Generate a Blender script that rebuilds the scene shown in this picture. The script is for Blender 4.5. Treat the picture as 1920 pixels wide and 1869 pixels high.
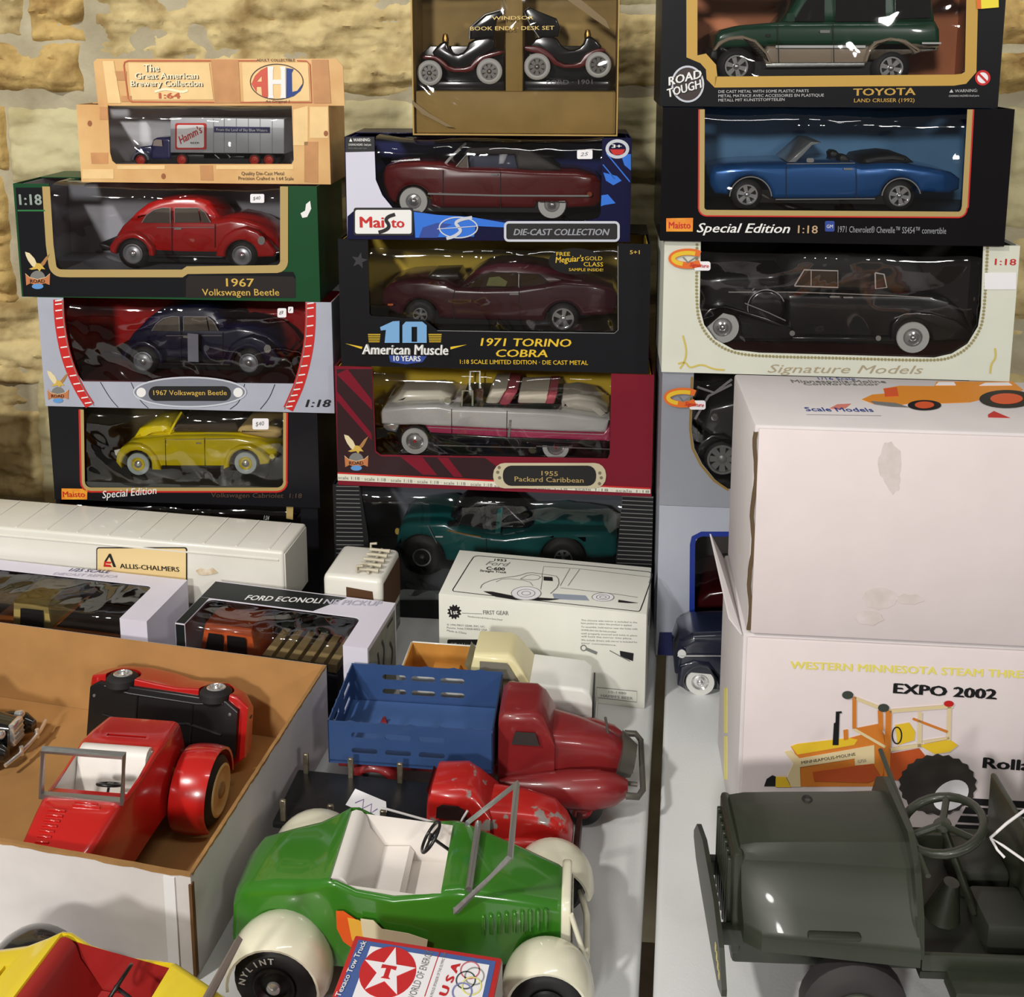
import bpy, bmesh, math, random
from mathutils import Vector, Matrix, noise
from mathutils.geometry import tessellate_polygon
random.seed(7)
for _o in list(bpy.data.objects):
    bpy.data.objects.remove(_o)
SC = bpy.context.scene
COL = SC.collection

# ------------------------------------------------------------ camera
FPX, PPX, PPY, PITCH, HC = 1900.0, 960.0, 388.0, math.radians(9.1), 0.763   # metres above the table top
cam = bpy.data.objects.new('camera', bpy.data.cameras.new('camera'))
COL.objects.link(cam)
cam.location = (0, 0, HC)
cam.rotation_euler = (math.radians(90) - PITCH, 0, 0)
cam.data.sensor_width = 36.0
cam.data.lens = FPX / 1920 * 36.0
cam.data.shift_x = 0.0
cam.data.shift_y = -(934.5 - PPY) / 1920
cam.data.clip_start = 0.02
SC.camera = cam

# ------------------------------------------------------------ light
def lin(r, g, b):
    f = lambda c: (c / 255 / 12.92) if c / 255 <= 0.04045 else ((c / 255 + 0.055) / 1.055) ** 2.4
    return (f(r), f(g), f(b), 1.0)

world = bpy.data.worlds.new('room_light')
SC.world = world
world.use_nodes = True
world.node_tree.nodes['Background'].inputs[0].default_value = lin(214, 208, 196)
world.node_tree.nodes['Background'].inputs[1].default_value = 0.26

def area(name, loc, target, sx, sy, power, col, shape='RECTANGLE'):
    d = bpy.data.lights.new(name, 'AREA')
    d.shape = shape; d.size = sx; d.size_y = sy; d.energy = power; d.color = col
    o = bpy.data.objects.new(name, d); COL.objects.link(o)
    o.location = loc
    o.rotation_euler = (Vector(target) - Vector(loc)).to_track_quat('-Z', 'Y').to_euler()
    return o

area('ceiling_lamp_near_left', (-1.45, -0.35, 1.95), (0.0, 1.0, 0.15), 0.16, 0.16, 52, (1.0, 0.96, 0.9), 'DISK')
area('ceiling_tube_lamp', (0.25, 0.35, 2.15), (0.1, 1.0, 0.1), 1.2, 0.08, 8, (1.0, 0.98, 0.95))
area('added_fill_far_left', (-1.1, -2.6, 1.75), (0.0, 1.3, 0.3), 0.4, 0.4, 98, (1.0, 0.97, 0.93), 'DISK')  # fill light added behind the camera to brighten the carton interiors
area('added_fill_far_right', (1.5, -2.4, 1.75), (0.0, 1.3, 0.3), 0.4, 0.4, 28, (1.0, 0.97, 0.93), 'DISK')  # weaker added fill from the right, also for the carton interiors

vs = SC.view_settings
vs.view_transform = 'Standard'; vs.look = 'None'; vs.gamma = 1.0; vs.use_curve_mapping = False
vs.exposure = -0.5

# ------------------------------------------------------------ materials
MATS = {}
def mat(name, rgb, rough=0.5, metal=0.0, coat=0.0, var=0.0, vscale=30.0, bump=0.0, bscale=200.0, rgb2=None, thr=None, spec=0.5):
    if name in MATS: return MATS[name]
    m = bpy.data.materials.new(name); m.use_nodes = True
    nt = m.node_tree; b = nt.nodes['Principled BSDF']
    b.inputs['Base Color'].default_value = lin(*rgb)
    b.inputs['Roughness'].default_value = rough
    b.inputs['Metallic'].default_value = metal
    b.inputs['Coat Weight'].default_value = coat
    b.inputs['Coat Roughness'].default_value = 0.06
    b.inputs['Specular IOR Level'].default_value = spec
    if var or rgb2 or bump:
        tc = nt.nodes.new('ShaderNodeTexCoord')
    if var or rgb2:
        n = nt.nodes.new('ShaderNodeTexNoise'); n.inputs['Scale'].default_value = vscale; n.inputs['Detail'].default_value = 5
        nt.links.new(tc.outputs['Object'], n.inputs['Vector'])
        r = nt.nodes.new('ShaderNodeValToRGB')
        c = lin(*rgb)
        lo = lin(*rgb2) if rgb2 else tuple(x * (1 - var) for x in c[:3]) + (1,)
        hi = c if rgb2 else tuple(min(1, x * (1 + var)) for x in c[:3]) + (1,)
        p = thr or (0.3, 0.7)
        r.color_ramp.elements[0].position = p[0]; r.color_ramp.elements[0].color = lo
        r.color_ramp.elements[1].position = p[1]; r.color_ramp.elements[1].color = hi
        nt.links.new(n.outputs['Fac'], r.inputs['Fac'])
        nt.links.new(r.outputs['Color'], b.inputs['Base Color'])
    if bump:
        n2 = nt.nodes.new('ShaderNodeTexNoise'); n2.inputs['Scale'].default_value = bscale; n2.inputs['Detail'].default_value = 6
        nt.links.new(tc.outputs['Object'], n2.inputs['Vector'])
        bp = nt.nodes.new('ShaderNodeBump'); bp.inputs['Strength'].default_value = bump; bp.inputs['Distance'].default_value = 0.002
        nt.links.new(n2.outputs['Fac'], bp.inputs['Height'])
        nt.links.new(bp.outputs['Normal'], b.inputs['Normal'])
    MATS[name] = m
    return m

def film_mat():
    if 'clear_film' in MATS: return MATS['clear_film']
    m = bpy.data.materials.new('clear_film'); m.use_nodes = True
    nt = m.node_tree; nt.nodes.remove(nt.nodes['Principled BSDF'])
    out = nt.nodes['Material Output']
    tr = nt.nodes.new('ShaderNodeBsdfTransparent'); tr.inputs[0].default_value = (0.95, 0.95, 0.95, 1)
    gl = nt.nodes.new('ShaderNodeBsdfGlossy'); gl.inputs['Roughness'].default_value = 0.05
    lw = nt.nodes.new('ShaderNodeFresnel'); lw.inputs['IOR'].default_value = 1.75
    tc = nt.nodes.new('ShaderNodeTexCoord'); n = nt.nodes.new('ShaderNodeTexNoise')
    n.inputs['Scale'].default_value = 10; n.inputs['Detail'].default_value = 1.5; n.inputs['Distortion'].default_value = 1.2
    bp = nt.nodes.new('ShaderNodeBump'); bp.inputs['Strength'].default_value = 0.8; bp.inputs['Distance'].default_value = 0.014
    mx = nt.nodes.new('ShaderNodeMixShader')
    nt.links.new(tc.outputs['Object'], n.inputs['Vector']); nt.links.new(n.outputs['Fac'], bp.inputs['Height'])
    nt.links.new(bp.outputs['Normal'], gl.inputs['Normal'])
    nt.links.new(lw.outputs[0], mx.inputs[0]); nt.links.new(tr.outputs[0], mx.inputs[1]); nt.links.new(gl.outputs[0], mx.inputs[2])
    nt.links.new(mx.outputs[0], out.inputs['Surface'])
    MATS['clear_film'] = m
    return m

def paint(name, rgb, rough=0.28, coat=0.7, metal=0.0, **k): return mat(name, rgb, rough, metal, coat, **k)
def card(name, rgb, rough=0.45, var=0.05, **k): return mat(name, rgb, rough, 0, 0, var=var, vscale=25, spec=0.22, **k)
CHROME = mat('chrome', (238, 238, 238), 0.16, 0.8)
SILVER = mat('silver_metal', (176, 178, 176), 0.38, 0.9, bump=0.15, bscale=150)
RUBBER = mat('black_rubber', (26, 25, 26), 0.62)
BLACK = mat('black_plastic', (16, 16, 17), 0.35)
DARKGLASS = mat('dark_tinted_window', (30, 30, 32), 0.1)
GREYGLASS = mat('grey_tinted_window', (96, 88, 80), 0.12)
WHITEWALL = mat('whitewall_band', (212, 212, 208), 0.5)
INK = mat('black_ink', (24, 24, 26), 0.5)
INKGREY = mat('grey_ink', (120, 120, 118), 0.5)
GOLD = mat('gold_print', (205, 170, 78), 0.42)
PALEGOLD = mat('pale_gold_print', (176, 152, 96), 0.42)
WHITEINK = mat('white_print', (232, 232, 230), 0.45)
SEAM = mat('panel_gap', (20, 18, 18), 0.6)
STICKER = mat('white_sticker_paper', (236, 234, 238), 0.6)

# ------------------------------------------------------------ mesh helpers
def link(o, parent=None):
    COL.objects.link(o)
    if parent is not None: o.parent = parent
    return o

def mk(name, verts, faces, m, parent=None, smooth=None):
    me = bpy.data.meshes.new(name)
    me.from_pydata([tuple(v) for v in verts], [], [tuple(f) for f in faces])
    me.update()
    return fin(name, me, m, parent, smooth)

def fin(name, me, m, parent=None, smooth=None):
    if m is not None: me.materials.append(m)
    if smooth:
        me.polygons.foreach_set('use_smooth', [True] * len(me.polygons))
        me.set_sharp_from_angle(angle=math.radians(smooth))
    return link(bpy.data.objects.new(name, me), parent)

def frombm(name, bm, m, parent=None, smooth=None, recalc=True):
    if recalc: bmesh.ops.recalc_face_normals(bm, faces=bm.faces[:])
    me = bpy.data.meshes.new(name); bm.to_mesh(me); bm.free()
    return fin(name, me, m, parent, smooth)

XF = {}
def thing(name, label, cat, loc=(0, 0, 0), rot=0.0, group=None, rmat=None):
    o = bpy.data.objects.new(name, None); COL.objects.link(o)
    o.empty_display_size = 0.02
    o.location = loc
    R = rmat if rmat is not None else Matrix.Rotation(rot, 4, 'Z')
    o.rotation_euler = R.to_euler()
    o['label'] = label; o['category'] = cat
    if group: o['group'] = group
    XF[o.name] = Matrix.Translation(loc) @ R
    return o

def struct(o):
    o['kind'] = 'structure'; return o

# ------------------------------------------------------------ pixels to places
CAMO = Vector((0, 0, HC))
FW = Vector((0, math.cos(PITCH), -math.sin(PITCH))); UPV = Vector((0, math.sin(PITCH), math.cos(PITCH)))
def ray(px, py):
    return FW + Vector((1, 0, 0)) * ((px - PPX) / FPX) - UPV * ((py - PPY) / FPX)
def on_z(px, py, z=0.0):
    d = ray(px, py); t = (z - HC) / d.z
    return CAMO + d * t
def on_plane(px, py, p, n):
    d = ray(px, py); t = (p - CAMO).dot(n) / d.dot(n)
    return CAMO + d * t
def unzoom(c, p):
    return (p[0] / c[2] + c[0], p[1] / c[2] + c[1]) if c else p
def yaw_dirs(a):
    """a: clockwise turn of a box; returns its right and its depth direction"""
    return Vector((math.cos(a), -math.sin(a), 0)), Vector((math.sin(a), math.cos(a), 0))

def arc(cx, cy, r, a0, a1, n=10, ry=None):
    ry = ry or r
    return [(cx + r * math.cos(math.radians(a0 + (a1 - a0) * i / n)), cy - ry * math.sin(math.radians(a0 + (a1 - a0) * i / n))) for i in range(n + 1)]

def smoothline(pts, it=2, closed=False):
    for _ in range(it):
        q = []
        n = len(pts)
        rng = range(n) if closed else range(n - 1)
        if not closed: q.append(pts[0])
        for i in rng:
            a, b = pts[i], pts[(i + 1) % n]
            q.append((a[0] * .75 + b[0] * .25, a[1] * .75 + b[1] * .25))
            q.append((a[0] * .25 + b[0] * .75, a[1] * .25 + b[1] * .75))
        if not closed: q.append(pts[-1])
        pts = q
    return pts

def rrect(x0, y0, x1, y1, r, n=4):
    """rounded rectangle, pixel axes"""
    x0, x1 = min(x0, x1), max(x0, x1); y0, y1 = min(y0, y1), max(y0, y1)
    return (arc(x1 - r, y0 + r, r, 0, 90, n) + arc(x0 + r, y0 + r, r, 90, 180, n) +
            arc(x0 + r, y1 - r, r, 180, 270, n) + arc(x1 - r, y1 - r, r, 270, 360, n))

TXT = {}
def text_mesh(s, bold, shear):
    k = (s, bold, shear)
    if k in TXT: return TXT[k]
    cu = bpy.data.curves.new('lettering', 'FONT')
    cu.body = s; cu.size = 1.0; cu.shear = shear; cu.resolution_u = 2
    o = bpy.data.objects.new('lettering', cu)
    COL.objects.link(o)
    me = bpy.data.meshes.new_from_object(o)
    v0 = [(v.co.x, v.co.y) for v in me.vertices]; f0 = [tuple(p.vertices) for p in me.polygons]
    bpy.data.objects.remove(o); bpy.data.curves.remove(cu); bpy.data.meshes.remove(me)
    vs_, fs_ = [], []
    for li, (dx, dy) in enumerate(((-bold, 0), (bold, 0), (0, bold * .7)) if bold > .004 else ((0, 0),)):
        K = len(vs_)
        vs_ += [(x + dx, y + dy, li * 0.00006) for x, y in v0]; fs_ += [tuple(i + K for i in f) for f in f0]
    TXT[k] = (vs_, fs_)
    return TXT[k]

class Face:
    """a flat side of a thing: u to the right, w up, n outward (thing's own axes)"""
    def __init__(s, th, O, U, W, N, c=None):
        s.th, s.O, s.U, s.W, s.N, s.c = th, Vector(O), Vector(U), Vector(W), Vector(N), c
        s.X = XF[th.name]; s.Xi = s.X.inverted(); s.lim = None
    def shifted(s, n, c='same'):
        return Face(s.th, s.O + s.N * n, s.U, s.W, s.N, s.c if c == 'same' else c)
    def at(s, u, w, n=0.0): return s.O + s.U * u + s.W * w + s.N * n
    def px(s, p, n=0.0):
        p = unzoom(s.c, p)
        R = s.X.to_3x3()
        q = s.Xi @ on_plane(p[0], p[1], s.X @ s.at(0, 0, n), R @ s.N) - s.O
        return (q.dot(s.U), q.dot(s.W))
    def P(s, pts):
        q = [s.px(p) for p in pts]
        if s.lim:
            a, b, c, d = s.lim
            q = [(min(max(u, a), b), min(max(w, c), d)) for u, w in q]
        return q
    def scale(s, p):
        a = Vector(s.px(p)); b = Vector(s.px((p[0] + 1, p[1]))); return (b - a).length
    def plate(s, name, pts, m, n=0.0003, t=0.0003, holes=(), parent=None, raw=False):
        L = [list(pts) if raw else s.P(pts)] + [list(h) if raw else s.P(h) for h in holes]
        flat = [p for l in L for p in l]
        tri = tessellate_polygon([[Vector((p[0], p[1], 0)) for p in l] for l in L])
        N = len(flat)
        vs_ = [s.at(p[0], p[1], n) for p in flat] + [s.at(p[0], p[1], n - t) for p in flat]
        fs = []
        for a, b, c in tri:
            ax, bx, cx = flat[a], flat[b], flat[c]
            cr = (bx[0] - ax[0]) * (cx[1] - ax[1]) - (bx[1] - ax[1]) * (cx[0] - ax[0])
            f = (a, b, c) if cr > 0 else (a, c, b)
            fs.append(f); fs.append(tuple(i + N for i in reversed(f)))
        k = 0
        for i, l in enumerate(L):
            ar = sum(l[j - 1][0] * l[j][1] - l[j][0] * l[j - 1][1] for j in range(len(l)))
            for j in range(len(l)):
                a, b = k + j, k + (j + 1) % len(l)
                if (ar > 0) != (i > 0): fs.append((b, a, a + N, b + N))
                else: fs.append((a, b, b + N, a + N))
            k += len(l)
        return mk(name, vs_, fs, m, parent or s.th)
    def text(s, name, st, p0, p1, cap, m, n=0.0005, bold=0.0, shear=0.0, parent=None, font_h=0.73):
        vs_, fs = text_mesh(st, bold, shear)
        if not vs_: return
        x0 = min(v[0] for v in vs_); x1 = max(v[0] for v in vs_)
        a = Vector(s.px(p0)); b = Vector(s.px(p1))
        d = b - a; L = d.length; d.normalize(); e = Vector((-d.y, d.x))
        dp = Vector((p1[0] - p0[0], p1[1] - p0[1])); dp.normalize()
        up = Vector(s.px((p0[0] + dp.y * cap, p0[1] - dp.x * cap))) - a
        h = up.length / font_h; kx = L / max(1e-6, x1 - x0)
        if e.dot(up) < 0: e = -e
        V3 = [s.at(*(a + d * ((v[0] - x0) * kx) + e * (v[1] * h)), n + v[2]) for v in vs_]
        return mk(name, V3, fs, m, parent or s.th)
    def stroke(s, name, pts, wd, m, n=0.0005, closed=False, parent=None, raw=False, t=0.0):
        q = [Vector(p) for p in (pts if raw else s.P(pts))]
        N = len(q); vs_ = []; fs = []
        for i in range(N):
            a = q[i - 1] if (i > 0 or closed) else q[i]
            b = q[(i + 1) % N] if (i < N - 1 or closed) else q[i]
            d = (b - a); d = d.normalized() if d.length > 1e-9 else Vector((1, 0))
            e = Vector((-d.y, d.x)) * wd * .5
            vs_ += [s.at(*(q[i] + e), n), s.at(*(q[i] - e), n)]
        for i in range(N if closed else N - 1):
            j = (i + 1) % N
            fs.append((2 * i + 1, 2 * j + 1, 2 * j, 2 * i))
        if t:
            K = len(vs_)
            vs_ += [v - s.N * t for v in vs_]
            for i in range(N if closed else N - 1):
                j = (i + 1) % N
                fs += [(2 * i, 2 * j, 2 * j + K, 2 * i + K), (2 * j + 1, 2 * i + 1, 2 * i + 1 + K, 2 * j + 1 + K)]
        return mk(name, vs_, fs, m, parent or s.th)
    def slab(s, name, pts, n0, n1, m, bevel=0.003, bulge=0.0, taper=0.0, tumble=0.0, seg=3, smooth=38, parent=None, raw=False, cuts=(7, 6), smooth_it=0):
        q = list(pts) if raw else s.P(pts)
        q2 = []
        for p in q:
            if not q2 or math.hypot(p[0] - q2[-1][0], p[1] - q2[-1][1]) > 0.0011: q2.append(p)
        if math.hypot(q2[0][0] - q2[-1][0], q2[0][1] - q2[-1][1]) < 0.0011: q2.pop()
        q = q2
        if smooth_it: q = smoothline(q, smooth_it, True)
        ar = sum(q[j - 1][0] * q[j][1] - q[j][0] * q[j - 1][1] for j in range(len(q)))
        if ar < 0: q = q[::-1]
        bm = bmesh.new()
        f = [bm.verts.new((p[0], p[1], n0)) for p in q]; b = [bm.verts.new((p[0], p[1], n1)) for p in q]
        bm.faces.new(f); bm.faces.new(b[::-1])
        K = len(q)
        for i in range(K):
            j = (i + 1) % K
            bm.faces.new((f[j], f[i], b[i], b[j]))
        bm.normal_update()
        if bevel:
            S = set(f); S2 = set(b)
            ed = [e for e in bm.edges if (e.verts[0] in S and e.verts[1] in S) or (e.verts[0] in S2 and e.verts[1] in S2)]
            bmesh.ops.bevel(bm, geom=ed, offset=bevel, segments=seg, profile=0.5, affect='EDGES', clamp_overlap=False)
        if bulge or taper or tumble:
            us = [p[0] for p in q]; ws = [p[1] for p in q]
            u0, u1, w0, w1 = min(us), max(us), min(ws), max(ws)
            for i in range(1, cuts[0]):
                bmesh.ops.bisect_plane(bm, geom=bm.verts[:] + bm.edges[:] + bm.faces[:], plane_co=(u0 + (u1 - u0) * i / cuts[0], 0, 0), plane_no=(1, 0, 0), dist=1e-6)
            for i in range(1, cuts[1]):
                bmesh.ops.bisect_plane(bm, geom=bm.verts[:] + bm.edges[:] + bm.faces[:], plane_co=(0, w0 + (w1 - w0) * i / cuts[1], 0), plane_no=(0, 1, 0), dist=1e-6)
            mid = (n0 + n1) / 2
            for v in bm.verts:
                x = (v.co.x - (u0 + u1) / 2) / ((u1 - u0) / 2); y = (v.co.y - w0) / (w1 - w0)
                k = (1 + bulge * (1 - (2 * y - 0.9) ** 2)) * (1 - taper * x ** 4) * (1 - tumble * y)
                v.co.z = mid + (v.co.z - mid) * k
        for v in bm.verts: v.co = s.at(v.co.x, v.co.y, v.co.z)
        return frombm(name, bm, m, parent or s.th, smooth)

def lathe(name, prof, O, axis, m, parent, seg=28, smooth=40):
    """prof: (radius, along axis) pairs"""
    ax = Vector(axis).normalized()
    e1 = ax.orthogonal().normalized(); e2 = ax.cross(e1)
    O = Vector(O); vs_ = []; fs = []
    K = len(prof)
    for i in range(seg):
        a = 2 * math.pi * i / seg
        d = e1 * math.cos(a) + e2 * math.sin(a)
        vs_ += [O + d * r + ax * h for r, h in prof]
    for i in range(seg):
        j = (i + 1) % seg
        for k in range(K - 1):
            fs.append((i * K + k, j * K + k, j * K + k + 1, i * K + k + 1))
    me = bpy.data.meshes.new(name)
    bm = bmesh.new()
    bv = [bm.verts.new(v) for v in vs_]
    for f in fs:
        try: bm.faces.new([bv[i] for i in f])
        except ValueError: pass
    bmesh.ops.remove_doubles(bm, verts=bm.verts[:], dist=1e-6)
    bpy.data.meshes.remove(me)
    return frombm(name, bm, m, parent, smooth)

def wheel(parent, O, axis, r, wd, hub_r, hub_m=CHROME, band_m=None, band_r=None, cap_r=None, cap_m=CHROME, tire_m=RUBBER, spokes=0):
    """O: centre of the outer face; axis points outward"""
    e = wd * 0.28
    t = lathe('wheel', [(hub_r * .9, -wd), (r - e, -wd), (r, -wd + e), (r, -e), (r - e * .8, -e * .25), (r - e * 1.6, 0), (hub_r, -e * .25), (hub_r * .96, -wd * .4), (0, -wd * .4)], O, axis, tire_m, parent)
    ax = Vector(axis).normalized(); O = Vector(O)
    if band_m:
        b = band_r or r * .88
        lathe('whitewall', [(hub_r * .98, -0.0006), (hub_r, 0.0007), (b - .0006, 0.0007), (b, -0.0008)], O, axis, band_m, t)
    if spokes:
        lathe('rim', [(hub_r, -e * .4), (hub_r, 0.0006), (hub_r * .86, 0.0006), (hub_r * .84, -wd * .3)], O, axis, hub_m, t)
        lathe('rim_recess', [(hub_r * .9, -wd * .3), (0, -wd * .3)], O, axis, BLACK, t)
        lathe('rim_centre', [(hub_r * .3, -wd * .3), (hub_r * .28, -wd * .06), (hub_r * .15, 0.0006), (0, 0.0008)], O, axis, hub_m, t, 16)
        e1 = ax.orthogonal().normalized(); e2 = ax.cross(e1)
        for i in range(spokes):
            a = 2 * math.pi * i / spokes
            d = e1 * math.cos(a) + e2 * math.sin(a); q = ax.cross(d)
            w1, w2 = hub_r * .13, hub_r * .22
            z0 = -wd * .12
            vs_ = [O + ax * z0 + d * hub_r * .1 + q * w1, O + ax * z0 + d * hub_r * .1 - q * w1, O + ax * z0 + d * hub_r * .9 - q * w2, O + ax * z0 + d * hub_r * .9 + q * w2]
            vs_ += [v - ax * wd * .15 for v in vs_]
            mk('spoke', vs_, [(0, 1, 2, 3), (7, 6, 5, 4), (0, 4, 5, 1), (1, 5, 6, 2), (2, 6, 7, 3), (3, 7, 4, 0)], hub_m, t)
    else:
        lathe('hubcap', [(hub_r * .98, -wd * .3), (hub_r, 0.0), (hub_r * .9, 0.0008), (hub_r * .7, -wd * .12), (hub_r * .55, -wd * .1), (hub_r * .3, 0.0), (0, 0.0012)], O, axis, hub_m, t)
    if cap_r:
        lathe('hub', [(cap_r, -wd * .1), (cap_r * .9, 0.0012), (cap_r * .5, 0.0028), (0, 0.0034)], O, axis, cap_m, t, 20)
    return t

def loft(name, secs, m, parent, smooth=40, caps=True, close=True):
    vs_ = [Vector(p) for s in secs for p in s]; K = len(secs[0]); fs = []
    for i in range(len(secs) - 1):
        for k in range(K if close else K - 1):
            l = (k + 1) % K
            fs.append((i * K + k, i * K + l, (i + 1) * K + l, (i + 1) * K + k))
    if caps:
        fs.append(tuple(range(K))[::-1]); fs.append(tuple((len(secs) - 1) * K + k for k in range(K)))
    bm = bmesh.new(); bv = [bm.verts.new(v) for v in vs_]
    for f in fs: bm.faces.new([bv[i] for i in f])
    return frombm(name, bm, m, parent, smooth)

def rsec(x, hwt, hwb, zb, zt, r=0.006, n=4, yc=0.0, rb=0.002):
    """rounded section across a body at x; half widths at top and bottom"""
    pts = []
    r = min(r, (zt - zb) * .48, hwt * .95)
    for cx, cz, rr, a0 in ((hwt - r, zt - r, r, 0), (-hwt + r, zt - r, r, 90), (-hwb + rb, zb + rb, rb, 180), (hwb - rb, zb + rb, rb, 270)):
        for i in range(n + 1):
            a = math.radians(a0 + 90 * i / n)
            pts.append(Vector((x, yc + cx + rr * math.cos(a), cz + rr * math.sin(a))))
    return pts

def tube(name, pts, r, m, parent, closed=False, seg=8, smooth=60):
    P = [Vector(p) for p in pts]; N = len(P); vs_ = []; fs = []
    prev = None
    for i in range(N):
        a = P[i - 1] if (i > 0 or closed) else P[i]; b = P[(i + 1) % N] if (i < N - 1 or closed) else P[i]
        d = (b - a).normalized()
        if prev is None: e1 = d.orthogonal().normalized()
        else:
            e1 = (prev - d * prev.dot(d)).normalized()
        prev = e1; e2 = d.cross(e1)
        rr = r[i] if isinstance(r, (list, tuple)) else r
        vs_ += [P[i] + (e1 * math.cos(2 * math.pi * k / seg) + e2 * math.sin(2 * math.pi * k / seg)) * rr for k in range(seg)]
    for i in range(N if closed else N - 1):
        j = (i + 1) % N
        for k in range(seg):
            l = (k + 1) % seg
            fs.append((i * seg + k, i * seg + l, j * seg + l, j * seg + k))
    if not closed:
        fs.append(tuple(range(seg))[::-1]); fs.append(tuple((N - 1) * seg + k for k in range(seg)))
    bm = bmesh.new(); bv = [bm.verts.new(v) for v in vs_]
    for f in fs: bm.faces.new([bv[i] for i in f])
    return frombm(name, bm, m, parent, smooth)

def ring_pts(O, ax, r, n=24, a0=0, a1=360):
    ax = Vector(ax).normalized(); e1 = ax.orthogonal().normalized(); e2 = ax.cross(e1); O = Vector(O)
    return [O + (e1 * math.cos(math.radians(a0 + (a1 - a0) * i / n)) + e2 * math.sin(math.radians(a0 + (a1 - a0) * i / n))) * r for i in range(n)]

def block(name, lo, hi, m, parent=None, bevel=0.0, seg=2, smooth=None, shape=None):
    bm = bmesh.new(); bmesh.ops.create_cube(bm, size=1)
    lo, hi = Vector(lo), Vector(hi)
    for v in bm.verts: v.co = Vector(((lo[i] + hi[i]) / 2 + v.co[i] * (hi[i] - lo[i]) for i in range(3)))
    if bevel: bmesh.ops.bevel(bm, geom=bm.edges[:], offset=bevel, segments=seg, profile=.5, affect='EDGES', clamp_overlap=True)
    if shape:
        for v in bm.verts: v.co = Vector(shape(v.co))
    return frombm(name, bm, m, parent, smooth or (40 if bevel else None))

def boolcut(o, cutter, op='DIFFERENCE', smooth=40):
    md = o.modifiers.new('cut', 'BOOLEAN'); md.object = cutter; md.operation = op; md.solver = 'EXACT'
    bpy.context.view_layer.update()
    dg = bpy.context.evaluated_depsgraph_get()
    me = bpy.data.meshes.new_from_object(o.evaluated_get(dg))
    o.modifiers.clear(); old = o.data; o.data = me; me.name = o.name
    if not me.materials and old.materials: me.materials.append(old.materials[0])
    me.polygons.foreach_set('use_smooth', [True] * len(me.polygons)); me.set_sharp_from_angle(angle=math.radians(smooth))
    cm = cutter.data; bpy.data.objects.remove(cutter); bpy.data.meshes.remove(cm)
    return o

# ------------------------------------------------------------ setting: wall, tables, floor
YAW = math.radians(8)
WR, WD = yaw_dirs(YAW)
MORTAR = mat('grey_mortar', (186, 178, 152), 0.95, rgb2=(152, 142, 116), vscale=12, bump=1.0, bscale=70)
STONES = [mat('tan_limestone', (206, 188, 138), 0.95, rgb2=(150, 128, 84), vscale=16, thr=(0.3, 0.56), bump=1.0, bscale=70, spec=.2),
          mat('pale_limestone', (200, 192, 152), 0.95, rgb2=(172, 160, 118), vscale=12, thr=(0.3, 0.55), bump=0.9, bscale=60, spec=.2),
          mat('golden_limestone', (198, 170, 110), 0.95, rgb2=(138, 108, 64), vscale=20, thr=(0.3, 0.56), bump=1.0, bscale=80, spec=.2)]
wallth = bpy.data.objects.new('wall_back', None); COL.objects.link(wallth)
wallth.location = (0, 1.53, 0); wallth.rotation_euler = (0, 0, -YAW); wallth['kind'] = 'structure'
wallth['label'] = 'rough tan limestone block wall behind the stacked boxes'
XF['wall_back'] = Matrix.Translation((0, 1.53, 0)) @ Matrix.Rotation(-YAW, 4, 'Z')
WF = Face(wallth, (0, 0, 0), (1, 0, 0), (0, 0, 1), (0, -1, 0))

def mortar_bed():
    vs_, fs = [], []
    nx, nz = 160, 100
    x0, x1, z0, z1 = -1.6, 1.6, -0.75, 1.25
    for j in range(nz + 1):
        for i in range(nx + 1):
            x = x0 + (x1 - x0) * i / nx; z = z0 + (z1 - z0) * j / nz
            h = noise.fractal(Vector((x * 14, 3.1, z * 14)), 1.0, 2.0, 4) * 0.005
            vs_.append((x, -h, z))
    for j in range(nz):
        for i in range(nx):
            a = j * (nx + 1) + i
            fs.append((a, a + 1, a + nx + 2, a + nx + 1))
    o = mk('mortar', vs_, fs, MORTAR, wallth, 60)
    return o
mortar_bed()

def stone(x0, y0, x1, y1, kind, amp=0.010, lift=0.014, seed=0):
    a = WF.px((x0, y1)); b = WF.px((x1, y0))
    u0, w0, u1, w1 = a[0], a[1], b[0], b[1]
    nx = max(6, min(190, int((u1 - u0) / 0.0042))); nz = max(6, min(90, int((w1 - w0) / 0.0042)))
    vs_, fs = [], []
    for j in range(nz + 1):
        for i in range(nx + 1):
            s, t = i / nx, j / nz
            u = u0 + (u1 - u0) * s; w = w0 + (w1 - w0) * t
            e = min(u - u0, u1 - u, w - w0, w1 - w)
            edge = 1 - math.exp(-max(e, 0) / 0.006)
            p = Vector((u * 9 + seed, seed * 1.7, w * 9))
            ledge = noise.fractal(Vector((u * 5 + seed, 0.3 * seed, w * 26)), 1.0, 2.0, 5)
            crag = 1 - abs(noise.fractal(Vector((u * 7 + seed * 2, seed, w * 16)), 1.0, 2.2, 5)) * 2.2
            h = lift * edge + edge * amp * (noise.fractal(p, 0.7, 2.1, 7) * 0.9 + ledge * 1.1 + crag * 0.5 - .3) - (1 - edge) * 0.006
            ju = noise.fractal(Vector((u * 16, seed, w * 16)), 1, 2, 4) * 0.006; jw = noise.fractal(Vector((u * 16, seed + 9, w * 16)), 1, 2, 4) * 0.005
            vs_.append(WF.at(u + ju, w + jw, h))
    for j in range(nz):
        for i in range(nx):
            k = j * (nx + 1) + i
            fs.append((k, k + 1, k + nx + 2, k + nx + 1))
    return mk('stone', vs_, fs, STONES[kind], wallth, 70)

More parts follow.
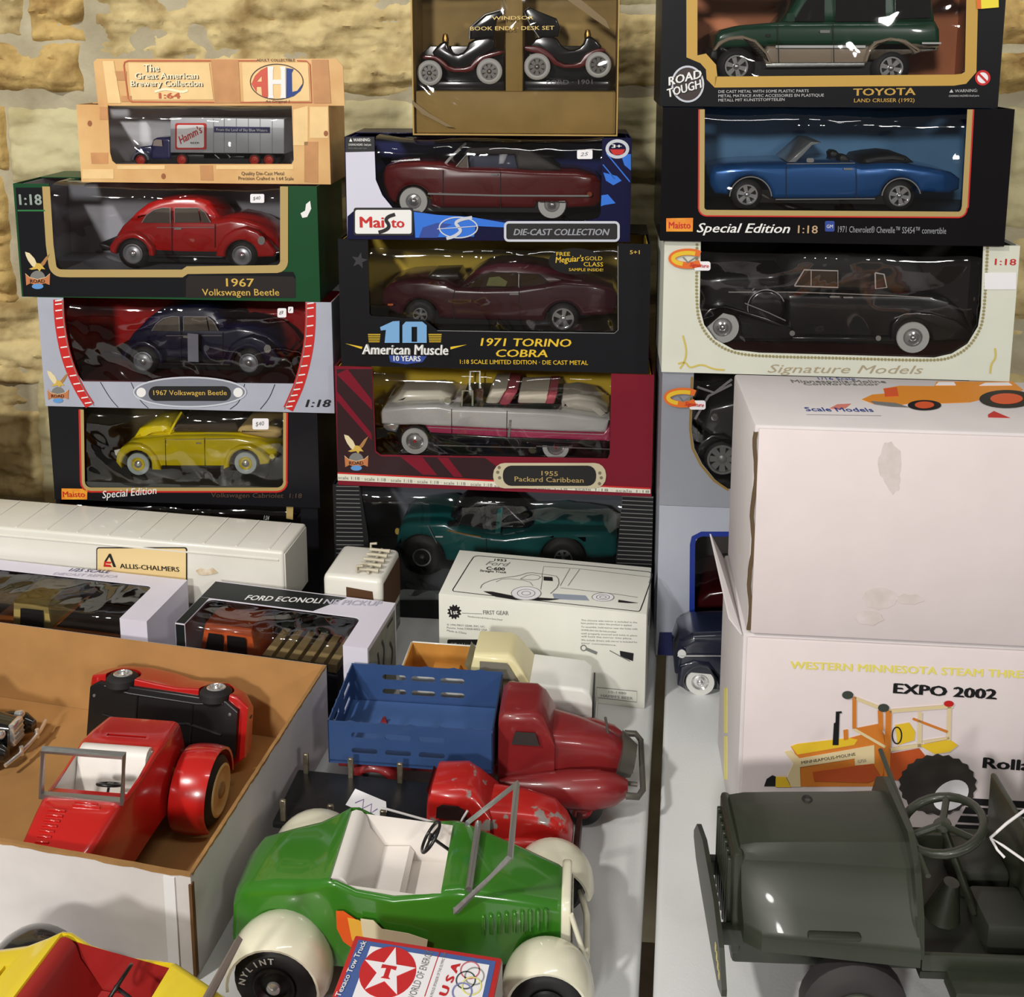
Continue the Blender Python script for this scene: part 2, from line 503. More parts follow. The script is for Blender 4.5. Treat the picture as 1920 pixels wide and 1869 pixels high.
SL = [(-420, -160, -60, 172, 0), (-52, -160, 28, 68, 0), (58, -160, 148, 80, 2), (-52, 78, 153, 172, 2), (180, -160, 992, 176, 0),
      (1000, -160, 1330, 16, 1), (1000, 24, 1330, 165, 0), (1340, -160, 1852, 170, 0), (1862, -160, 2300, 88, 2), (1862, 96, 2300, 188, 2),
      (-420, 196, 8, 312, 2), (24, 202, 540, 346, 1), (556, 186, 1000, 334, 1), (1010, 180, 1262, 330, 1), (1275, 186, 1860, 330, 0), (1872, 200, 2300, 430, 1),
      (-420, 324, 14, 552, 2), (46, 358, 520, 552, 1), (532, 348, 1000, 552, 0), (1012, 344, 1300, 552, 1), (1312, 344, 1860, 552, 0), (1874, 442, 2300, 640, 0),
      (-420, 566, 240, 696, 0), (252, 566, 800, 700, 1), (812, 566, 1250, 700, 0), (1262, 566, 1860, 700, 1),
      (-420, 722, 74, 1010, 0), (88, 716, 560, 1010, 1), (572, 716, 1130, 1010, 0), (1142, 716, 1700, 1010, 1), (1712, 716, 2300, 1010, 0)]
for i, (a, b, c, d, k) in enumerate(SL):
    stone(a, b, c, d, k, seed=i * 3.7 + 1, amp=0.020 if k == 2 else (.008 if k == 1 else .015))

TABLETOP = mat('white_table_plastic', (214, 216, 216), 0.42, var=0.05, vscale=6, bump=0.08, bscale=400)
TABLEEDGE = mat('grey_table_edge', (120, 118, 112), 0.5)
pa, pb = on_z(1238, 1100), on_z(1196, 1869)
ed = (pa - pb); ed.z = 0; ed.normalize()
TANG = math.atan2(ed.x, ed.y)
def table(name, label, xin, xout):
    t = thing(name, label, 'table', (pb.x, pb.y, -0.74), -TANG)
    block('table_top', (min(xin, xout), -0.34, 0.705), (max(xin, xout), 0.68, 0.74), TABLETOP, t, 0.006, 3)
    for lx in (xin + (xout - xin) * .1, xin + (xout - xin) * .9):
        for ly in (-0.25, 0.6):
            tube('leg', [(lx, ly, 0.0), (lx, ly, 0.705)], 0.014, TABLEEDGE, t)
    return t
table('folding_table', 'white folding table carrying the die-cast trucks and the open tray', 0.0, -1.25)
table('folding_table', 'white folding table under the tractor cartons and the olive army truck', 0.012, 1.2)
fl = struct(block('floor', (-4, -3, -0.76), (4, 1.75, -0.74), mat('brown_floor', (92, 78, 64), 0.7, var=0.2), None))
fl['label'] = 'brown floor under the folding tables'

# ------------------------------------------------------------ cartons
class Box:
    def __init__(s, name, label, p, a, xl, xr, zb, zt, depth, cat='toy box', ymid=None):
        """p: a point of the front plane (x, y); a: clockwise turn; xl, xr: pixel columns of the front's sides"""
        R, D = yaw_dirs(a)
        P0 = Vector((p[0], p[1], 0))
        if ymid is None:
            zc = (zb + zt) / 2
            yy = 600
            for _ in range(8):
                q = on_plane((xl + xr) / 2, yy, P0, D)
                yy += (q.z - zc) * FPX / q.y
            ymid = yy
        l = on_plane(xl, ymid, P0, D); r = on_plane(xr, ymid, P0, D)
        c = (l + r) / 2
        s.w = (r - l).length; s.h = zt - zb; s.d = depth
        s.th = thing(name, label, cat, (c.x, c.y, zb), -a)
        s.faces()
    @classmethod
    def direct(cls, name, label, loc, a, w, h, d, cat='toy box'):
        s = cls.__new__(cls)
        s.w, s.h, s.d = w, h, d
        s.th = thing(name, label, cat, loc, -a)
        s.faces()
        return s
    def faces(s):
        th = s.th
        s.F = Face(th, (0, 0, 0), (1, 0, 0), (0, 0, 1), (0, -1, 0)); s.F.lim = (-s.w / 2, s.w / 2, 0.0004, s.h - .0004)
        s.T = Face(th, (0, 0, s.h), (1, 0, 0), (0, 1, 0), (0, 0, 1))
        s.R = Face(th, (s.w / 2, 0, 0), (0, 1, 0), (0, 0, 1), (1, 0, 0))
        s.L = Face(th, (-s.w / 2, 0, 0), (0, -1, 0), (0, 0, 1), (-1, 0, 0))
    def carton(s, m, win=None, wrap=True, inner=None, crop=None, t=0.0012, floor_m=None, floor_z=0.006, topcover=0.5, jitter=0.0):
        """win: pixel points; when wrap, an open U from the top right corner down and round to the top left corner"""
        w, h, d = s.w / 2, s.h, s.d
        vs_, fs = [], []
        def bx(x0, y0, z0, x1, y1, z1):
            k = len(vs_)
            vs_.extend([(x, y, z) for z in (z0, z1) for y in (y0, y1) for x in (x0, x1)])
            for f in ((0, 2, 3, 1), (4, 5, 7, 6), (0, 1, 5, 4), (2, 6, 7, 3), (0, 4, 6, 2), (1, 3, 7, 5)):
                fs.append(tuple(k + i for i in f))
        bx(-w, d - t, 0, w, d, h); bx(-w, t, 0, -w + t, d - t, h); bx(w - t, t, 0, w, d - t, h)
        bx(-w + t, t, 0, w - t, d - t, t)
        bx(-w + t, (d * topcover if (win and wrap) else t), h - t, w - t, d - t, h)
        o = None
        if not win:
            bx(-w, 0, 0, w, t, h)
            o = mk('carton', vs_, fs, m, s.th)
        else:
            o = mk('carton', vs_, fs, m, s.th)
            s.F.c = crop
            q = s.F.P(win)
            eps = 1e-4
            if wrap:
                q[0] = (q[0][0], h); q[-1] = (q[-1][0], h)
                pts = [(-w, 0), (w, 0), (w, h)] + q + [(-w, h)]
                s.F.plate('front_panel', pts, m, n=0, t=t, raw=True)
            else:
                pts = [(-w, 0), (w, 0), (w, h), (-w, h)]
                s.F.plate('front_panel', pts, m, n=0, t=t, holes=[q], raw=True)
            s.q = q
            if inner:
                block('backing_card', (-w + t * 2, d - t * 3, t * 1.5), (w - t * 2, d - t * 1.6, h - t * 2), inner, s.th)
                for sx in (-1, 1):
                    ux = sx * (w - t * 3.2)
                    block('side_card', (ux - .0005, t * 2, t * 1.5), (ux + .0005, d - t * 3.2, h - t * 2), inner, s.th)
                block('display_base', (-w + t * 4, t * 2, t), (w - t * 4, d - t * 3.2, floor_z), floor_m or BLACK, s.th)
            s.film(q, wrap)
        return o
    def film(s, q, wrap, r=0.026, seed=None):
        u0, u1 = min(p[0] for p in q) - .002, max(p[0] for p in q) + .002
        w0, w1 = min(p[1] for p in q) - .002, (s.h - 0.0006 if wrap else max(p[1] for p in q) + .002)
        nu, nw = 46, 22
        sd = random.random() * 50
        rows = []
        for j in range(nw + 1):
            rows.append((w0 + (w1 - w0) * (j / nw), None))
        prof = []
        if wrap:
            for j in range(15): prof.append((w0 + (w1 - r - w0) * j / 14, 0.0))
            for j in range(1, 8):
                a = math.pi / 2 * j / 7
                prof.append((w1 - r + r * math.sin(a), r - r * math.cos(a)))
            for j in range(1, 4): prof.append((w1, r + (s.d * 0.5 - r) * j / 3))
        else:
            for j in range(20): prof.append((w0 + (w1 - w0) * j / 19, 0.0))
        vs_, fs = [], []
        for (wz, dy) in prof:
            for i in range(nu + 1):
                u = u0 + (u1 - u0) * i / nu
                ee = min(i, nu - i) / 5.0; ee = min(1, ee) * min(1, (wz - w0) / .02)
                wob = noise.fractal(Vector((u * 12 + sd, sd, wz * 20)), 1, 2, 3) * 0.0034 * ee
                sag = 0.0
                if wrap and wz > w1 - 0.03: sag = ee * 0.0045 * (0.5 + 0.5 * noise.noise(Vector((u * 18, sd, 1.3)))) * min(1, (wz - (w1 - .03)) / .03)
                vs_.append((u, 0.0016 + dy + max(0, wob + .0014) * (1 if dy == 0 else .4), wz - sag * (1 if dy > 0 else 0.3)))
        K = nu + 1
        for j in range(len(prof) - 1):
            for i in range(nu):
                fs.append((j * K + i, j * K + i + 1, (j + 1) * K + i + 1, (j + 1) * K + i))
        return mk('window_film', vs_, fs, film_mat(), s.th, 80)
    def sticker(s, p, w, h, crop, txt='$40', rot=0.0):
        F = s.F; F.c = crop
        x, y = p
        f = F.plate('price_sticker', rrect(x, y, x + w, y + h, h * .15), STICKER, n=0.0022, t=0.0004)
        F.text('handwritten_price', txt, (x + w * .2, y + h * .7), (x + w * .75, y + h * .6), h * .4, INKGREY, n=0.0026, shear=0.3, parent=f)

def border(F, pts, wd, m, n=0.0004, name='window_border'):
    return F.stroke(name, pts, wd, m, n)

# ------------------------------------------------------------ model cars seen side on, standing in a carton
def xform(pts, T):
    if not T: return pts
    ax, bx, ay, by, cx, cy = T   # x' = (x-ax)*bx+cx ; y' = (y-ay)*by+cy
    return [((x - ax) * bx + cx, (y - ay) * by + cy) for x, y in pts]

def side_car(name, label, box, crop, sp, T=None, flank=0.024, width=0.092, m=None, tweak=None):
    """sp: the side outlines, in zoomed pixels; the near flank stands flank metres behind the carton's front"""
    R, D = yaw_dirs(-box.th.rotation_euler.z)
    X = XF[box.th.name]
    G = Face(box.th, (0, flank, 0), (1, 0, 0), (0, 0, 1), (0, -1, 0), crop)
    wl = [(xform([(w[0], w[1])], T)[0], w) for w in sp['wheels']]
    k = T[1] if T else 1.0
    k = abs(k)
    cs = [G.px(p) for p, _ in wl]
    rts = [G.scale(p) * w[2] * k for p, w in wl]
    zb = min(c[1] - r for c, r in zip(cs, rts))
    ux = sum(c[0] for c in cs) / len(cs)
    loc = X @ Vector((ux, flank + width / 2, zb))
    car = thing(name, label, 'model car', loc, box.th.rotation_euler.z)
    F = Face(car, (0, -width / 2, 0), (1, 0, 0), (0, 0, 1), (0, -1, 0), crop)
    XP = lambda pts: xform(pts, T)
    main = m or sp['paint']
    W = width
    for d in sp.get('slabs', []):
        nm, pts, mm, o = d[0], d[1], d[2] or main, (d[3] if len(d) > 3 else {})
        n0 = o.get('n0', 0.0); n1 = o.get('n1', -W - n0)
        F.slab(nm, XP(pts), n0, n1, mm, bevel=o.get('bevel', 0.004), bulge=o.get('bulge', 0.0), taper=o.get('taper', 0.0), tumble=o.get('tumble', 0.0), smooth_it=o.get('si', 0))
        if o.get('both'):
            F.slab(nm, XP(pts), -W - n0, -W - n1, mm, bevel=o.get('bevel', 0.004), smooth_it=o.get('si', 0))
    for (nm, pts, mm, n) in sp.get('plates', []):
        F.plate(nm, XP(pts), mm or main, n=n, t=0.0008)
    for (nm, pts, wd, mm, n) in sp.get('strokes', []):
        F.stroke(nm, XP(pts), wd, mm or main, n, t=0.0006)
    wo = sp.get('wopt', {})
    for (c, r, (p, w)) in zip(cs, rts, wl):
        hub = r * w[3] / w[2]
        cu = c[0] - ux; cz = c[1] - zb
        for sgn in (1, -1):
            O = F.at(cu, cz, wo.get('n', -0.001)) if sgn > 0 else F.at(cu, cz, -W - wo.get('n', -0.001))
            kw = dict(hub_m=wo.get('hub_m', CHROME), tire_m=wo.get('tire_m', RUBBER))
            if wo.get('band'): kw.update(band_m=wo.get('band_m', WHITEWALL), band_r=r * wo['band'])
            if wo.get('cap'): kw.update(cap_r=r * wo['cap'], cap_m=wo.get('cap_m', CHROME))
            wheel(car, O, F.N * sgn, r, wo.get('wd', 0.013), hub, spokes=wo.get('spokes', 0), **kw)
    lo = min(c[0] for c in cs) - ux; hi = max(c[0] for c in cs) - ux
    rr = max(rts)
    block('chassis', (lo - rr * .6, -W * .44, rr * .45), (hi + rr * .6, W * .44, rr * 1.3), BLACK, car)
    for ch in box.th.children:
        if ch.name.split('.')[0] == 'display_base':
            top = max(v.co.z for v in ch.data.vertices)
            for v in ch.data.vertices:
                if v.co.z > top - 1e-6: v.co.z = max(zb - 0.0004, 0.003)
    if tweak: tweak(car, F, XP, zb)
    return car

# ------------------------------------------------------------ left stack
A1 = (0, 80, 2.909); A2 = (0, 540, 2.909); A3 = (600, 0, 2.909); A4 = (600, 430, 2.909); A5 = (1220, 0, 2.743); A6 = (1220, 430, 2.743)
C1 = (0, 1000, 2.909); C3 = (580, 880, 2.743); C6 = (1220, 680, 2.743); C7 = (1320, 1180, 3.2); D6 = (640, 910, 3.2); D1 = (0, 0, 4.174); D3 = (360, 0, 4.364)
def zat(px, py, p, a): return on_plane(px, py, Vector((p[0], p[1], 0)), yaw_dirs(a)[1]).z
DEP = 0.135
LP, LA = (-0.43, 1.31), math.radians(4)
zl = [0.0] + [zat(320, y, LP, LA) for y in (943, 767, 561, 346, 198)]
MAISTO_Y = mat('orange_yellow_logo_print', (238, 172, 52), 0.45, rgb2=(226, 120, 40), vscale=60)
REDINK = mat('red_print', (196, 36, 34), 0.45)
ORANGEINK = mat('orange_print', (222, 108, 40), 0.45)
BLUEINK = mat('blue_print', (44, 70, 150), 0.45)
LTBLUEINK = mat('light_blue_print', (92, 148, 206), 0.45)

def eagle(F, x, y, k, parent=None):
    """gold bird over a globe and a ribbon, printed; x, y: zoomed pixel of the top left, k: zoomed pixels per 100"""
    g = lambda pts: [(x + a * k / 100, y + b * k / 100) for a, b in pts]
    W1 = mat('ivory_print', (222, 208, 168), 0.45); BR = mat('bronze_print', (166, 120, 74), 0.45)
    a = F.plate('bird_emblem', g([(0, 0), (20, 6), (42, 30), (52, 52), (56, 70), (44, 74), (30, 62), (14, 40), (4, 18)]), W1, n=0.0006)
    F.plate('right_wing', g([(112, 8), (92, 24), (72, 50), (62, 64), (72, 70), (88, 56), (98, 38)]), BR, n=0.0006, parent=a)
    F.plate('bird_body', g([(50, 50), (68, 52), (80, 66), (90, 78), (72, 76), (66, 88), (56, 76), (30, 80), (18, 76), (44, 66)]), GOLD, n=0.0008, parent=a)
    F.plate('globe', g(arc(56, 118, 34, 0, 360, 20)[:-1]), INKGREY, n=0.0006, parent=a)
    F.plate('ribbon', g([(2, 96), (20, 112), (56, 122), (94, 112), (112, 96), (110, 148), (90, 140), (56, 150), (24, 140), (6, 150)]), mat('copper_print', (188, 118, 72), 0.45), n=0.0009, parent=a)
    F.stroke('ribbon_edge', g([(2, 97), (20, 113), (56, 123), (94, 113), (112, 97)]), 0.0006, W1, 0.0012, parent=a)
    F.plate('ribbon_shield', g(arc(57, 154, 26, 0, 360, 16, 12)[:-1]), LTBLUEINK, n=0.0011, parent=a)
    F.text('ribbon_lettering', 'ROAD', g([(24, 138)])[0], g([(90, 138)])[0], k * .16, INK, n=0.0013, bold=0.02, parent=a)

# the dark carton at the foot of the stack
bz = Box('toy_car_box', 'black carton at the foot of the stack, half hidden behind the white trailer truck', (LP[0], LP[1] + .004), LA, 112, 598, zl[0], zl[1] - .0005, DEP)
bz.carton(card('black_card', (22, 22, 26), 0.4), [(1640, 1175), (1640, 1500), (330, 1500), (330, 1175)], crop=A2, inner=card('charcoal_card', (44, 38, 40)), floor_z=0.02)
bz.F.c = A2
bz.F.plate('gold_corner', [(1562, 1172), (1600, 1178), (1598, 1262), (1562, 1256)], PALEGOLD, n=0.0005)
bz.F.text('scale_lettering', '1:24', (1440, 1258), (1470, 1262), 24, WHITEINK, n=0.0024, shear=.3)

# yellow convertible carton
by = Box('toy_car_box', 'black display carton with red and gold window border, holding the yellow convertible', LP, LA, 97, 597, zl[1], zl[2] - .0005, DEP)
WY = [(1548, 660), (1548, 1040)] + arc(1510, 1050, 38, 0, -90, 4) + arc(500, 1050, 38, 270, 180, 4) + [(455, 660)]
by.carton(card('black_card', (22, 22, 26)), WY, crop=A2, inner=card('charcoal_brown_card', (92, 82, 56)), floor_m=mat('grey_display_base', (62, 64, 60), 0.5), floor_z=0.018)
by.F.c = A2
border(by.F, [(1556, 662), (1556, 1050)] + arc(1512, 1052, 46, 0, -90, 4) + arc(498, 1052, 46, 270, 180, 4) + [(446, 662)], 0.0058, PALEGOLD)
border(by.F, [(1566, 662), (1564, 1052)] + arc(1512, 1056, 54, 0, -90, 4) + arc(496, 1056, 54, 270, 180, 4) + [(434, 662)], 0.0024, REDINK, n=0.0006)
lg = by.F.plate('maker_logo', [(337, 1092), (478, 1094), (476, 1152), (337, 1152)], MAISTO_Y, n=0.0006)
by.F.text('logo_lettering', 'Maisto', (345, 1138), (466, 1138), 32, REDINK, n=0.0009, bold=.02, parent=lg)
by.F.text('series_lettering', 'Special Edition', (560, 1146), (858, 1120), 42, WHITEINK, bold=.012, shear=.3)
by.F.text('title_lettering', 'Volkswagen Cabriolet  1:18', (1155, 1140), (1648, 1144), 26, mat('dull_brown_print', (86, 66, 52), 0.5), shear=.12)
by.sticker((1380, 708), 88, 60, A2)
YEL = paint('yellow_paint', (226, 204, 22))
sp_yel = dict(paint=YEL, wheels=[(752, 962, 66, 38), (1338, 957, 66, 38)],
    wopt=dict(band=.93, cap=.34, hub_m=YEL, band_m=mat('pale_whitewall', (186, 200, 200), 0.5)),
    slabs=[('body', [(640, 935), (640, 900), (665, 868), (700, 845), (760, 828), (905, 812), (1120, 808), (1290, 812), (1400, 834), (1455, 862), (1495, 900), (1500, 935), (1470, 962), (1425, 960)] + arc(1338, 962, 88, 0, 180) + [(1225, 985), (890, 985)] + arc(752, 965, 90, 0, 180)[:], None, dict(bulge=.05, taper=.25, bevel=.005)),
           ('hood', [(690, 850), (720, 800), (790, 765), (860, 755), (900, 775), (912, 815)], None, dict(n0=-.012, bevel=.012, tumble=.2)),
           ('front_fender', [(640, 940), (645, 895), (670, 862), (710, 846), (770, 845), (820, 868), (860, 912), (885, 985), (838, 985)] + arc(752, 962, 84, -8, 190), None, dict(n0=.006, n1=-.018, bevel=.003, both=True)),
           ('rear_fender', [(1222, 985), (1228, 930), (1255, 880), (1310, 850), (1370, 850), (1430, 885), (1478, 930), (1470, 952)] + arc(1338, 957, 84, 0, 188), None, dict(n0=.006, n1=-.018, bevel=.003, both=True)),
           ('interior', [(925, 805), (940, 760), (1270, 750), (1290, 806)], mat('dark_brown_interior', (54, 42, 26), 0.7), dict(n0=-.012, bevel=.003)),
           ('folded_top', [(1275, 806), (1290, 775), (1340, 758), (1440, 762), (1520, 780), (1525, 836), (1440, 838), (1400, 828)], mat('tan_canvas', (178, 152, 96), 0.8), dict(n0=-.008, bevel=.006, si=1)),
           ('running_board', [(885, 965), (1225, 965), (1225, 988), (885, 988)], BLACK, dict(n0=.004, bevel=.001))],
    strokes=[('windscreen_post', [(905, 812), (938, 750), (975, 690)], .0028, None, -.010), ('windscreen_post', [(905, 812), (938, 750), (975, 690)], .0028, None, -.08),
             ('door_seam', [(905, 815), (908, 965)], .0006, SEAM, .0026), ('door_seam', [(1118, 812), (1122, 965)], .0006, SEAM, .0026),
             ('belt_trim', [(905, 822), (1280, 818)], .0008, CHROME, .0026)],
    plates=[('tail_lamp', arc(1488, 912, 14, 0, 360, 12)[:-1], YEL, .004), ('door_handle', rrect(1072, 838, 1100, 846, 3), CHROME, .003), ('bumper', [(605, 900), (640, 892), (640, 940), (612, 925)], CHROME, -.01)])
side_car('model_car', 'yellow open-top die-cast car in the black carton', by, A2, sp_yel)

# grey carton with the navy saloon
bg = Box('toy_car_box', 'silver grey display carton with red toothed arches and an oval name plate', LP, LA, 78, 624, zl[2], zl[3] - .0005, DEP)
GREYC = card('silver_grey_card', (168, 172, 186), .42)
WG = [(1666, 62), (1672, 180), (1664, 300), (1640, 420), (1618, 500), (1605, 522), (452, 510), (420, 470), (375, 350), (352, 220), (345, 62)]
bg.carton(GREYC, WG, crop=A2, inner=card('deep_red_card', (182, 26, 28)), floor_z=0.030, floor_m=mat('dark_red_base', (72, 24, 24), .5))
F = bg.F; F.c = A2
for nm, pts in (('left_arch', [(320, 64), (322, 140), (335, 250), (360, 370), (400, 480), (445, 570), (492, 640)]), ('right_arch', [(1694, 78), (1694, 180), (1686, 300), (1662, 420), (1634, 520), (1604, 590), (1572, 660)])):
    pp = smoothline(pts, 2)
    a = F.stroke('red_arch', pp, .0145 if nm == 'left_arch' else .0140, REDINK, .0005)
    F.stroke('arch_edge', [(p[0] + (22 if nm == 'left_arch' else -20), p[1]) for p in pp], .0012, INKGREY, .0007, parent=a)
    for i in range(14):
        t = (i + .4) / 14 * (len(pp) - 2); j = int(t); f = t - j
        c = (pp[j][0] * (1 - f) + pp[j + 1][0] * f, pp[j][1] * (1 - f) + pp[j + 1][1] * f)
        F.stroke('arch_tick', [(c[0] - 18, c[1] + 2), (c[0] + 18, c[1] - 3)], .0017, WHITEINK, .0008, parent=a)
for pts in ([(548, 512), (600, 600), (645, 650)], [(715, 514), (760, 610), (810, 655)], [(1335, 522), (1310, 620), (1255, 660)], [(1500, 524), (1470, 600), (1420, 660)]):
    F.stroke('printed_rib', smoothline(pts, 2), .0009, INK, .0005)
pl = F.plate('name_plate', arc(1036, 566, 312, 0, 360, 40, 84)[:-1], mat('grey_plate_print', (126, 130, 142), .45), n=.0008)
F.stroke('name_plate_rim', arc(1036, 566, 306, 0, 360, 40, 80)[:-1], .0022, mat('silver_print', (196, 200, 210), .45), .0010, closed=True, parent=pl)
F.plate('name_plate_field', rrect(812, 534, 1262, 614, 40), INK, n=.0011, parent=pl)
for cx in (772, 1300): F.plate('rivet', arc(cx, 568, 26, 0, 360, 18)[:-1], WHITEINK, n=.0012, parent=pl)
F.text('title_lettering', '1967 Volkswagen Beetle', (840, 582), (1240, 582), 28, GOLD, n=.0014, bold=.01, parent=pl)
F.text('scale_lettering', '1:18', (1665, 648), (1808, 648), 42, INK, bold=.03, shear=.25)
eagle(F, 258, 450, 105)
bg.sticker((1516, 108), 48, 50, A2, '8')
bg.sticker((1574, 100), 28, 34, A2, '1')

REDP = paint('red_paint', (190, 24, 22))
def beetle(P, extra):
    return dict(paint=P, wheels=[(722, 1152, 82, 54), (1318, 1162, 82, 54)],
    wopt=dict(hub_m=mat('silver_rim', (176, 178, 184), .35, .6), cap=.26),
    slabs=[('body', [(615, 1140), (594, 1100), (605, 1060), (640, 1010), (690, 965), (730, 968), (1180, 968), (1250, 956), (1330, 972), (1400, 1000), (1455, 1040), (1495, 1085), (1512, 1130), (1500, 1160), (1420, 1168)] + arc(1318, 1165, 90, 0, 180) + [(1180, 1165), (850, 1160)] + arc(725, 1155, 90, 0, 180), None, dict(n0=-.006, bulge=.05, taper=.3, bevel=.007)),
           ('cabin', [(672, 985), (712, 938), (770, 890), (840, 862), (920, 848), (1000, 845), (1070, 855), (1115, 880), (1150, 925), (1190, 985)], None, dict(n0=-.008, bevel=.009, tumble=.26)),
           ('front_fender', [(1178, 1165), (1190, 1110), (1225, 1050), (1280, 1015), (1340, 1003), (1410, 1028), (1470, 1085), (1508, 1140), (1496, 1166)] + arc(1318, 1165, 90, -2, 182), None, dict(n0=.004, n1=-.022, bevel=.0035, both=True)),
           ('rear_fender', [(848, 1165), (838, 1110), (800, 1060), (745, 1030), (690, 1032), (630, 1066), (600, 1110), (604, 1140)] + arc(725, 1155, 90, 178, -4), None, dict(n0=.004, n1=-.022, bevel=.0035, both=True)),
           ('running_board', [(838, 1156), (1220, 1162), (1220, 1176), (838, 1170)], BLACK, dict(n0=.003, bevel=.001)),
           ('front_bumper', [(1440, 1150), (1525, 1135), (1532, 1150), (1470, 1168), (1440, 1166)], mat('dark_chrome', (120, 116, 112), .25, .8), dict(n0=.0, bevel=.002)),
           ('rear_bumper', [(535, 1100), (545, 1092), (600, 1108), (600, 1135), (560, 1136)], BLACK, dict(n0=.0, bevel=.002))],
    plates=[('rear_side_window', [(765, 985), (790, 945), (830, 915), (880, 903), (920, 905), (922, 988)], GREYGLASS, -.0052 + extra),
            ('door_window', [(945, 905), (1070, 905), (1085, 985), (945, 985)], GREYGLASS, -.0052 + extra), ('vent_window', [(1078, 908), (1110, 930), (1140, 985), (1092, 985)], GREYGLASS, -.0052 + extra),
            ('headlamp', arc(1432, 1075, 20, 0, 360, 14, 24)[:-1], CHROME, .0052), ('door_handle', rrect(945, 1012, 985, 1022, 4), CHROME, -.0028)],
    strokes=[('window_frame', [(765, 985), (790, 945), (830, 915), (880, 903), (920, 905), (922, 988)], .0011, CHROME, -.0045 + extra), ('window_frame', [(945, 985), (945, 905), (1078, 905), (1112, 930), (1142, 985)], .0011, CHROME, -.0045 + extra),
             ('door_seam', [(932, 900), (932, 1158)], .0007, SEAM, -.0026), ('door_seam', [(1168, 990), (1168, 1120)], .0007, SEAM, -.0026), ('belt_trim', [(850, 1010), (1165, 1010)], .0008, CHROME, -.0026)])
NAVY = paint('navy_paint', (22, 20, 52))
tape = lambda car, F, XP, zb: F.plate('tape_strip', [(1032, 240), (1090, 245), (1092, 396), (1034, 394)], mat('grey_tape', (150, 148, 164), .5), n=.006)
side_car('model_car', 'navy rounded two-door die-cast car in the silver grey carton', bg, A2, beetle(NAVY, .0), T=(722, .968, 1157, .968, 778, 405), tweak=tape)

# green carton with the red saloon
bb = Box('toy_car_box', 'dark green and black display carton with gold window border, holding the red saloon', LP, LA, 33, 597, zl[3], zl[4] - .0005, DEP)
GRN = card('dark_green_card', (26, 72, 42), .4)
WB = [(1538, 782), (1538, 1180)] + arc(1500, 1185, 38, 0, -80, 4) + [(1020, 1226), (990, 1245), (370, 1245)] + arc(345, 1200, 45, 265, 185, 5) + [(285, 1100), (268, 782)]
bb.carton(GRN, WB, crop=A1, inner=card('slate_card', (158, 158, 166)), floor_m=mat('slate_base', (120, 120, 126), .5), floor_z=0.022)
F = bb.F; F.c = A1
w2 = bb.w / 2
q = F.px((1300, 1270))
F.plate('black_side_panel', [(85, 790), (258, 790), (272, 1140), (300, 1215), (370, 1262), (1020, 1262), (1040, 1248), (1600, 1250), (1612, 1275), (1612, 1392), (128, 1392)], card('black_card', (22, 22, 26)), n=.0003)
border(F, [(1550, 784), (1550, 1190)] + arc(1508, 1192, 42, 0, -85, 4) + [(1022, 1240), (995, 1258), (380, 1258)] + arc(338, 1205, 52, 262, 185, 5) + [(272, 1100), (252, 784)], .0105, PALEGOLD, n=.0006)
F.plate('title_panel', [(1030, 1270), (1600, 1275), (1612, 1290), (1612, 1390), (1015, 1390), (1015, 1290)], mat('dark_brown_print', (28, 20, 18), .45), n=.0006)
F.text('year_lettering', '1967', (1235, 1328), (1388, 1330), 46, GOLD, n=.0009, bold=.015)
F.text('title_lettering', 'Volkswagen Beetle', (1105, 1378), (1525, 1378), 38, GOLD, n=.0009, bold=.01)
F.text('scale_lettering', '1:18', (108, 884), (232, 884), 60, mat('grey_green_print', (140, 156, 146), .5), n=.0009, bold=.03)
F.stroke('green_rule', [(98, 915), (246, 915)], .0022, mat('green_print', (38, 110, 58), .5), .0008)
F.plate('scuff', [(1640, 930), (1665, 915), (1670, 880), (1692, 862), (1698, 905), (1676, 950), (1650, 955)], WHITEINK, n=.0006)
eagle(F, 138, 1140, 122)
bb.sticker((1368, 824), 76, 48, A1)
Rf = bb.R; Rf.c = None
side_car('model_car', 'red rounded two-door die-cast car in the dark green carton', bb, A1, beetle(REDP, 0.0))

# wooden print carton with the small semi truck
HP = (LP[0], LP[1] + .016)
zh0 = zl[4]; zh1 = zat(400, 197, HP, LA)
bh = Box('toy_truck_box', 'wood plank print carton with upright header card, holding a small silver semi truck', HP, LA, 148, 618, zh0, zh1, .085)
WOOD = mat('plank_print', (222, 182, 122), .5, rgb2=(204, 154, 96), vscale=16)
WH = [(1592, 365), (1602, 640), (1590, 662), (632, 662), (612, 645), (600, 600), (588, 352)]
bh.carton(WOOD, WH, crop=A1, inner=card('light_grey_card', (222, 222, 228)), floor_m=mat('grey_base', (150, 150, 154), .5), floor_z=zat(400, 307, HP, LA) - zh0)
F = bh.F; F.c = A1
PL2 = mat('brown_plank_print', (192, 138, 88), .5, var=.12, vscale=40); PL3 = mat('light_plank_print', (232, 198, 140), .5, var=.06, vscale=40)
for pts, mm in (([(545, 350), (586, 350), (592, 420), (545, 420)], PL2), ([(1600, 560), (1680, 560), (1680, 345), (1600, 365)], PL3), ([(1690, 350), (1790, 350), (1790, 520), (1690, 520)], PL3), ([(1660, 540), (1735, 540), (1735, 764), (1660, 760)], PL2), ([(1090, 668), (1160, 668), (1165, 752), (1095, 750)], PL2), ([(640, 670), (900, 668), (900, 690), (640, 690)], PL3), ([(1180, 668), (1600, 668), (1600, 690), (1180, 690)], PL3), ([(495, 600), (590, 600), (590, 660), (500, 660)], PL2), ([(450, 690), (620, 690), (620, 742), (450, 742)], PL3)):
    F.plate('plank_print', pts, mm, n=.0004)
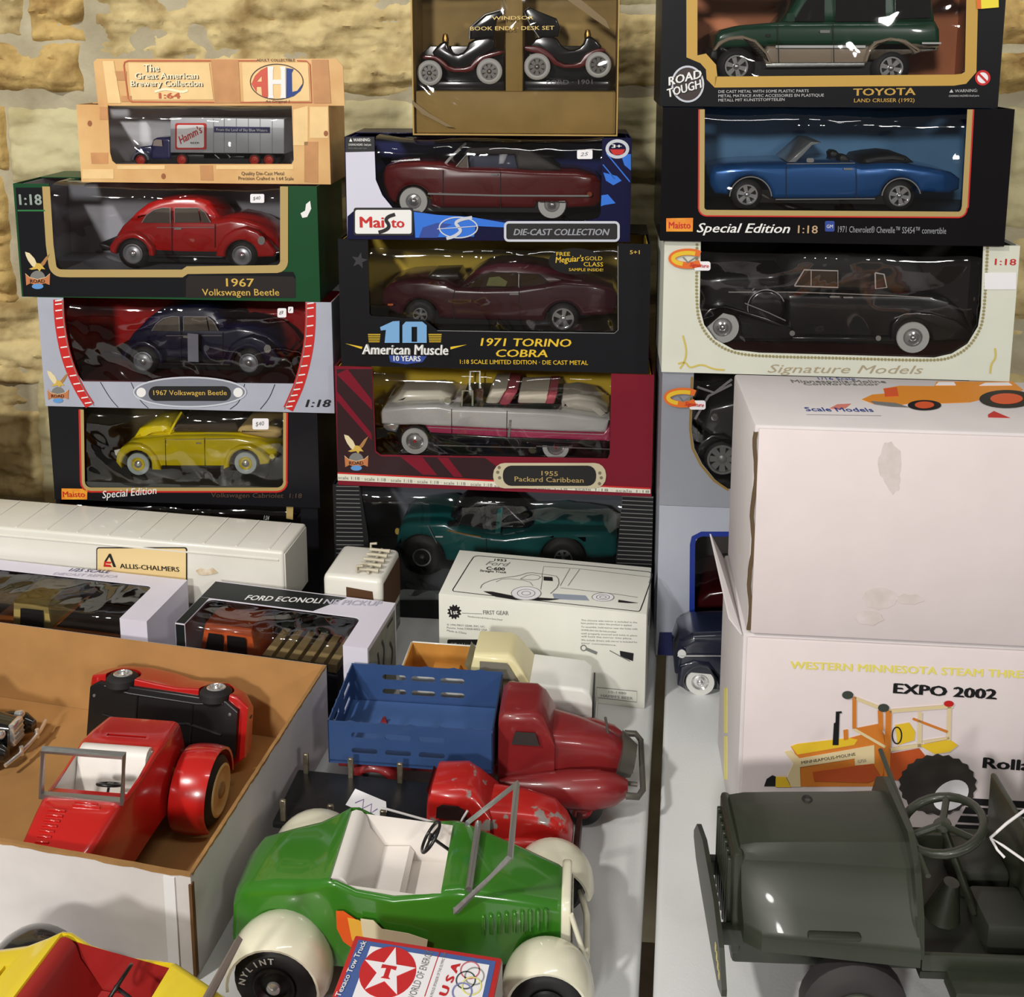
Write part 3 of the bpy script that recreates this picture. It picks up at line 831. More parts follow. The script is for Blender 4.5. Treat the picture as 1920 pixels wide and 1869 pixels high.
for c in ((490, 440), (892, 728), (1778, 495)): F.plate('knot_print', arc(c[0], c[1], 12, 0, 360, 10, 16)[:-1], mat('knot_print', (150, 90, 54), .6), n=.0006)
F.text('small_lettering', 'Quality Die-Cast Metal', (1318, 722), (1550, 722), 20, mat('brown_ink', (70, 52, 40), .5), n=.0008)
F.text('small_lettering', 'Precision Crafted in 1:64 Scale', (1302, 748), (1602, 750), 20, mat('brown_ink', (70, 52, 40), .5), n=.0008)
# header card standing up from the top front edge
F.c = A1; F.lim = None
hd = F.plate('header_card', [(528, 345), (502, 105), (520, 88), (1830, 88), (1866, 128), (1876, 345)], WOOD, n=-.004, t=.0012)
G = F.shifted(-.0036, A1)
for pts, mm in (([(640, 205), (690, 205), (690, 155), (625, 155)], PL2), ([(1150, 92), (1300, 92), (1312, 330), (1172, 330)], PL2), ([(1700, 92), (1790, 92), (1806, 330), (1710, 330)], PL2), ([(700, 110), (1140, 110), (1165, 310), (715, 312)], PL3), ([(1320, 110), (1680, 110), (1690, 318), (1330, 322)], PL3), ([(560, 100), (620, 100), (660, 330), (590, 330)], PL3), ([(660, 290), (720, 290), (720, 322), (664, 322)], PL2)):
    G.plate('plank_print', pts, mm, n=.0003, parent=hd)
RB = mat('rust_print', (186, 92, 58), .5)
G.stroke('ruled_border', [(1150, 98), (700, 98), (680, 106), (676, 125), (700, 305), (715, 322), (1168, 325)], .0016, RB, .0006, parent=hd)
G.stroke('ruled_border', [(1300, 98), (1400, 98)], .0016, RB, .0006, parent=hd)
G.stroke('ruled_border', [(1620, 98), (1672, 100), (1690, 118), (1700, 325), (1312, 325)], .0016, RB, .0006, parent=hd)
CREAM = mat('cream_print', (242, 232, 196), .5)
for st, p0, p1, cp in (('The', (785, 158), (872, 158), 42), ('Great American', (738, 198), (1082, 196), 36), ('Brewery Collection', (715, 238), (1106, 238), 34)):
    G.text('header_shadow_lettering', st, (p0[0] + 4, p0[1] + 3), (p1[0] + 4, p1[1] + 3), cp, mat('brown_ink', (70, 52, 40), .5), n=.0007, bold=.035, parent=hd)
    G.text('header_lettering', st, p0, p1, cp, CREAM, n=.001, bold=.02, parent=hd)
G.stroke('flourish', smoothline([(845, 268), (900, 250), (960, 262), (1000, 270), (1026, 258)], 2), .003, CREAM, .0009, parent=hd)
G.text('header_scale_lettering', '1:64', (868, 304), (986, 304), 32, RB, n=.0009, bold=.04, parent=hd)
G.text('small_lettering', 'ADULT COLLECTIBLE', (1400, 102), (1610, 102), 15, mat('brown_ink', (70, 52, 40), .5), n=.0009, bold=.01, parent=hd)
ov = G.stroke('oval_emblem', arc(1510, 213, 144, 0, 360, 40, 96)[:-1], .0013, mat('brown_ink', (70, 52, 40), .5), .0007, closed=True, parent=hd)
G.plate('letter_a', [(1372, 225), (1392, 180), (1425, 148), (1458, 132), (1462, 300), (1430, 292), (1426, 240), (1400, 240), (1400, 270)], mat('brick_red_print', (204, 84, 66), .5), n=.0009, parent=ov, holes=[[(1400, 212), (1428, 212), (1428, 180)]])
G.plate('letter_h', [(1462, 130), (1494, 130), (1490, 150), (1490, 202), (1534, 202), (1534, 150), (1528, 130), (1560, 130), (1556, 150), (1560, 302), (1528, 302), (1534, 285), (1534, 226), (1490, 226), (1490, 285), (1496, 302), (1462, 302), (1466, 285)], WHITEINK, n=.0009, parent=ov)
G.plate('letter_l', [(1562, 138), (1602, 144), (1592, 165), (1594, 268), (1622, 262), (1652, 222), (1640, 262), (1602, 292), (1562, 302)], mat('deep_blue_print', (26, 58, 128), .5), n=.0009, parent=ov)
G.text('small_lettering', 'An Original 1', (1450, 326), (1580, 326), 14, mat('brown_ink', (70, 52, 40), .5), n=.0009, parent=hd)
bh.R.c = None
# the small semi truck itself
NB = paint('dark_blue_paint', (34, 34, 92)); SILV = mat('silver_trailer_paint', (178, 180, 184), .4, .3)
REDHUB = mat('red_wheel_centre', (206, 58, 42), .5)
sp_ham = dict(paint=NB, wheels=[(768, 640, 34, 26), (992, 638, 34, 26), (1388, 640, 34, 26), (1467, 640, 34, 26)], wopt=dict(hub_m=REDHUB, n=.001, wd=.008),
    slabs=[('trailer', [(930, 408), (1552, 415), (1552, 606), (930, 600)], SILV, dict(n0=.001, bevel=.0012)),
           ('hood', [(725, 636), (728, 590), (745, 570), (820, 562), (822, 640)], None, dict(n0=-.006, bevel=.003)),
           ('cab', [(815, 640), (818, 560), (826, 530), (845, 520), (905, 518), (925, 530), (930, 640)], None, dict(n0=-.002, bevel=.003, tumble=.12)),
           ('front_fender', arc(768, 640, 48, 0, 180, 10) + arc(768, 640, 36, 180, 0, 10), mat('grey_fender_paint', (120, 124, 140), .3), dict(n0=.002, n1=-.012, bevel=.0012, both=True)),
           ('frame', [(850, 640), (850, 618), (1020, 610), (1108, 612), (1108, 640)], BLACK, dict(n0=-.004, bevel=.001)),
           ('tank', [(1258, 618), (1330, 618), (1330, 634), (1258, 634)], BLACK, dict(n0=-.002, bevel=.001))],
    plates=[('cab_window', [(832, 562), (836, 535), (850, 528), (880, 530), (884, 566)], mat('pale_window', (186, 170, 160), .2), -.001), ('sign_panel', rrect(958, 438, 1128, 582, 10), REDINK, .0018),
            ('sign_field', rrect(968, 448, 1116, 572, 10), WHITEINK, .0022), ('slogan_panel', [(1170, 456), (1474, 460), (1474, 492), (1170, 488)], mat('navy_print', (44, 40, 92), .5), .0020)],
    strokes=[('panel_rib', [(x, 414), (x, 602)], .0006, mat('grey_rib', (146, 148, 152), .4, .3), .0016) for x in (1166, 1224, 1290, 1356, 1420, 1486)] + [('landing_gear', [(1165, 612), (1215, 655)], .0012, SILVER, -.004), ('landing_gear', [(1205, 612), (1252, 655)], .0012, SILVER, -.02)])
def ham(car, F, XP, zb):
    F.text('beer_lettering', "Hamm's", (990, 552), (1112, 486), 44, REDINK, n=.003, bold=.015, shear=.3)
    F.text('small_lettering', 'BEER', (1044, 550), (1092, 550), 10, INK, n=.003)
    F.text('slogan_lettering', 'From the Land of Sky Blue Waters', (1185, 480), (1462, 484), 15, WHITEINK, n=.0028)
side_car('model_truck', 'small navy cab semi truck with silver trailer in the plank print carton', bh, A1, sp_ham, flank=.02, width=.045, tweak=ham)

# ------------------------------------------------------------ middle stack
MP, MA = (0.0, 1.25), math.radians(5)
zm = [0.0] + [zat(930, y, MP, MA) for y in (919, 693, 452, 258)]
BLK = card('black_card', (22, 22, 26))

# teal sports car carton
bt = Box('toy_car_box', 'ribbed black carton with a full width clear window, holding the teal sports car', MP, MA, 628, 1222, zm[0], zm[1] - .0005, .15)
WT = [(1690, 60), (1640, 500), (1625, 690), (190, 690), (160, 300), (110, 10)]
bt.carton(card('ribbed_black_card', (30, 30, 32)), WT, crop=D6, inner=card('dark_slate_card', (104, 108, 116)), floor_m=mat('pale_grey_base', (128, 134, 134), .4), floor_z=zat(930, 1090, MP, MA))
F = bt.F
RIB = mat('grey_rib_print', (112, 112, 110), .45)
for side in (0, 1):
    for i in range(19):
        y = 30 + i * 25 + (8 if side else -34)
        if side == 0:
            p = [(-30, y + 8), (105 + (y / 690) * 60, y + 10)]
        else:
            p = [(1690 - (y / 500) * 40, y), (1885, y + 10)]
        F.c = D6
        F.stroke('printed_rib', p, .0012, RIB, .0006)
TEAL = paint('teal_paint', (22, 88, 86))
sp_teal = dict(paint=TEAL, wheels=[(480, 440, 128, 56), (1330, 450, 128, 56)], wopt=dict(spokes=6, n=-.004, wd=.02),
    slabs=[('body', [(330, 400), (322, 330), (345, 268), (380, 246), (450, 236), (560, 228), (625, 226), (700, 262), (850, 300), (980, 310), (1130, 290), (1300, 285), (1480, 290), (1600, 300), (1655, 340), (1660, 430), (1640, 462), (1478, 462)] + arc(1330, 455, 142, 0, 180, 12) + [(1150, 462), (640, 460)] + arc(480, 450, 142, 0, 180, 12), None, dict(bulge=.06, taper=.3, bevel=.006)),
           ('cabin', [(640, 232), (720, 165), (790, 128), (860, 118), (940, 128), (1000, 160), (1060, 215), (1140, 275), (1120, 300), (860, 305), (700, 265)], mat('black_gloss_roof', (20, 22, 26), .2), dict(n0=-.014, bevel=.008, tumble=.2))],
    plates=[('door_window', [(668, 232), (790, 150), (850, 145), (850, 290), (700, 258)], DARKGLASS, -.012), ('quarter_window', [(1020, 225), (1050, 228), (1100, 262), (1025, 275)], DARKGLASS, -.010), ('pillar', [(920, 300), (935, 160), (965, 148), (965, 165), (950, 305)], TEAL, -.008),
            ('door_mirror', rrect(640, 205, 695, 240, 12), BLACK, .004), ('badge', rrect(566, 296, 612, 304, 3), WHITEINK, .004), ('side_marker', arc(325, 300, 14, 0, 360, 10, 20)[:-1], GOLD, -.012)],
    strokes=[('gold_sill_trim', [(640, 262), (740, 285), (840, 302)], .0016, mat('gold_trim', (190, 140, 70), .35, .5), .0035), ('door_seam', [(870, 312), (875, 400), (900, 455)], .0008, SEAM, .0038), ('front_seam', [(520, 232), (575, 340)], .0008, CHROME, .0036)])
side_car('model_car', 'teal low-slung die-cast sports car in the ribbed black carton', bt, D6, sp_teal, flank=.03, width=.1)

# white, pink and black convertible carton
bp_ = Box('toy_car_box', 'maroon display carton with a cream name plate and a white foot band', (MP[0], MP[1] - .002), MA, 631, 1224, zm[1], zm[2] - .0005, .14)
MAR = card('maroon_card', (118, 26, 42), .4)
WP = [(1588, 820), (1580, 1225), (1570, 1250), (330, 1230), (305, 1210), (285, 760)]
bp_.carton(MAR, WP, crop=A4, inner=card('gold_card', (214, 182, 48), .45), floor_m=mat('dark_base', (36, 36, 38), .4), floor_z=zat(930, 853, MP, MA) - zm[1] + .002)
F = bp_.F; F.c = A4
lp = F.plate('dark_left_panel', [(92, 762), (283, 762), (300, 1215), (335, 1238), (900, 1246), (960, 1290), (955, 1370), (92, 1325)], mat('dark_maroon_print', (44, 18, 24), .42), n=.0003)
for pts in ([(92, 790), (150, 760), (283, 930), (286, 985)], [(92, 880), (280, 1110), (283, 1150), (92, 930)], [(440, 1240), (560, 1242), (640, 1340), (560, 1336)], [(640, 1244), (700, 1246), (780, 1350), (730, 1348)]):
    F.plate('maroon_stripe', pts, MAR, n=.0006, parent=lp)
F.stroke('red_rule', [(92, 1327), (1800, 1412)], .0022, REDINK, .0007)
fb = F.plate('foot_band', [(92, 1330), (1802, 1414), (1802, 1440), (92, 1368)], mat('cream_band_print', (222, 218, 200), .5), n=.0005)
F.text('repeated_scale_lettering', 'scale 1:18 · scale 1:18 · scale 1:18 · scale 1:18 · scale 1:18 · scale 1:18', (100, 1360), (940, 1402), 18, INKGREY, n=.0009, parent=fb)
F.text('repeated_scale_lettering', 'scale 1:18 · scale 1:18 · scale 1:18 · scale 1:18', (950, 1404), (1795, 1436), 15, INKGREY, n=.0009, parent=fb)
np_ = F.plate('name_plate', rrect(945, 1272, 1560, 1410, 62), mat('cream_plate_print', (196, 186, 156), .45), n=.0012)
F.plate('name_plate_field', rrect(998, 1286, 1506, 1396, 46), INK, n=.0016, parent=np_)
for x, y in ((978, 1296), (970, 1322), (980, 1352), (1526, 1326), (1534, 1352), (1524, 1384)): F.plate('rivet', arc(x, y, 9, 0, 360, 10)[:-1], mat('rivet_print', (120, 110, 88), .5), n=.0016, parent=np_)
F.text('year_lettering', '1955', (1208, 1338), (1298, 1342), 26, PALEGOLD, n=.002, bold=.01, parent=np_)
F.text('title_lettering', 'Packard Caribbean', (1062, 1370), (1438, 1378), 28, PALEGOLD, n=.002, bold=.01, parent=np_)
eagle(F, 132, 1118, 118)
WHT = paint('white_paint', (224, 222, 218)); PNK = paint('pink_paint', (196, 62, 104)); BKP = paint('black_paint', (18, 18, 20))
sp_pack = dict(paint=WHT, wheels=[(515, 1160, 84, 50), (1285, 1192, 84, 50)], wopt=dict(band=.88, n=-.003, cap=.12, cap_m=REDINK),
    slabs=[('body', [(330, 1065), (325, 1000), (345, 978), (480, 964), (640, 960), (720, 976), (1020, 986), (1180, 992), (1320, 1002), (1450, 1020), (1580, 1040), (1562, 1112), (1300, 1106), (1020, 1094), (720, 1080), (590, 1076), (540, 1070), (430, 1072)], None, dict(bevel=.005)),
           ('pink_side_band', [(575, 1076), (720, 1082), (1020, 1096), (1300, 1108), (1545, 1116), (1582, 1075), (1582, 1158), (1020, 1136), (600, 1112)], PNK, dict(n0=-.001, bevel=.002)),
           ('lower_body', [(600, 1110), (1020, 1134), (1582, 1156), (1582, 1196), (1362, 1190), (1200, 1182), (900, 1180), (620, 1176)], BKP, dict(n0=-.001, bevel=.002)),
           ('front_end', [(328, 1065), (432, 1070), (410, 1120), (360, 1110), (335, 1090)], CHROME, dict(n0=-.006, bevel=.003)),
           ('rear_deck', [(1300, 1000), (1320, 950), (1400, 940), (1500, 960), (1570, 1020), (1570, 1040)], mat('pale_deck_paint', (206, 200, 184), .3, 0, .5), dict(n0=-.012, bevel=.01)),
           ('hood', [(350, 985), (420, 920), (640, 915), (700, 950), (700, 975)], mat('cream_hood_paint', (210, 204, 186), .3, 0, .5), dict(n0=-.02, bevel=.01)),
           ('front_seat', [(885, 985), (930, 900), (1010, 895), (960, 985)], mat('cream_vinyl', (214, 206, 186), .5), dict(n0=-.01, bevel=.004)),
           ('seat_panel', [(960, 985), (1010, 900), (1070, 905), (1020, 985)], mat('pink_vinyl', (190, 84, 98), .5), dict(n0=-.008, bevel=.003)),
           ('rear_seat', [(1070, 985), (1080, 920), (1240, 915), (1240, 990)], mat('cream_vinyl', (214, 206, 186), .5), dict(n0=-.012, bevel=.004)),
           ('seat_panel', [(1215, 988), (1245, 915), (1290, 918), (1270, 990)], mat('pink_vinyl', (190, 84, 98), .5), dict(n0=-.010, bevel=.003)),
           ('cockpit', [(760, 985), (760, 960), (1310, 965), (1310, 995)], BLACK, dict(n0=-.008, bevel=.001))],
    strokes=[('windscreen_frame', [(770, 970), (775, 886), (830, 886), (830, 968)], .0024, CHROME, -.004), ('windscreen_frame', [(770, 970), (775, 886), (830, 886), (830, 968)], .0024, CHROME, -.085),
             ('sill_trim', [(620, 1174), (900, 1182), (1180, 1188)], .0014, CHROME, .002), ('rear_sill_trim', [(1180, 1180), (1580, 1196)], .0014, CHROME, .002), ('door_seam', [(718, 978), (718, 1130)], .0007, SEAM, .0014), ('door_seam', [(1020, 988), (1018, 1130)], .0007, SEAM, .0014),
             ('chrome_louvre', [(1040, 1036), (1034, 1080), (1030, 1130)], .0028, CHROME, .0018), ('belt_trim', [(590, 1078), (1020, 1097), (1545, 1117)], .0007, CHROME, .0014)],
    plates=[('wind_deflector', [(838, 964), (838, 900), (880, 892), (880, 970)], mat('brown_glass', (70, 44, 34), .15), -.02), ('door_mirror', arc(690, 950, 20, 0, 360, 10)[:-1], CHROME, -.01)])
side_car('model_car', 'white, pink and black open-top die-cast car with whitewall tyres', bp_, A4, sp_pack, flank=.026, width=.1)

# dark red muscle car carton
bq = Box('toy_car_box', 'black display carton with yellow title and a big blue number ten emblem', MP, MA, 637, 1218, zm[2], zm[3] - .0005, .14)
WQ = [(1622, 85), (1625, 545), (1605, 563), (640, 550), (585, 505), (560, 492), (280, 472), (270, 460), (262, 75)]
bq.carton(BLK, WQ, crop=A4, inner=card('olive_gold_card', (196, 168, 62), .45), floor_m=mat('dark_base', (36, 36, 38), .4), floor_z=zat(930, 612, MP, MA) - zm[2])
F = bq.F; F.c = A4
YT = mat('yellow_print', (226, 188, 48), .45)
F.text('title_lettering', '1971 TORINO', (875, 634), (1372, 640), 44, YT, bold=.02, shear=.15)
F.text('title_lettering', 'COBRA', (960, 694), (1242, 696), 42, YT, bold=.02, shear=.15)
F.text('small_lettering', '1:18 SCALE LIMITED EDITION · DIE CAST METAL', (764, 732), (1462, 738), 24, YT, bold=.008)
sl = F.stroke('window_edge_print', [(1625, 90), (1626, 548), (1606, 566), (640, 552)], .0009, INKGREY, .0006)
em = F.plate('number_emblem', [(330, 530), (400, 498), (436, 496), (436, 615), (355, 615), (362, 545), (335, 548)], mat('sky_blue_print', (120, 168, 214), .4), n=.003)
F.plate('number_zero', [(452, 615), (452, 520), (470, 500), (560, 500), (584, 520), (584, 615)], mat('sky_blue_print', (120, 168, 214), .4), n=.003, holes=[[(502, 610), (502, 528), (532, 528), (532, 610)]], parent=em)
for x0, x1 in ((262, 330), (592, 664)):
    for i in range(5): F.stroke('yellow_bar', [(x0 + i, 572 + i * 10), (x1 - i, 572 + i * 10)], .0011, YT, .0006)
F.plate('ribbon', [(140, 622), (232, 640), (228, 652)], YT, n=.0006); F.plate('ribbon', [(800, 628), (712, 640), (712, 654)], YT, n=.0006)
F.text('series_shadow_lettering', 'American Muscle', (236, 678), (706, 682), 58, INKGREY, n=.0031, bold=.05, shear=.1)
F.text('series_lettering', 'American Muscle', (232, 676), (702, 680), 56, WHITEINK, n=.0034, bold=.02, shear=.1)
F.plate('lower_shield', [(376, 686), (584, 690), (560, 722), (470, 735), (384, 722)], BLUEINK, n=.0006)
F.text('years_lettering', '10 YEARS', (402, 716), (550, 718), 30, WHITEINK, n=.001, bold=.03)
of = F.plate('offer_badge', arc(1392, 172, 145, 0, 360, 32, 72)[:-1], BLACK, n=.0022)
F.text('offer_lettering', 'FREE', (1290, 142), (1365, 142), 22, YT, n=.0028, bold=.01, parent=of)
F.text('offer_lettering', "Meguiar's", (1285, 180), (1440, 170), 34, YT, n=.0028, bold=.015, shear=.2, parent=of)
F.text('offer_lettering', 'GOLD', (1445, 166), (1540, 166), 22, YT, n=.0028, parent=of)
F.text('offer_lettering', 'CLASS', (1438, 198), (1544, 200), 24, YT, n=.0028, parent=of)
F.text('offer_lettering', 'SAMPLE INSIDE!', (1358, 224), (1544, 226), 16, YT, n=.0028, parent=of)
F.text('age_lettering', '5+1', (1690, 134), (1744, 134), 22, GOLD, n=.001, bold=.02)
for c in ((215, 170),):
    F.plate('star_print', [(c[0] + (46 if i % 2 == 0 else 19) * math.sin(i * math.pi / 5 + .2), c[1] - (46 if i % 2 == 0 else 19) * math.cos(i * math.pi / 5 + .2)) for i in range(10)], mat('charcoal_print', (48, 48, 52), .45), n=.0005)
PLUM = paint('dark_plum_paint', (70, 26, 36))
sp_tor = dict(paint=PLUM, wheels=[(545, 470, 84, 40), (1325, 490, 84, 60)], wopt=dict(spokes=5, n=-.002),
    slabs=[('body', [(335, 420), (328, 380), (340, 335), (375, 305), (450, 285), (560, 280), (680, 292), (745, 318), (900, 324), (1080, 320), (1230, 300), (1330, 285), (1480, 300), (1600, 335), (1625, 380), (1620, 440), (1590, 475), (1420, 478)] + arc(1325, 495, 98, 10, 178, 10) + [(1220, 505), (650, 490)] + arc(545, 480, 100, 0, 180, 10) + [(380, 450)], None, dict(bulge=.06, taper=.25, bevel=.005)),
           ('hood_scoop', [(560, 285), (600, 262), (740, 258), (760, 300), (700, 305)], mat('black_hood_paint', (34, 26, 20), .35, 0, .5), dict(n0=-.022, bevel=.004)),
           ('cabin', [(760, 320), (830, 255), (890, 222), (960, 205), (1080, 203), (1200, 220), (1320, 255), (1460, 300), (1440, 320), (1000, 326)], None, dict(n0=-.008, bevel=.008, tumble=.25)),
           ('sill', [(600, 492), (1230, 505), (1230, 540), (620, 530)], mat('dark_base', (36, 36, 38), .4), dict(n0=-.01, bevel=.002))],
    plates=[('door_window', [(800, 320), (865, 268), (930, 242), (1072, 240), (1076, 318)], mat('brown_window', (60, 46, 32), .12), -.006), ('quarter_window', [(1090, 244), (1190, 256), (1238, 292), (1215, 302), (1090, 316)], mat('brown_window', (60, 46, 32), .12), -.006),
            ('seat_back', [(905, 312), (920, 268), (975, 262), (1020, 290), (1010, 316)], mat('olive_seat', (112, 112, 62), .5), -.0052), ('side_marker', rrect(372, 402, 402, 412, 4), ORANGEINK, .0035), ('door_handle', rrect(1035, 346, 1085, 354, 3), CHROME, .0035)],
    strokes=[('window_frame', [(770, 322), (865, 262), (930, 238), (1190, 250), (1242, 292), (1215, 304)], .0010, SEAM, -.005), ('door_pillar', [(1082, 240), (1082, 318)], .0016, CHROME, -.005), ('door_seam', [(735, 330), (722, 400), (735, 490)], .0007, SEAM, .0032), ('door_seam', [(1086, 325), (1092, 490)], .0007, SEAM, .0032)])
side_car('model_car', 'dark plum fastback die-cast car in the black carton with yellow title', bq, A4, sp_tor, flank=.026, width=.098)

# dark red soft-top carton
FP = (MP[0], MP[1] + .004)
bf = Box('toy_car_box', 'blue and white display carton with a big white logo label, holding the dark red soft-top', FP, math.radians(3), 648, 1183, zm[3], zm[4], .13)
NV = card('deep_navy_card', (20, 20, 56), .35)
WF_ = [(1540, 745), (1532, 1140)] + arc(1492, 1155, 40, 0, -80, 4) + [(1440, 1205), (1000, 1200), (700, 1180), (505, 1150), (395, 1130), (340, 1060), (305, 980), (298, 740)]
bf.carton(NV, WF_, crop=A3, inner=card('royal_blue_card', (30, 40, 110), .4), floor_m=mat('dark_base', (36, 36, 38), .4), floor_z=zat(930, 412, FP, MA) - zm[3])
F = bf.F; F.c = A3
F.plate('white_left_panel', [(140, 830), (298, 826), (304, 980), (340, 1065), (395, 1132), (200, 1136), (150, 1180), (150, 1290)], mat('pale_lilac_print', (206, 206, 222), .4), n=.0004)
wp = F.plate('warning_panel', [(140, 740), (296, 738), (298, 826), (140, 830)], INK, n=.0005)
F.text('warning_lettering', '▲ WARNING:', (160, 772), (276, 770), 18, WHITEINK, n=.0008, bold=.02, parent=wp)
F.text('small_lettering', 'CHOKING HAZARD - Small parts', (156, 794), (280, 794), 12, WHITEINK, n=.0008, parent=wp)
F.text('small_lettering', 'Not for children under 3 years', (156, 812), (256, 812), 10, INKGREY, n=.0008, parent=wp)
lb = F.plate('logo_label', rrect(184, 1132, 510, 1284, 14), INK, n=.0006)
F.plate('logo_field', rrect(192, 1144, 500, 1274, 12), WHITEINK, n=.0009, parent=lb)
F.text('logo_lettering', 'Mai', (218, 1240), (352, 1240), 62, REDINK, n=.0013, bold=.03, parent=lb)
F.text('logo_lettering', 'to', (388, 1240), (462, 1240), 56, REDINK, n=.0013, bold=.03, parent=lb)
F.stroke('logo_swoosh', smoothline([(410, 1168), (372, 1180), (358, 1200), (376, 1222), (376, 1242), (350, 1258), (320, 1266)], 2), .0045, INK, .0014, parent=lb)
LB2 = mat('bright_blue_print', (44, 112, 214), .4)
F.plate('blue_swirl', [(512, 1155), (640, 1172), (820, 1182), (1010, 1215), (1010, 1240), (850, 1232), (840, 1290), (520, 1296)], LB2, n=.0004)
F.plate('dark_swirl', [(540, 1296), (560, 1240), (640, 1215), (720, 1222), (660, 1250), (640, 1296)], BLUEINK, n=.0006)
F.stroke('oval_emblem', arc(755, 1240, 104, 0, 360, 36, 56)[:-1], .0016, mat('silver_print', (196, 200, 210), .4), .0009, closed=True)
F.stroke('emblem_s', smoothline([(830, 1185), (770, 1195), (735, 1215), (760, 1240), (770, 1262), (730, 1290), (690, 1300)], 2), .004, mat('silver_print', (196, 200, 210), .4), .001)
F.stroke('emblem_line', [(640, 1248), (860, 1232)], .001, mat('silver_print', (196, 200, 210), .4), .001)
cp = F.stroke('title_border', rrect(1010, 1212, 1628, 1312, 20), .0030, mat('silver_print', (196, 200, 210), .4), .0008, closed=True)
F.plate('title_field', rrect(1018, 1220, 1620, 1304, 16), INK, n=.0006)
F.text('title_lettering', 'DIE-CAST COLLECTION', (1055, 1282), (1580, 1282), 36, mat('grey_silver_print', (150, 152, 160), .4), n=.001, bold=.03, shear=.25)
ag = F.stroke('age_badge', arc(1622, 812, 56, 0, 360, 26, 44)[:-1], .004, mat('silver_print', (196, 200, 210), .4), .0006, closed=True)
F.text('age_lettering', '3+', (1590, 806), (1645, 806), 20, WHITEINK, n=.001, bold=.03, parent=ag)
F.plate('age_field', [(1580, 814), (1664, 814), (1650, 842), (1600, 844)], REDINK, n=.0008, parent=ag)
for pts in ([(1560, 838), (1568, 838), (1690, 985), (1690, 996)], [(1540, 898), (1546, 896), (1612, 975), (1606, 978)], [(1545, 940), (1620, 960), (1645, 985), (1600, 1010), (1560, 985)], [(1535, 1065), (1570, 1060), (1612, 1108), (1550, 1118), (1532, 1125)], [(1640, 840), (1696, 840), (1696, 930), (1660, 900)]):
    F.plate('blue_streak_print', pts, LB2, n=.0005)
bf.sticker((1402, 816), 84, 50, A3, '25')
WINE = paint('wine_red_paint', (104, 22, 24))
SOFT = mat('charcoal_canvas', (58, 54, 52), .8, bump=.3, bscale=600)
sp_ford = dict(paint=WINE, wheels=[(508, 1100, 84, 44), (1265, 1118, 84, 44)], wopt=dict(band=.92, n=-.003, cap=.26),
    slabs=[('body', [(352, 1090), (335, 1020), (330, 960), (350, 912), (410, 896), (560, 886), (670, 892), (760, 915), (980, 920), (1150, 932), (1400, 940), (1500, 962), (1535, 1000), (1532, 1110), (1500, 1136), (1350, 1138), (1335, 1105), (1180, 1105), (1170, 1138), (620, 1136)] + arc(508, 1108, 96, -12, 184, 12), None, dict(bulge=.05, taper=.2, bevel=.006)),
           ('soft_top', [(775, 850), (800, 812), (900, 798), (1050, 800), (1150, 830), (1230, 880), (1310, 935), (1200, 940), (1080, 930), (1060, 850)], SOFT, dict(n0=-.008, bevel=.006, tumble=.1)),
           ('cabin_interior', [(800, 920), (810, 855), (1060, 850), (1080, 930)], mat('dark_interior', (36, 40, 62), .6), dict(n0=-.016, bevel=.002)),
           ('seat_back', [(970, 905), (972, 850), (1000, 835), (1025, 842), (1000, 905)], mat('grey_seat', (150, 152, 158), .5), dict(n0=-.014, bevel=.003))],
    plates=[('vent_window', [(735, 915), (800, 842), (804, 916)], GREYGLASS, -.007), ('door_handle', rrect(935, 944, 972, 954, 4), CHROME, .004), ('tail_lamp', arc(1470, 1058, 14, 0, 360, 10)[:-1], mat('amber_lamp', (150, 70, 30), .3), .003)],
    strokes=[('windscreen_post', [(680, 895), (720, 850), (762, 816)], .0032, CHROME, -.008), ('windscreen_post', [(680, 895), (720, 850), (762, 816)], .0032, CHROME, -.085), ('vent_window_frame', [(735, 916), (800, 840), (806, 917), (735, 916)], .0012, CHROME, -.006), ('side_trim', [(590, 1054), (980, 1064), (1465, 1066)], .0022, CHROME, .004),
             ('door_seam', [(672, 925), (672, 1120)], .0007, SEAM, .0034), ('door_seam', [(985, 930), (985, 1130)], .0007, SEAM, .0034), ('hood_trim', [(360, 900), (520, 884)], .0012, CHROME, -.04), ('skirt_slot', [(1195, 1098), (1345, 1100)], .0009, SEAM, .003)])
side_car('model_car', 'dark red die-cast car with charcoal soft top and whitewall tyres', bf, A3, sp_ford, flank=.024, width=.094)

# cellophane wrapped bookend set
VP = (MP[0], MP[1] + .03)
zw0, zw1 = zm[4], zat(960, -45, VP, math.radians(4))
bw = Box('bookend_set_box', 'gold card box wrapped in clear film, holding two antique car bookends', VP, math.radians(4), 772, 1160, zw0, zw1, .085, cat='gift box')
GC = card('antique_gold_card', (176, 146, 84), .5, var=.1)
w, h, d = bw.w / 2, bw.h, bw.d
mk('tray_back', [(-w, d, 0), (w, d, 0), (w, d, h), (-w, d, h)], [(0, 1, 2, 3)], GC, bw.th)
block('box_back', (-w, d - .002, 0), (w, d, h), GC, bw.th)
for a, b in (((-w, 0, 0), (-w + .0015, d - .002, h)), ((w - .0015, 0, 0), (w, d - .002, h)), ((-w + .0015, 0, 0), (w - .0015, d - .002, .0015)), ((-w + .0015, 0, h - .0015), (w - .0015, d - .002, h))):
    block('box_side', a, b, GC, bw.th)
F = bw.F; F.c = A3
zs = F.px((1000, 500))[1]; ze = F.px((1000, 690))[1]
block('gold_step', (-w + .002, .010, .0015), (w - .002, d - .003, zs), GC, bw.th, .002)
ul, ur = F.px((1008, 300))[0], F.px((1102, 300))[0]
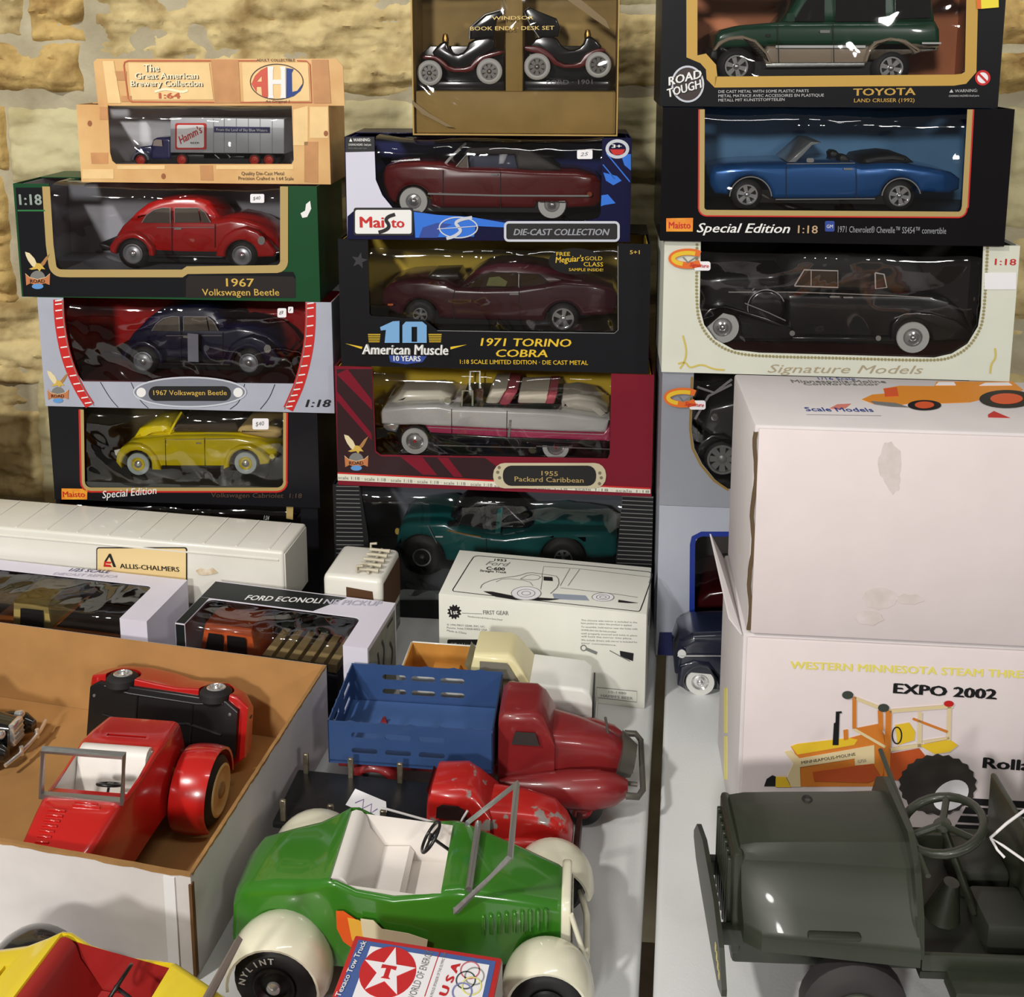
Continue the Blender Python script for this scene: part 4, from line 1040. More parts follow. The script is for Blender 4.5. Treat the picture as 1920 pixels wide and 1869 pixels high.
block('gold_divider', (ul, .012, zs), (ur, d - .003, h - .002), GC, bw.th, .001)
bw.film([(-w + .0005, .0005), (w - .0005, h)], True, r=.014)
F.plate('film_fold', [(498, 545), (520, 560), (600, 620), (730, 694), (690, 690), (560, 622), (498, 570)], mat('film_fold_brown', (122, 104, 74), .25), n=.0012)
F.plate('film_fold', [(1350, 0), (1425, 0), (1560, 110), (1580, 160), (1490, 100)], mat('film_fold_brown', (122, 104, 74), .25), n=.0012)
F.text('title_lettering', 'WINDSOR', (938, 108), (1165, 106), 20, mat('bright_gold_print', (212, 184, 104), .35), n=.0010, bold=.01)
F.text('title_lettering', 'BOOK ENDS · DESK SET', (820, 166), (1278, 162), 22, mat('bright_gold_print', (212, 184, 104), .35), n=.0010, bold=.01)
CHB = mat('black_lacquer', (24, 22, 24), .18, 0, .8); MRL = paint('maroon_enamel', (112, 28, 30))
def bookend(label, body, trim, whl, base, canopy, tx, txt):
    G = Face(bw.th, (0, .026, 0), (1, 0, 0), (0, 0, 1), (0, -1, 0), A3)
    c0 = G.px(whl[0][:2]); c1 = G.px(whl[1][:2])
    b0 = G.px(base[0]); b1 = G.px(base[1])
    loc = XF[bw.th.name] @ Vector(((b0[0] + b1[0]) / 2, .026 + .02, zs))
    t = thing('car_bookend', label, 'bookend', loc, bw.th.rotation_euler.z, 'antique car bookends in the gold box')
    F2 = Face(t, (0, -.02, 0), (1, 0, 0), (0, 0, 1), (0, -1, 0), A3)
    p0, p1 = F2.px(base[0]), F2.px(base[1])
    block('base', (p0[0], -.02, 0.0002), (p1[0], .03, max(p0[1], .012)), CHB, t, .0015)
    F2.slab('back_plate', [(base[0][0] + 6, base[0][1]), (base[0][0] + 6, 300), (base[0][0] + 60, 250), (base[1][0] - 60, 250), (base[1][0] - 6, 300), (base[1][0] - 6, base[0][1])], -.022, -.028, CHB, bevel=.001)
    F2.slab('car_body', body, -.002, -.02, CHB, bevel=.003, smooth_it=1)
    F2.slab('maroon_frame', trim, .0, -.018, MRL, bevel=.0015, smooth_it=1)
    F2.slab('canopy', canopy, -.004, -.02, CHB, bevel=.002)
    tube('canopy_edge', [F2.at(*F2.px(p), .0) for p in canopy[:4]], .0012, SILVER, t)
    for (x, y, r, hr) in whl:
        c = F2.px((x, y)); s = F2.scale((x, y))
        wheel(t, F2.at(c[0], c[1], .006), F2.N, r * s, .008, hr * s, hub_m=mat('pewter', (120, 116, 112), .3, .9), tire_m=WHITEWALL, spokes=8, cap_r=hr * s * .25)
    lamp = F2.px(tx)
    lathe('brass_lamp', [(0, -.006), (.004, -.006), (.0045, 0), (.003, .006), (0, .007)], F2.at(lamp[0], lamp[1], -.008), (0, 0, 1), mat('brass', (190, 150, 80), .3, .9), t, 14)
    if txt:
        F2.text('base_lettering', txt, (base[0][0] + 130, base[0][1] + 22), (base[0][0] + 380, base[0][1] + 18), 26, INKGREY, n=.0006)
bookend('antique black and maroon car bookend with no lettering on its base, in the gold box', [(600, 300), (640, 245), (690, 215), (700, 270), (740, 300), (790, 280), (815, 215), (950, 195), (960, 260), (900, 300), (850, 330), (820, 370), (730, 380), (680, 330)],
        [(560, 300), (620, 300), (670, 325), (710, 370), (810, 370), (845, 320), (900, 295), (1000, 270), (1000, 295), (920, 315), (860, 345), (830, 395), (700, 395), (655, 345), (610, 320), (560, 325)],
        [(600, 397, 68, 46), (925, 388, 70, 46)], [(528, 452), (1002, 500)], [(815, 215), (818, 150), (900, 80), (1000, 50), (1004, 70), (960, 110), (950, 200)], (680, 212), None)
bookend('antique black and maroon car bookend with lettering cast into its base, in the gold box', [(1120, 270), (1190, 190), (1290, 200), (1320, 250), (1370, 275), (1430, 250), (1450, 195), (1490, 200), (1550, 265), (1480, 300), (1440, 355), (1310, 355), (1260, 300)],
        [(1105, 250), (1190, 250), (1250, 280), (1310, 350), (1410, 350), (1440, 300), (1500, 265), (1556, 262), (1556, 285), (1480, 300), (1450, 372), (1290, 372), (1230, 300), (1105, 275)],
        [(1185, 363, 72, 48), (1518, 353, 70, 47)], [(1106, 440), (1584, 490)], [(1195, 205), (1150, 140), (1110, 60), (1140, 40), (1290, 100), (1310, 150), (1300, 200)], (1460, 190), 'FORD · 1901')

# ------------------------------------------------------------ right stack
RP, RA = (0.38, 1.16), math.radians(5)
zr = [0.0] + [zat(1560, y, RP, RA) for y in (959, 704, 453, 201)]
zr.append(zat(1560, -45, RP, RA))
# silver and blue carton
bs = Box('toy_car_box', 'silver carton with a blue framed window, behind the tractor cartons', RP, RA, 1233, 1850, zr[0], zr[1] - .0005, .14)
SLV = mat('silver_card', (186, 192, 206), .35, .25, var=.08, vscale=8)
WS = [(1700, 890), (1700, 1340), (260, 1340), (226, 1310), (224, 930), (250, 890)]
bs.carton(SLV, WS, wrap=False, crop=C6, inner=card('grey_brown_card', (86, 82, 80)), floor_z=.03)
F = bs.F; F.c = C6
BLU = mat('royal_blue_print', (30, 52, 140), .4)
border(F, [(1700, 880), (260, 880), (222, 900), (215, 935), (212, 1310), (230, 1340), (270, 1352), (1700, 1352)], .0065, BLU)
F.plate('blue_foot_band', [(45, 1385), (1700, 1400), (1700, 1700), (30, 1700)], mat('navy_foot_print', (28, 34, 84), .4), n=.0005)
sp_r = dict(paint=paint('oxblood_paint', (74, 16, 20)), wheels=[(420, 1290, 60, 40), (1000, 1290, 60, 40)],
    slabs=[('body', [(235, 1290), (240, 1220), (300, 1180), (520, 1150), (1100, 1150), (1200, 1200), (1200, 1290)], None, dict(bevel=.006)), ('cabin', [(480, 1155), (560, 1090), (860, 1085), (960, 1155)], None, dict(n0=-.008, bevel=.006, tumble=.2))])
side_car('model_car', 'oxblood die-cast car glimpsed through the blue framed window', bs, C6, sp_r)
sp_n = dict(paint=paint('midnight_blue_paint', (14, 20, 40)), wheels=[(1313, 1279, 29, 17), (1440, 1286, 29, 17)], wopt=dict(band=.94, n=.0, cap=.25),
    slabs=[('body', [(1266, 1268), (1264, 1235), (1274, 1205), (1300, 1192), (1360, 1190), (1500, 1192), (1515, 1240), (1510, 1292)], None, dict(bevel=.009, bulge=.05)),
           ('front_fender', [(1270, 1282), (1274, 1245), (1300, 1236), (1330, 1240), (1352, 1270), (1360, 1296)] + arc(1313, 1279, 31, -20, 200, 10), None, dict(n0=.004, n1=-.02, bevel=.003, both=True))],
    strokes=[('chrome_trim', [(1270, 1226), (1340, 1226), (1500, 1230)], .0012, CHROME, .004)], plates=[('headlamp', arc(1278, 1222, 8, 0, 360, 12)[:-1], CHROME, .004)])
side_car('model_car', 'midnight blue die-cast car with whitewall tyres on the table beside the tractor cartons', bs, None, sp_n, flank=-.075, width=.058)

# grey carton with the curved gold edged window
bk = Box('toy_car_box', 'grey carton with a gold edged curved window, between two cartons and mostly hidden', RP, RA, 1239, 1880, zr[1], zr[2] - .0005, .14)
WK = [(1640, 70), (1640, 640), (392, 650), (330, 600), (265, 520), (225, 440), (210, 340), (222, 70)]
bk.carton(mat('brushed_grey_card', (152, 156, 166), .4, .15, var=.1, vscale=6), WK, crop=C6, inner=card('charcoal_card', (44, 38, 40)), floor_z=.02)
F = bk.F; F.c = C6
border(F, [(400, 655), (325, 605), (258, 525), (215, 440), (202, 340), (212, 72)], .0028, mat('dull_gold_print', (138, 112, 56), .4))
def oval_logo(F, x, y, k):
    a = F.stroke('oval_logo', arc(x, y, k, 40, 320, 24, k * .42), k * .0001, ORANGEINK, .0026)
    F.stroke('oval_logo_highlight', arc(x, y, k * .92, 60, 250, 16, k * .36), k * .00006, YT, .0028, parent=a)
    F.stroke('logo_tick', [(x - k * .3, y - k * .1), (x, y + k * .25), (x + k * .6, y - k * .15)], k * .000022, INKGREY, .0028, parent=a)
    F.plate('logo_tab', rrect(x + k * .4, y + k * .18, x + k * 1.42, y + k * .75, k * .15), STICKER, n=.0024, parent=a)
    F.text('logo_lettering', 'Signature', (x + k * .1, y + k * .48), (x + k * 1.3, y + k * .58), k * .26, REDINK, n=.0030, bold=.02, shear=.3, parent=a)
oval_logo(F, 165, 176, 82)
sp_k = dict(paint=paint('graphite_paint', (46, 46, 44)), wheels=[(368, 492, 92, 80), (1300, 500, 92, 80)], wopt=dict(hub_m=mat('grey_spoke_metal', (150, 150, 146), .4, .3), spokes=8, n=.004),
    slabs=[('body', [(260, 340), (300, 230), (520, 180), (1200, 180), (1400, 330), (1420, 480), (520, 500), (440, 420), (330, 390)], None, dict(bevel=.006)),
           ('front_fender', [(225, 470), (250, 400), (310, 360), (380, 360), (460, 420), (520, 500), (480, 510)] + arc(368, 492, 100, 10, 178, 10), BKP, dict(n0=.006, n1=-.02, bevel=.003, both=True)),
           ('headlamp', arc(330, 280, 36, 0, 360, 16)[:-1], CHROME, dict(n0=.0, n1=-.02, bevel=.004, both=True))],
    strokes=[('pipe', [(230, 300), (300, 180), (420, 120)], .003, CHROME, -.006), ('pipe', [(240, 130), (330, 160), (420, 90)], .003, CHROME, -.004)])
side_car('model_car', 'graphite vintage die-cast car with grey spoked wheels behind the curved window', bk, C6, sp_k)

# cream carton with the black limousine
bl = Box('toy_car_box', 'cream display carton with dotted gold window border, holding the black limousine', (RP[0], RP[1] - .004), RA, 1243, 1903, zr[2], zr[3] - .0005, .14)
CRM = card('cream_card', (214, 216, 202), .42, var=.03)
WL = [(1712, 75), (1700, 400), (1685, 500), (1630, 590), (1550, 640), (1460, 660), (560, 635), (430, 620), (330, 565), (275, 490), (252, 400), (258, 55)]
bl.carton(CRM, WL, crop=A6, inner=card('black_brown_card', (52, 47, 46)), floor_m=mat('dark_red_base', (72, 24, 24), .5), floor_z=.02)
F = bl.F; F.c = A6
DOT = mat('olive_dot_print', (150, 140, 96), .5)
path = smoothline([(238, 60), (234, 400), (258, 500), (320, 580), (420, 634), (560, 652), (1000, 662), (1470, 676), (1560, 654), (1640, 602), (1700, 505), (1716, 400), (1732, 90)], 2)
seg = []; acc = 0
for i in range(len(path) - 1):
    a, b = Vector(path[i]), Vector(path[i + 1]); L = (b - a).length; t = (18 - acc)
    while t < L:
        seg.append(a + (b - a) * (t / L)); t += 18
    acc = L - (t - 18)
vs_, fs_ = [], []
for c in seg:
    u, w_ = F.px(c); k = len(vs_); r = .0019
    vs_ += [F.at(u + r * math.cos(j * math.pi / 3), w_ + r * math.sin(j * math.pi / 3), .0006) for j in range(6)]
    fs_.append(tuple(range(k, k + 6)))
mk('dotted_border', vs_, fs_, DOT, bl.th)['kind'] = 'stuff'
oval_logo(F, 190, 148, 82)
F.text('scale_lettering', '1:18', (1768, 182), (1878, 184), 34, REDINK, bold=.015)
F.plate('blank_label', [(1716, 222), (1880, 222), (1878, 308), (1716, 308)], STICKER, n=.0008)
for pts in ([(165, 545), (185, 620), (175, 680), (150, 715)], [(140, 690), (180, 680), (200, 715), (260, 690), (320, 718), (380, 722)], [(1770, 610), (1775, 660), (1750, 690), (1745, 740)]):
    F.stroke('gold_scroll', smoothline(pts, 2), .0022, mat('yellow_scroll_print', (206, 186, 96), .5), .0006)
F.text('title_lettering', 'Signature Models', (600, 735), (1400, 742), 44, mat('pale_brown_print', (170, 156, 128), .5), shear=.3)
sp_lim = dict(paint=BKP, wheels=[(368, 500, 90, 52), (1345, 553, 90, 52)], wopt=dict(band=.95, n=.003, cap=.22),
    slabs=[('hood', [(252, 420), (255, 262), (400, 240), (690, 228), (720, 320), (720, 560), (460, 520)], None, dict(n0=-.010, bevel=.008, taper=.2)),
           ('body', [(700, 330), (1250, 330), (1450, 335), (1545, 365), (1620, 430), (1655, 520), (1600, 565), (1250, 570), (700, 565)], None, dict(n0=-.004, bevel=.006, bulge=.05)),
           ('roof', [(690, 330), (700, 230), (725, 172), (785, 146), (1000, 138), (1260, 146), (1400, 180), (1440, 250), (1480, 335)], mat('black_canvas_roof', (28, 27, 26), .7), dict(n0=-.008, bevel=.010, tumble=.18)),
           ('front_fender', [(262, 520), (262, 440), (300, 400), (380, 385), (470, 410), (600, 450), (720, 500), (730, 560), (470, 560)] + arc(368, 500, 98, -10, 190, 12), None, dict(n0=.006, n1=-.024, bevel=.002, both=True)),
           ('rear_fender', [(1225, 565), (1235, 480), (1270, 440), (1340, 420), (1440, 425), (1560, 460), (1640, 520), (1650, 560), (1450, 570)] + arc(1345, 553, 98, 0, 180, 12), None, dict(n0=.006, n1=-.024, bevel=.002, both=True)),
           ('running_board', [(700, 548), (1250, 555), (1250, 575), (700, 570)], None, dict(n0=.005, bevel=.001)),
           ('spare_wheel_cover', arc(592, 398, 96, 0, 360, 26, 92)[:-1], None, dict(n0=.004, n1=-.012, bevel=.004))],
    plates=[('front_window', [(748, 290), (795, 216), (960, 220), (960, 298)], mat('brown_window', (60, 46, 32), .12), -.004), ('rear_window', [(1162, 230), (1200, 238), (1212, 300), (1162, 304)], mat('brown_window', (60, 46, 32), .12), -.004), ('middle_window', [(985, 225), (1140, 232), (1140, 306), (985, 300)], DARKGLASS, -.0042),
            ('door_handle', rrect(920, 342, 972, 350, 3), CHROME, .001), ('door_handle', rrect(990, 345, 1040, 353, 3), CHROME, .001), ('step_lamp', arc(722, 525, 14, 0, 360, 12)[:-1], CHROME, .008), ('step_lamp', arc(1162, 550, 14, 0, 360, 12)[:-1], CHROME, .008)],
    strokes=[('window_frame', [(742, 294), (792, 211), (966, 216), (966, 302), (742, 294)], .0016, CHROME, -.003), ('window_frame', [(1158, 226), (1204, 234), (1218, 302), (1160, 308), (1158, 226)], .0016, CHROME, -.003), ('window_divider', [(828, 212), (828, 298)], .001, CHROME, -.003),
             ('belt_trim', [(400, 322), (720, 322), (980, 330), (1240, 340), (1450, 352)], .0011, CHROME, .0005), ('spare_rim', arc(592, 398, 96, 20, 200, 16, 92), .0011, CHROME, .0045), ('fender_trim', [(480, 372), (600, 420), (690, 462)], .0012, CHROME, .0070), ('rear_fender_trim', [(1245, 450), (1300, 428), (1380, 424)], .001, CHROME, .0066)])
side_car('model_car', 'long black die-cast limousine with whitewall tyres in the cream carton', bl, A6, sp_lim, flank=.026, width=.098)

# blue convertible carton
bc = Box('toy_car_box', 'large black display carton with thin gold window border, holding the blue convertible', (RP[0], RP[1] - .012), RA, 1240, 1893, zr[3], zr[4] - .0005, .14)
WC = [(1636, 555), (1606, 1060)] + arc(1575, 1065, 30, 0, -85, 4) + arc(292, 1062, 22, 268, 185, 4) + [(270, 565)]
bc.carton(card('gloss_black_card', (20, 19, 22), .22), WC, crop=A5, inner=card('steel_blue_card', (96, 142, 182), .45), floor_m=mat('dark_base', (36, 36, 38), .4), floor_z=.02)
F = bc.F; F.c = A5
border(F, [(1645, 558), (1616, 1062)] + arc(1578, 1068, 36, 0, -85, 4) + arc(290, 1064, 30, 268, 185, 4) + [(262, 562)], .0070, PALEGOLD)
border(F, [(1660, 558), (1632, 1066)] + arc(1580, 1072, 46, 0, -85, 4) + arc(288, 1068, 42, 268, 185, 4) + [(248, 562)], .0016, REDINK, n=.0006)
lg = F.plate('maker_logo', [(80, 1122), (218, 1120), (216, 1190), (80, 1190)], MAISTO_Y, n=.0006)
F.text('logo_lettering', 'Maisto', (92, 1174), (205, 1174), 36, REDINK, n=.0009, bold=.02, parent=lg)
F.text('series_lettering', 'Special Edition', (236, 1194), (716, 1198), 50, WHITEINK, bold=.015, shear=.3)
F.text('scale_lettering', '1:18', (756, 1198), (858, 1200), 42, mat('tan_print', (190, 160, 124), .45), bold=.01)
F.plate('blue_badge', rrect(896, 1136, 945, 1190, 8), BLUEINK, n=.0006)
F.text('badge_lettering', 'GM', (904, 1172), (936, 1172), 18, WHITEINK, n=.0009)
F.text('title_lettering', '1971 Chevrolet® Chevelle™ SS454™ convertible', (962, 1194), (1518, 1202), 34, mat('grey_print', (150, 152, 158), .45), n=.0006)
BLUP = paint('metallic_blue_paint', (24, 92, 160), .3, .8, .35)
sp_chev = dict(paint=BLUP, wheels=[(497, 1002, 80, 54), (1282, 1008, 80, 56)], wopt=dict(spokes=6, n=-.001),
    slabs=[('body', [(335, 1002), (312, 960), (306, 905), (325, 868), (420, 852), (560, 846), (700, 843), (830, 836), (1050, 838), (1090, 848), (1190, 842), (1300, 842), (1450, 866), (1560, 890), (1608, 925), (1604, 980), (1545, 1002), (1400, 990)] + arc(1285, 1015, 100, 10, 176, 12) + [(1150, 1022), (640, 1026)] + arc(512, 1015, 108, 0, 176, 12), None, dict(bulge=.05, taper=.2, bevel=.006)),
           ('folded_top', [(1088, 848), (1110, 820), (1180, 808), (1260, 800), (1330, 808), (1372, 842), (1240, 850)], mat('black_vinyl', (22, 22, 26), .5), dict(n0=-.008, bevel=.005)),
           ('headrest', [(985, 842), (980, 815), (995, 802), (1020, 804), (1038, 822), (1042, 842)], mat('black_vinyl', (22, 22, 26), .5), dict(n0=-.012, n1=-.034, bevel=.003)),
           ('headrest', [(985, 842), (980, 815), (995, 802), (1020, 804), (1038, 822), (1042, 842)], mat('black_vinyl', (22, 22, 26), .5), dict(n0=-.062, n1=-.084, bevel=.003)),
           ('windscreen', [(712, 838), (770, 786), (832, 732), (886, 736), (836, 750), (790, 800), (750, 838)], mat('pale_windscreen', (136, 140, 140), .15), dict(n0=-.006, bevel=.001))],
    strokes=[('wheel_arch_trim', arc(512, 1015, 108, 4, 176, 16), .0013, CHROME, .0035), ('wheel_arch_trim', arc(1285, 1015, 100, 12, 174, 16), .0013, CHROME, .0035), ('door_seam', [(695, 850), (695, 1018)], .0007, SEAM, .0036), ('door_seam', [(1055, 845), (1055, 1015)], .0007, SEAM, .0036),
             ('sill_trim', [(640, 1024), (1150, 1020)], .0012, CHROME, .003), ('belt_trim', [(700, 842), (1050, 838)], .0008, CHROME, .0008)],
    plates=[('door_mirror', rrect(800, 812, 838, 834, 8), CHROME, .002), ('door_handle', rrect(990, 862, 1035, 872, 3), CHROME, .0035)])
side_car('model_car', 'metallic blue open-top die-cast car in the large black carton', bc, A5, sp_chev, flank=.026, width=.1)

# off-roader carton at the top
bo = Box('toy_car_box', 'black carton with a wide gold window border, topmost of its stack, around the green off-roader', RP, RA, 1240, 1880, zr[4], zr[5], .14)
WO = [(1625, -100), (1615, 360), (1590, 385), (380, 405), (345, 385), (335, 330), (300, 290), (235, 275), (232, -100)]
bo.carton(card('black_card', (22, 22, 26)), WO, crop=A5, inner=card('copper_card', (196, 124, 86), .45), floor_m=mat('dark_base', (36, 36, 38), .4), floor_z=.02)
F = bo.F; F.c = A5
OG = mat('ochre_gold_print', (190, 152, 70), .42)
border(F, [(1655, -100), (1645, 370), (1610, 405), (1560, 412), (330, 422), (315, 400), (310, 345), (270, 300), (212, 290), (212, -100)], .0125, OG)
rl = F.stroke('round_logo', arc(190, 432, 80, 0, 360, 30, 90)[:-1], .0022, mat('silver_print', (196, 200, 210), .4), .0008, closed=True)
F.plate('logo_field', arc(190, 432, 78, 0, 360, 30, 88)[:-1], mat('brown_charcoal_print', (58, 46, 46), .45), n=.0006, parent=rl)
for st, p0, p1 in (('ROAD', (92, 440), (266, 398)), ('TOUGH', (92, 500), (268, 448))):
    F.text('logo_shadow_lettering', st, (p0[0] + 4, p0[1] + 4), (p1[0] + 4, p1[1] + 4), 44, INK, n=.0010, bold=.06, shear=.2, parent=rl)
    F.text('logo_lettering', st, p0, p1, 44, WHITEINK, n=.0013, bold=.03, shear=.2, parent=rl)
for i, st in enumerate(('DIE CAST METAL WITH SOME PLASTIC PARTS', 'METAL MATRICE AVEC ACCESSOIRES EN PLASTIQUE', 'METALL MIT KUNSTSTOFFTEILEN')):
    F.text('small_lettering', st, (348, 478 + i * 22), ((812, 890, 688)[i], 474 + i * 22), 15, mat('pale_grey_print', (190, 190, 190), .5), n=.0006)
F.text('title_lettering', 'TOYOTA', (1040, 492), (1362, 488), 38, OG, bold=.025)
F.text('subtitle_lettering', 'LAND CRUISER (1992)', (1045, 526), (1356, 524), 20, OG, bold=.01)
F.text('warning_lettering', '▲ WARNING:', (1535, 476), (1680, 472), 16, mat('pale_grey_print', (190, 190, 190), .5), n=.0006)
F.text('small_lettering', 'CHOKING HAZARD-Small parts', (1532, 498), (1688, 496), 10, mat('pale_grey_print', (190, 190, 190), .5), n=.0006)
F.plate('prohibition_mark', arc(1706, 400, 36, 0, 360, 22)[:-1], STICKER, n=.0008)
F.stroke('prohibition_ring', arc(1706, 400, 34, 0, 360, 22)[:-1], .0024, REDINK, .001, closed=True)
F.stroke('prohibition_bar', [(1684, 378), (1728, 422)], .0024, REDINK, .0012)
F.plate('yellow_sticker', [(1690, -10), (1785, -14), (1786, 38), (1692, 46)], mat('lemon_sticker', (236, 218, 60), .5), n=.0024)
F.plate('red_sticker', [(1672, -10), (1694, -10), (1696, 46), (1676, 46)], ORANGEINK, n=.0026)
GRNP = paint('forest_green_paint', (22, 70, 48)); SND = paint('sand_paint', (168, 150, 130))
sp_toy = dict(paint=GRNP, wheels=[(440, 342, 98, 60), (1236, 350, 98, 60)], wopt=dict(spokes=6, n=.002, wd=.016),
    slabs=[('body', [(325, 250), (335, 180), (370, 152), (460, 130), (600, 118), (680, 112), (1470, 108), (1488, 150), (1490, 235), (1100, 238), (640, 238)], None, dict(bulge=.04, bevel=.006)),
           ('lower_body', [(600, 236), (1490, 236), (1480, 262), (1385, 270)] + arc(1240, 345, 128, 30, 172, 12) + [(1100, 330), (600, 325), (575, 290)], SND, dict(bevel=.004)),
           ('cabin', [(665, 120), (720, 60), (770, -20), (850, -80), (1460, -85), (1475, 112)], None, dict(n0=-.004, bevel=.008, tumble=.12)),
           ('wheel_flare', [(318, 262), (345, 215), (400, 188), (470, 182), (540, 205), (600, 270), (625, 330), (590, 330)] + arc(445, 345, 140, 20, 145, 10), SND, dict(n0=.005, n1=-.018, bevel=.003, both=True)),
           ('wheel_flare', [(1092, 320), (1110, 255), (1150, 212), (1230, 192), (1310, 205), (1390, 258), (1380, 270)] + arc(1240, 345, 132, 30, 172, 12), SND, dict(n0=.005, n1=-.018, bevel=.003, both=True)),
           ('running_board', [(585, 322), (1105, 318), (1100, 345), (590, 350)], SILVER, dict(n0=.003, bevel=.002)),
           ('bumper', [(300, 300), (312, 255), (345, 250), (345, 310)], mat('dark_trim', (36, 36, 36), .5), dict(n0=.0, bevel=.003))],
    plates=[('front_window', [(738, 108), (790, 20), (830, -30), (895, -30), (895, 110)], DARKGLASS, -.001), ('rear_window', [(950, 110), (950, -30), (1210, -30), (1210, 108)], DARKGLASS, -.001), ('quarter_window', [(1260, 95), (1260, -30), (1440, -30), (1445, 90)], DARKGLASS, -.001),
            ('door_handle', rrect(868, 155, 918, 170, 4), CHROME, .004), ('side_badge', rrect(590, 175, 615, 190, 4), BLACK, .004), ('door_mirror', rrect(695, 70, 735, 112, 8), GRNP, .008)],
    strokes=[('side_stripe', [(640, 240), (1100, 240)], .0030, WHITEINK, .0042), ('rear_stripe', [(1390, 222), (1488, 222)], .0020, WHITEINK, .0042), ('door_seam', [(650, 125), (655, 320)], .0008, SEAM, .0042), ('door_seam', [(935, 115), (938, 320)], .0008, SEAM, .0042)])
side_car('model_car', 'green and sand die-cast off-roader in the topmost black carton', bo, A5, sp_toy, flank=.026, width=.1)

# ------------------------------------------------------------ tractor cartons
TP, TA = (0.30, 0.855), math.radians(5)
zt1 = zat(1408, 1190, TP, TA); zt2 = zat(1408, 798, TP, TA)
KRAFT = card('kraft_edge', (98, 80, 58), .8)
WHC = card('white_corrugated_card', (214, 208, 208), .6, var=.03)
def corrugated(label, xl, z0, z1, w, d, edge=True):
    P0 = Vector((TP[0], TP[1], 0)); R, D = yaw_dirs(TA)
    yy = 900
    for _ in range(8):
        q = on_plane(xl, yy, P0, D); yy += (q.z - (z0 + z1) / 2) * FPX / q.y
    l = on_plane(xl, yy, P0, D)
    c = Vector((l.x, l.y, 0)) + R * (w / 2)
    b = Box.direct('tractor_carton', label, (c.x, c.y, z0), TA, w, z1 - z0, d, cat='carton')
    block('carton', (-w / 2, .003, 0), (w / 2, d, b.h), WHC, b.th, .0025, 2)
    fp = block('front_flap', (-w / 2 + .0035, -.0005, .002), (w / 2 - .003, .0028, b.h - .0025), card('pinkish_white_card', (224, 212, 212), .6, var=.025), b.th, .001)
    b.F = b.F.shifted(.0005)
    rnd = random.Random(3)
    n = 26
    pts = [(-w / 2 + .0005 + .0012 * math.sin(i * .7) + .0006 * rnd.random(), .004 + (b.h - .01) * i / n) for i in range(n + 1)]
    vs_ = []
    for p in pts: vs_ += [(p[0] - .0008, .0006, p[1]), (p[0] + .0024, .0006, p[1]), (p[0] - .0008, .0032, p[1]), (p[0] + .0024, .0032, p[1])]
    fs = []
    for i in range(n):
        k = 4 * i
        fs += [(k, k + 1, k + 5, k + 4), (k + 2, k, k + 4, k + 6), (k + 1, k + 3, k + 7, k + 5)]
    if edge: mk('corrugated_edge', vs_, fs, KRAFT, b.th)
    return b
tb = corrugated('white carton with a yellow tractor and show lettering printed on its front', 1386, 0, zt1 - .0005, .36, .15, edge=False)
ta = corrugated('plain smudged white carton with a small orange vehicle print on its lid', 1408, zt1, zt2, .36, .145)
# smudges
for i_, (x, y, rx, ry) in enumerate(((1230, 520, 60, 110), (1250, 610, 34, 60), (1180, 1210, 90, 55), (1330, 1215, 70, 26), (1120, 1310, 70, 36))):
    F = ta.F; F.c = C6
    pts = [(x + rx * math.cos(a) * (1 + .35 * noise.noise(Vector((a * 2, x, y)))), y + ry * math.sin(a) * (1 + .35 * noise.noise(Vector((a * 2 + 5, x, y))))) for a in [i * 2 * math.pi / 22 for i in range(22)]]
    sm = mat('faint_smudge', (222, 210, 210), .7, rgb2=(206, 194, 188), vscale=70, thr=(.3, .75))
    F.plate('smudge', pts, sm, n=.0001 + .00012 * i_, t=.0001)
T = ta.T; T.c = C6
ORV = mat('orange_vehicle_print', (222, 140, 44), .5); ORR = mat('red_orange_print', (214, 88, 44), .5)
T.text('small_lettering', '1/16 Scale', (865, 88), (1055, 90), 12, BLUEINK, n=.0004)
T.text('lid_lettering', 'Minneapolis-Moline', (728, 104), (1214, 106), 15, INKGREY, n=.0004, bold=.01)
T.text('lid_lettering', 'Comfortractor', (790, 116), (1180, 118), 12, INKGREY, n=.0004, bold=.01)
T.text('lid_lettering', 'Scale Models', (800, 250), (1150, 254), 20, BLUEINK, n=.0004, bold=.01)
T.stroke('lid_rule', [(800, 268), (1185, 274)], .0007, INKGREY, .0004)
T.plate('lid_mark', [(920, 236), (960, 215), (1030, 212), (1000, 236), (960, 242)], mat('faded_red_print', (216, 130, 116), .5), n=.0004)
vp = T.plate('vehicle_print', [(1085, 190), (1140, 165), (1205, 160), (1195, 135), (1280, 120), (1460, 122), (1470, 98), (1860, 98), (1915, 140), (1890, 150), (1760, 150), (1700, 190), (1640, 205), (1500, 210), (1320, 212), (1250, 225), (1150, 215)], ORV, n=.0004)
T.plate('grille_print', [(1200, 135), (1265, 128), (1275, 175), (1205, 178)], ORR, n=.0007, parent=vp)
T.plate('window_print', [(1465, 118), (1480, 102), (1560, 102), (1570, 118)], STICKER, n=.0007, parent=vp)
T.plate('window_print', [(1690, 120), (1720, 106), (1840, 104), (1860, 118)], STICKER, n=.0007, parent=vp)
for x, y, rx, ry, hx, hy in ((1408, 222, 86, 26, 50, 17), (1830, 190, 140, 46, 84, 27)):
    T.plate('tyre_print', arc(x, y, rx, 0, 360, 26, ry)[:-1], INK, n=.0009, parent=vp); T.plate('wheel_print', arc(x, y, hx, 0, 360, 22, hy)[:-1], ORR, n=.0012, parent=vp)
T.plate('undercarriage_print', [(1130, 200), (1260, 210), (1330, 232), (1240, 228), (1150, 216)], INKGREY, n=.0007, parent=vp)
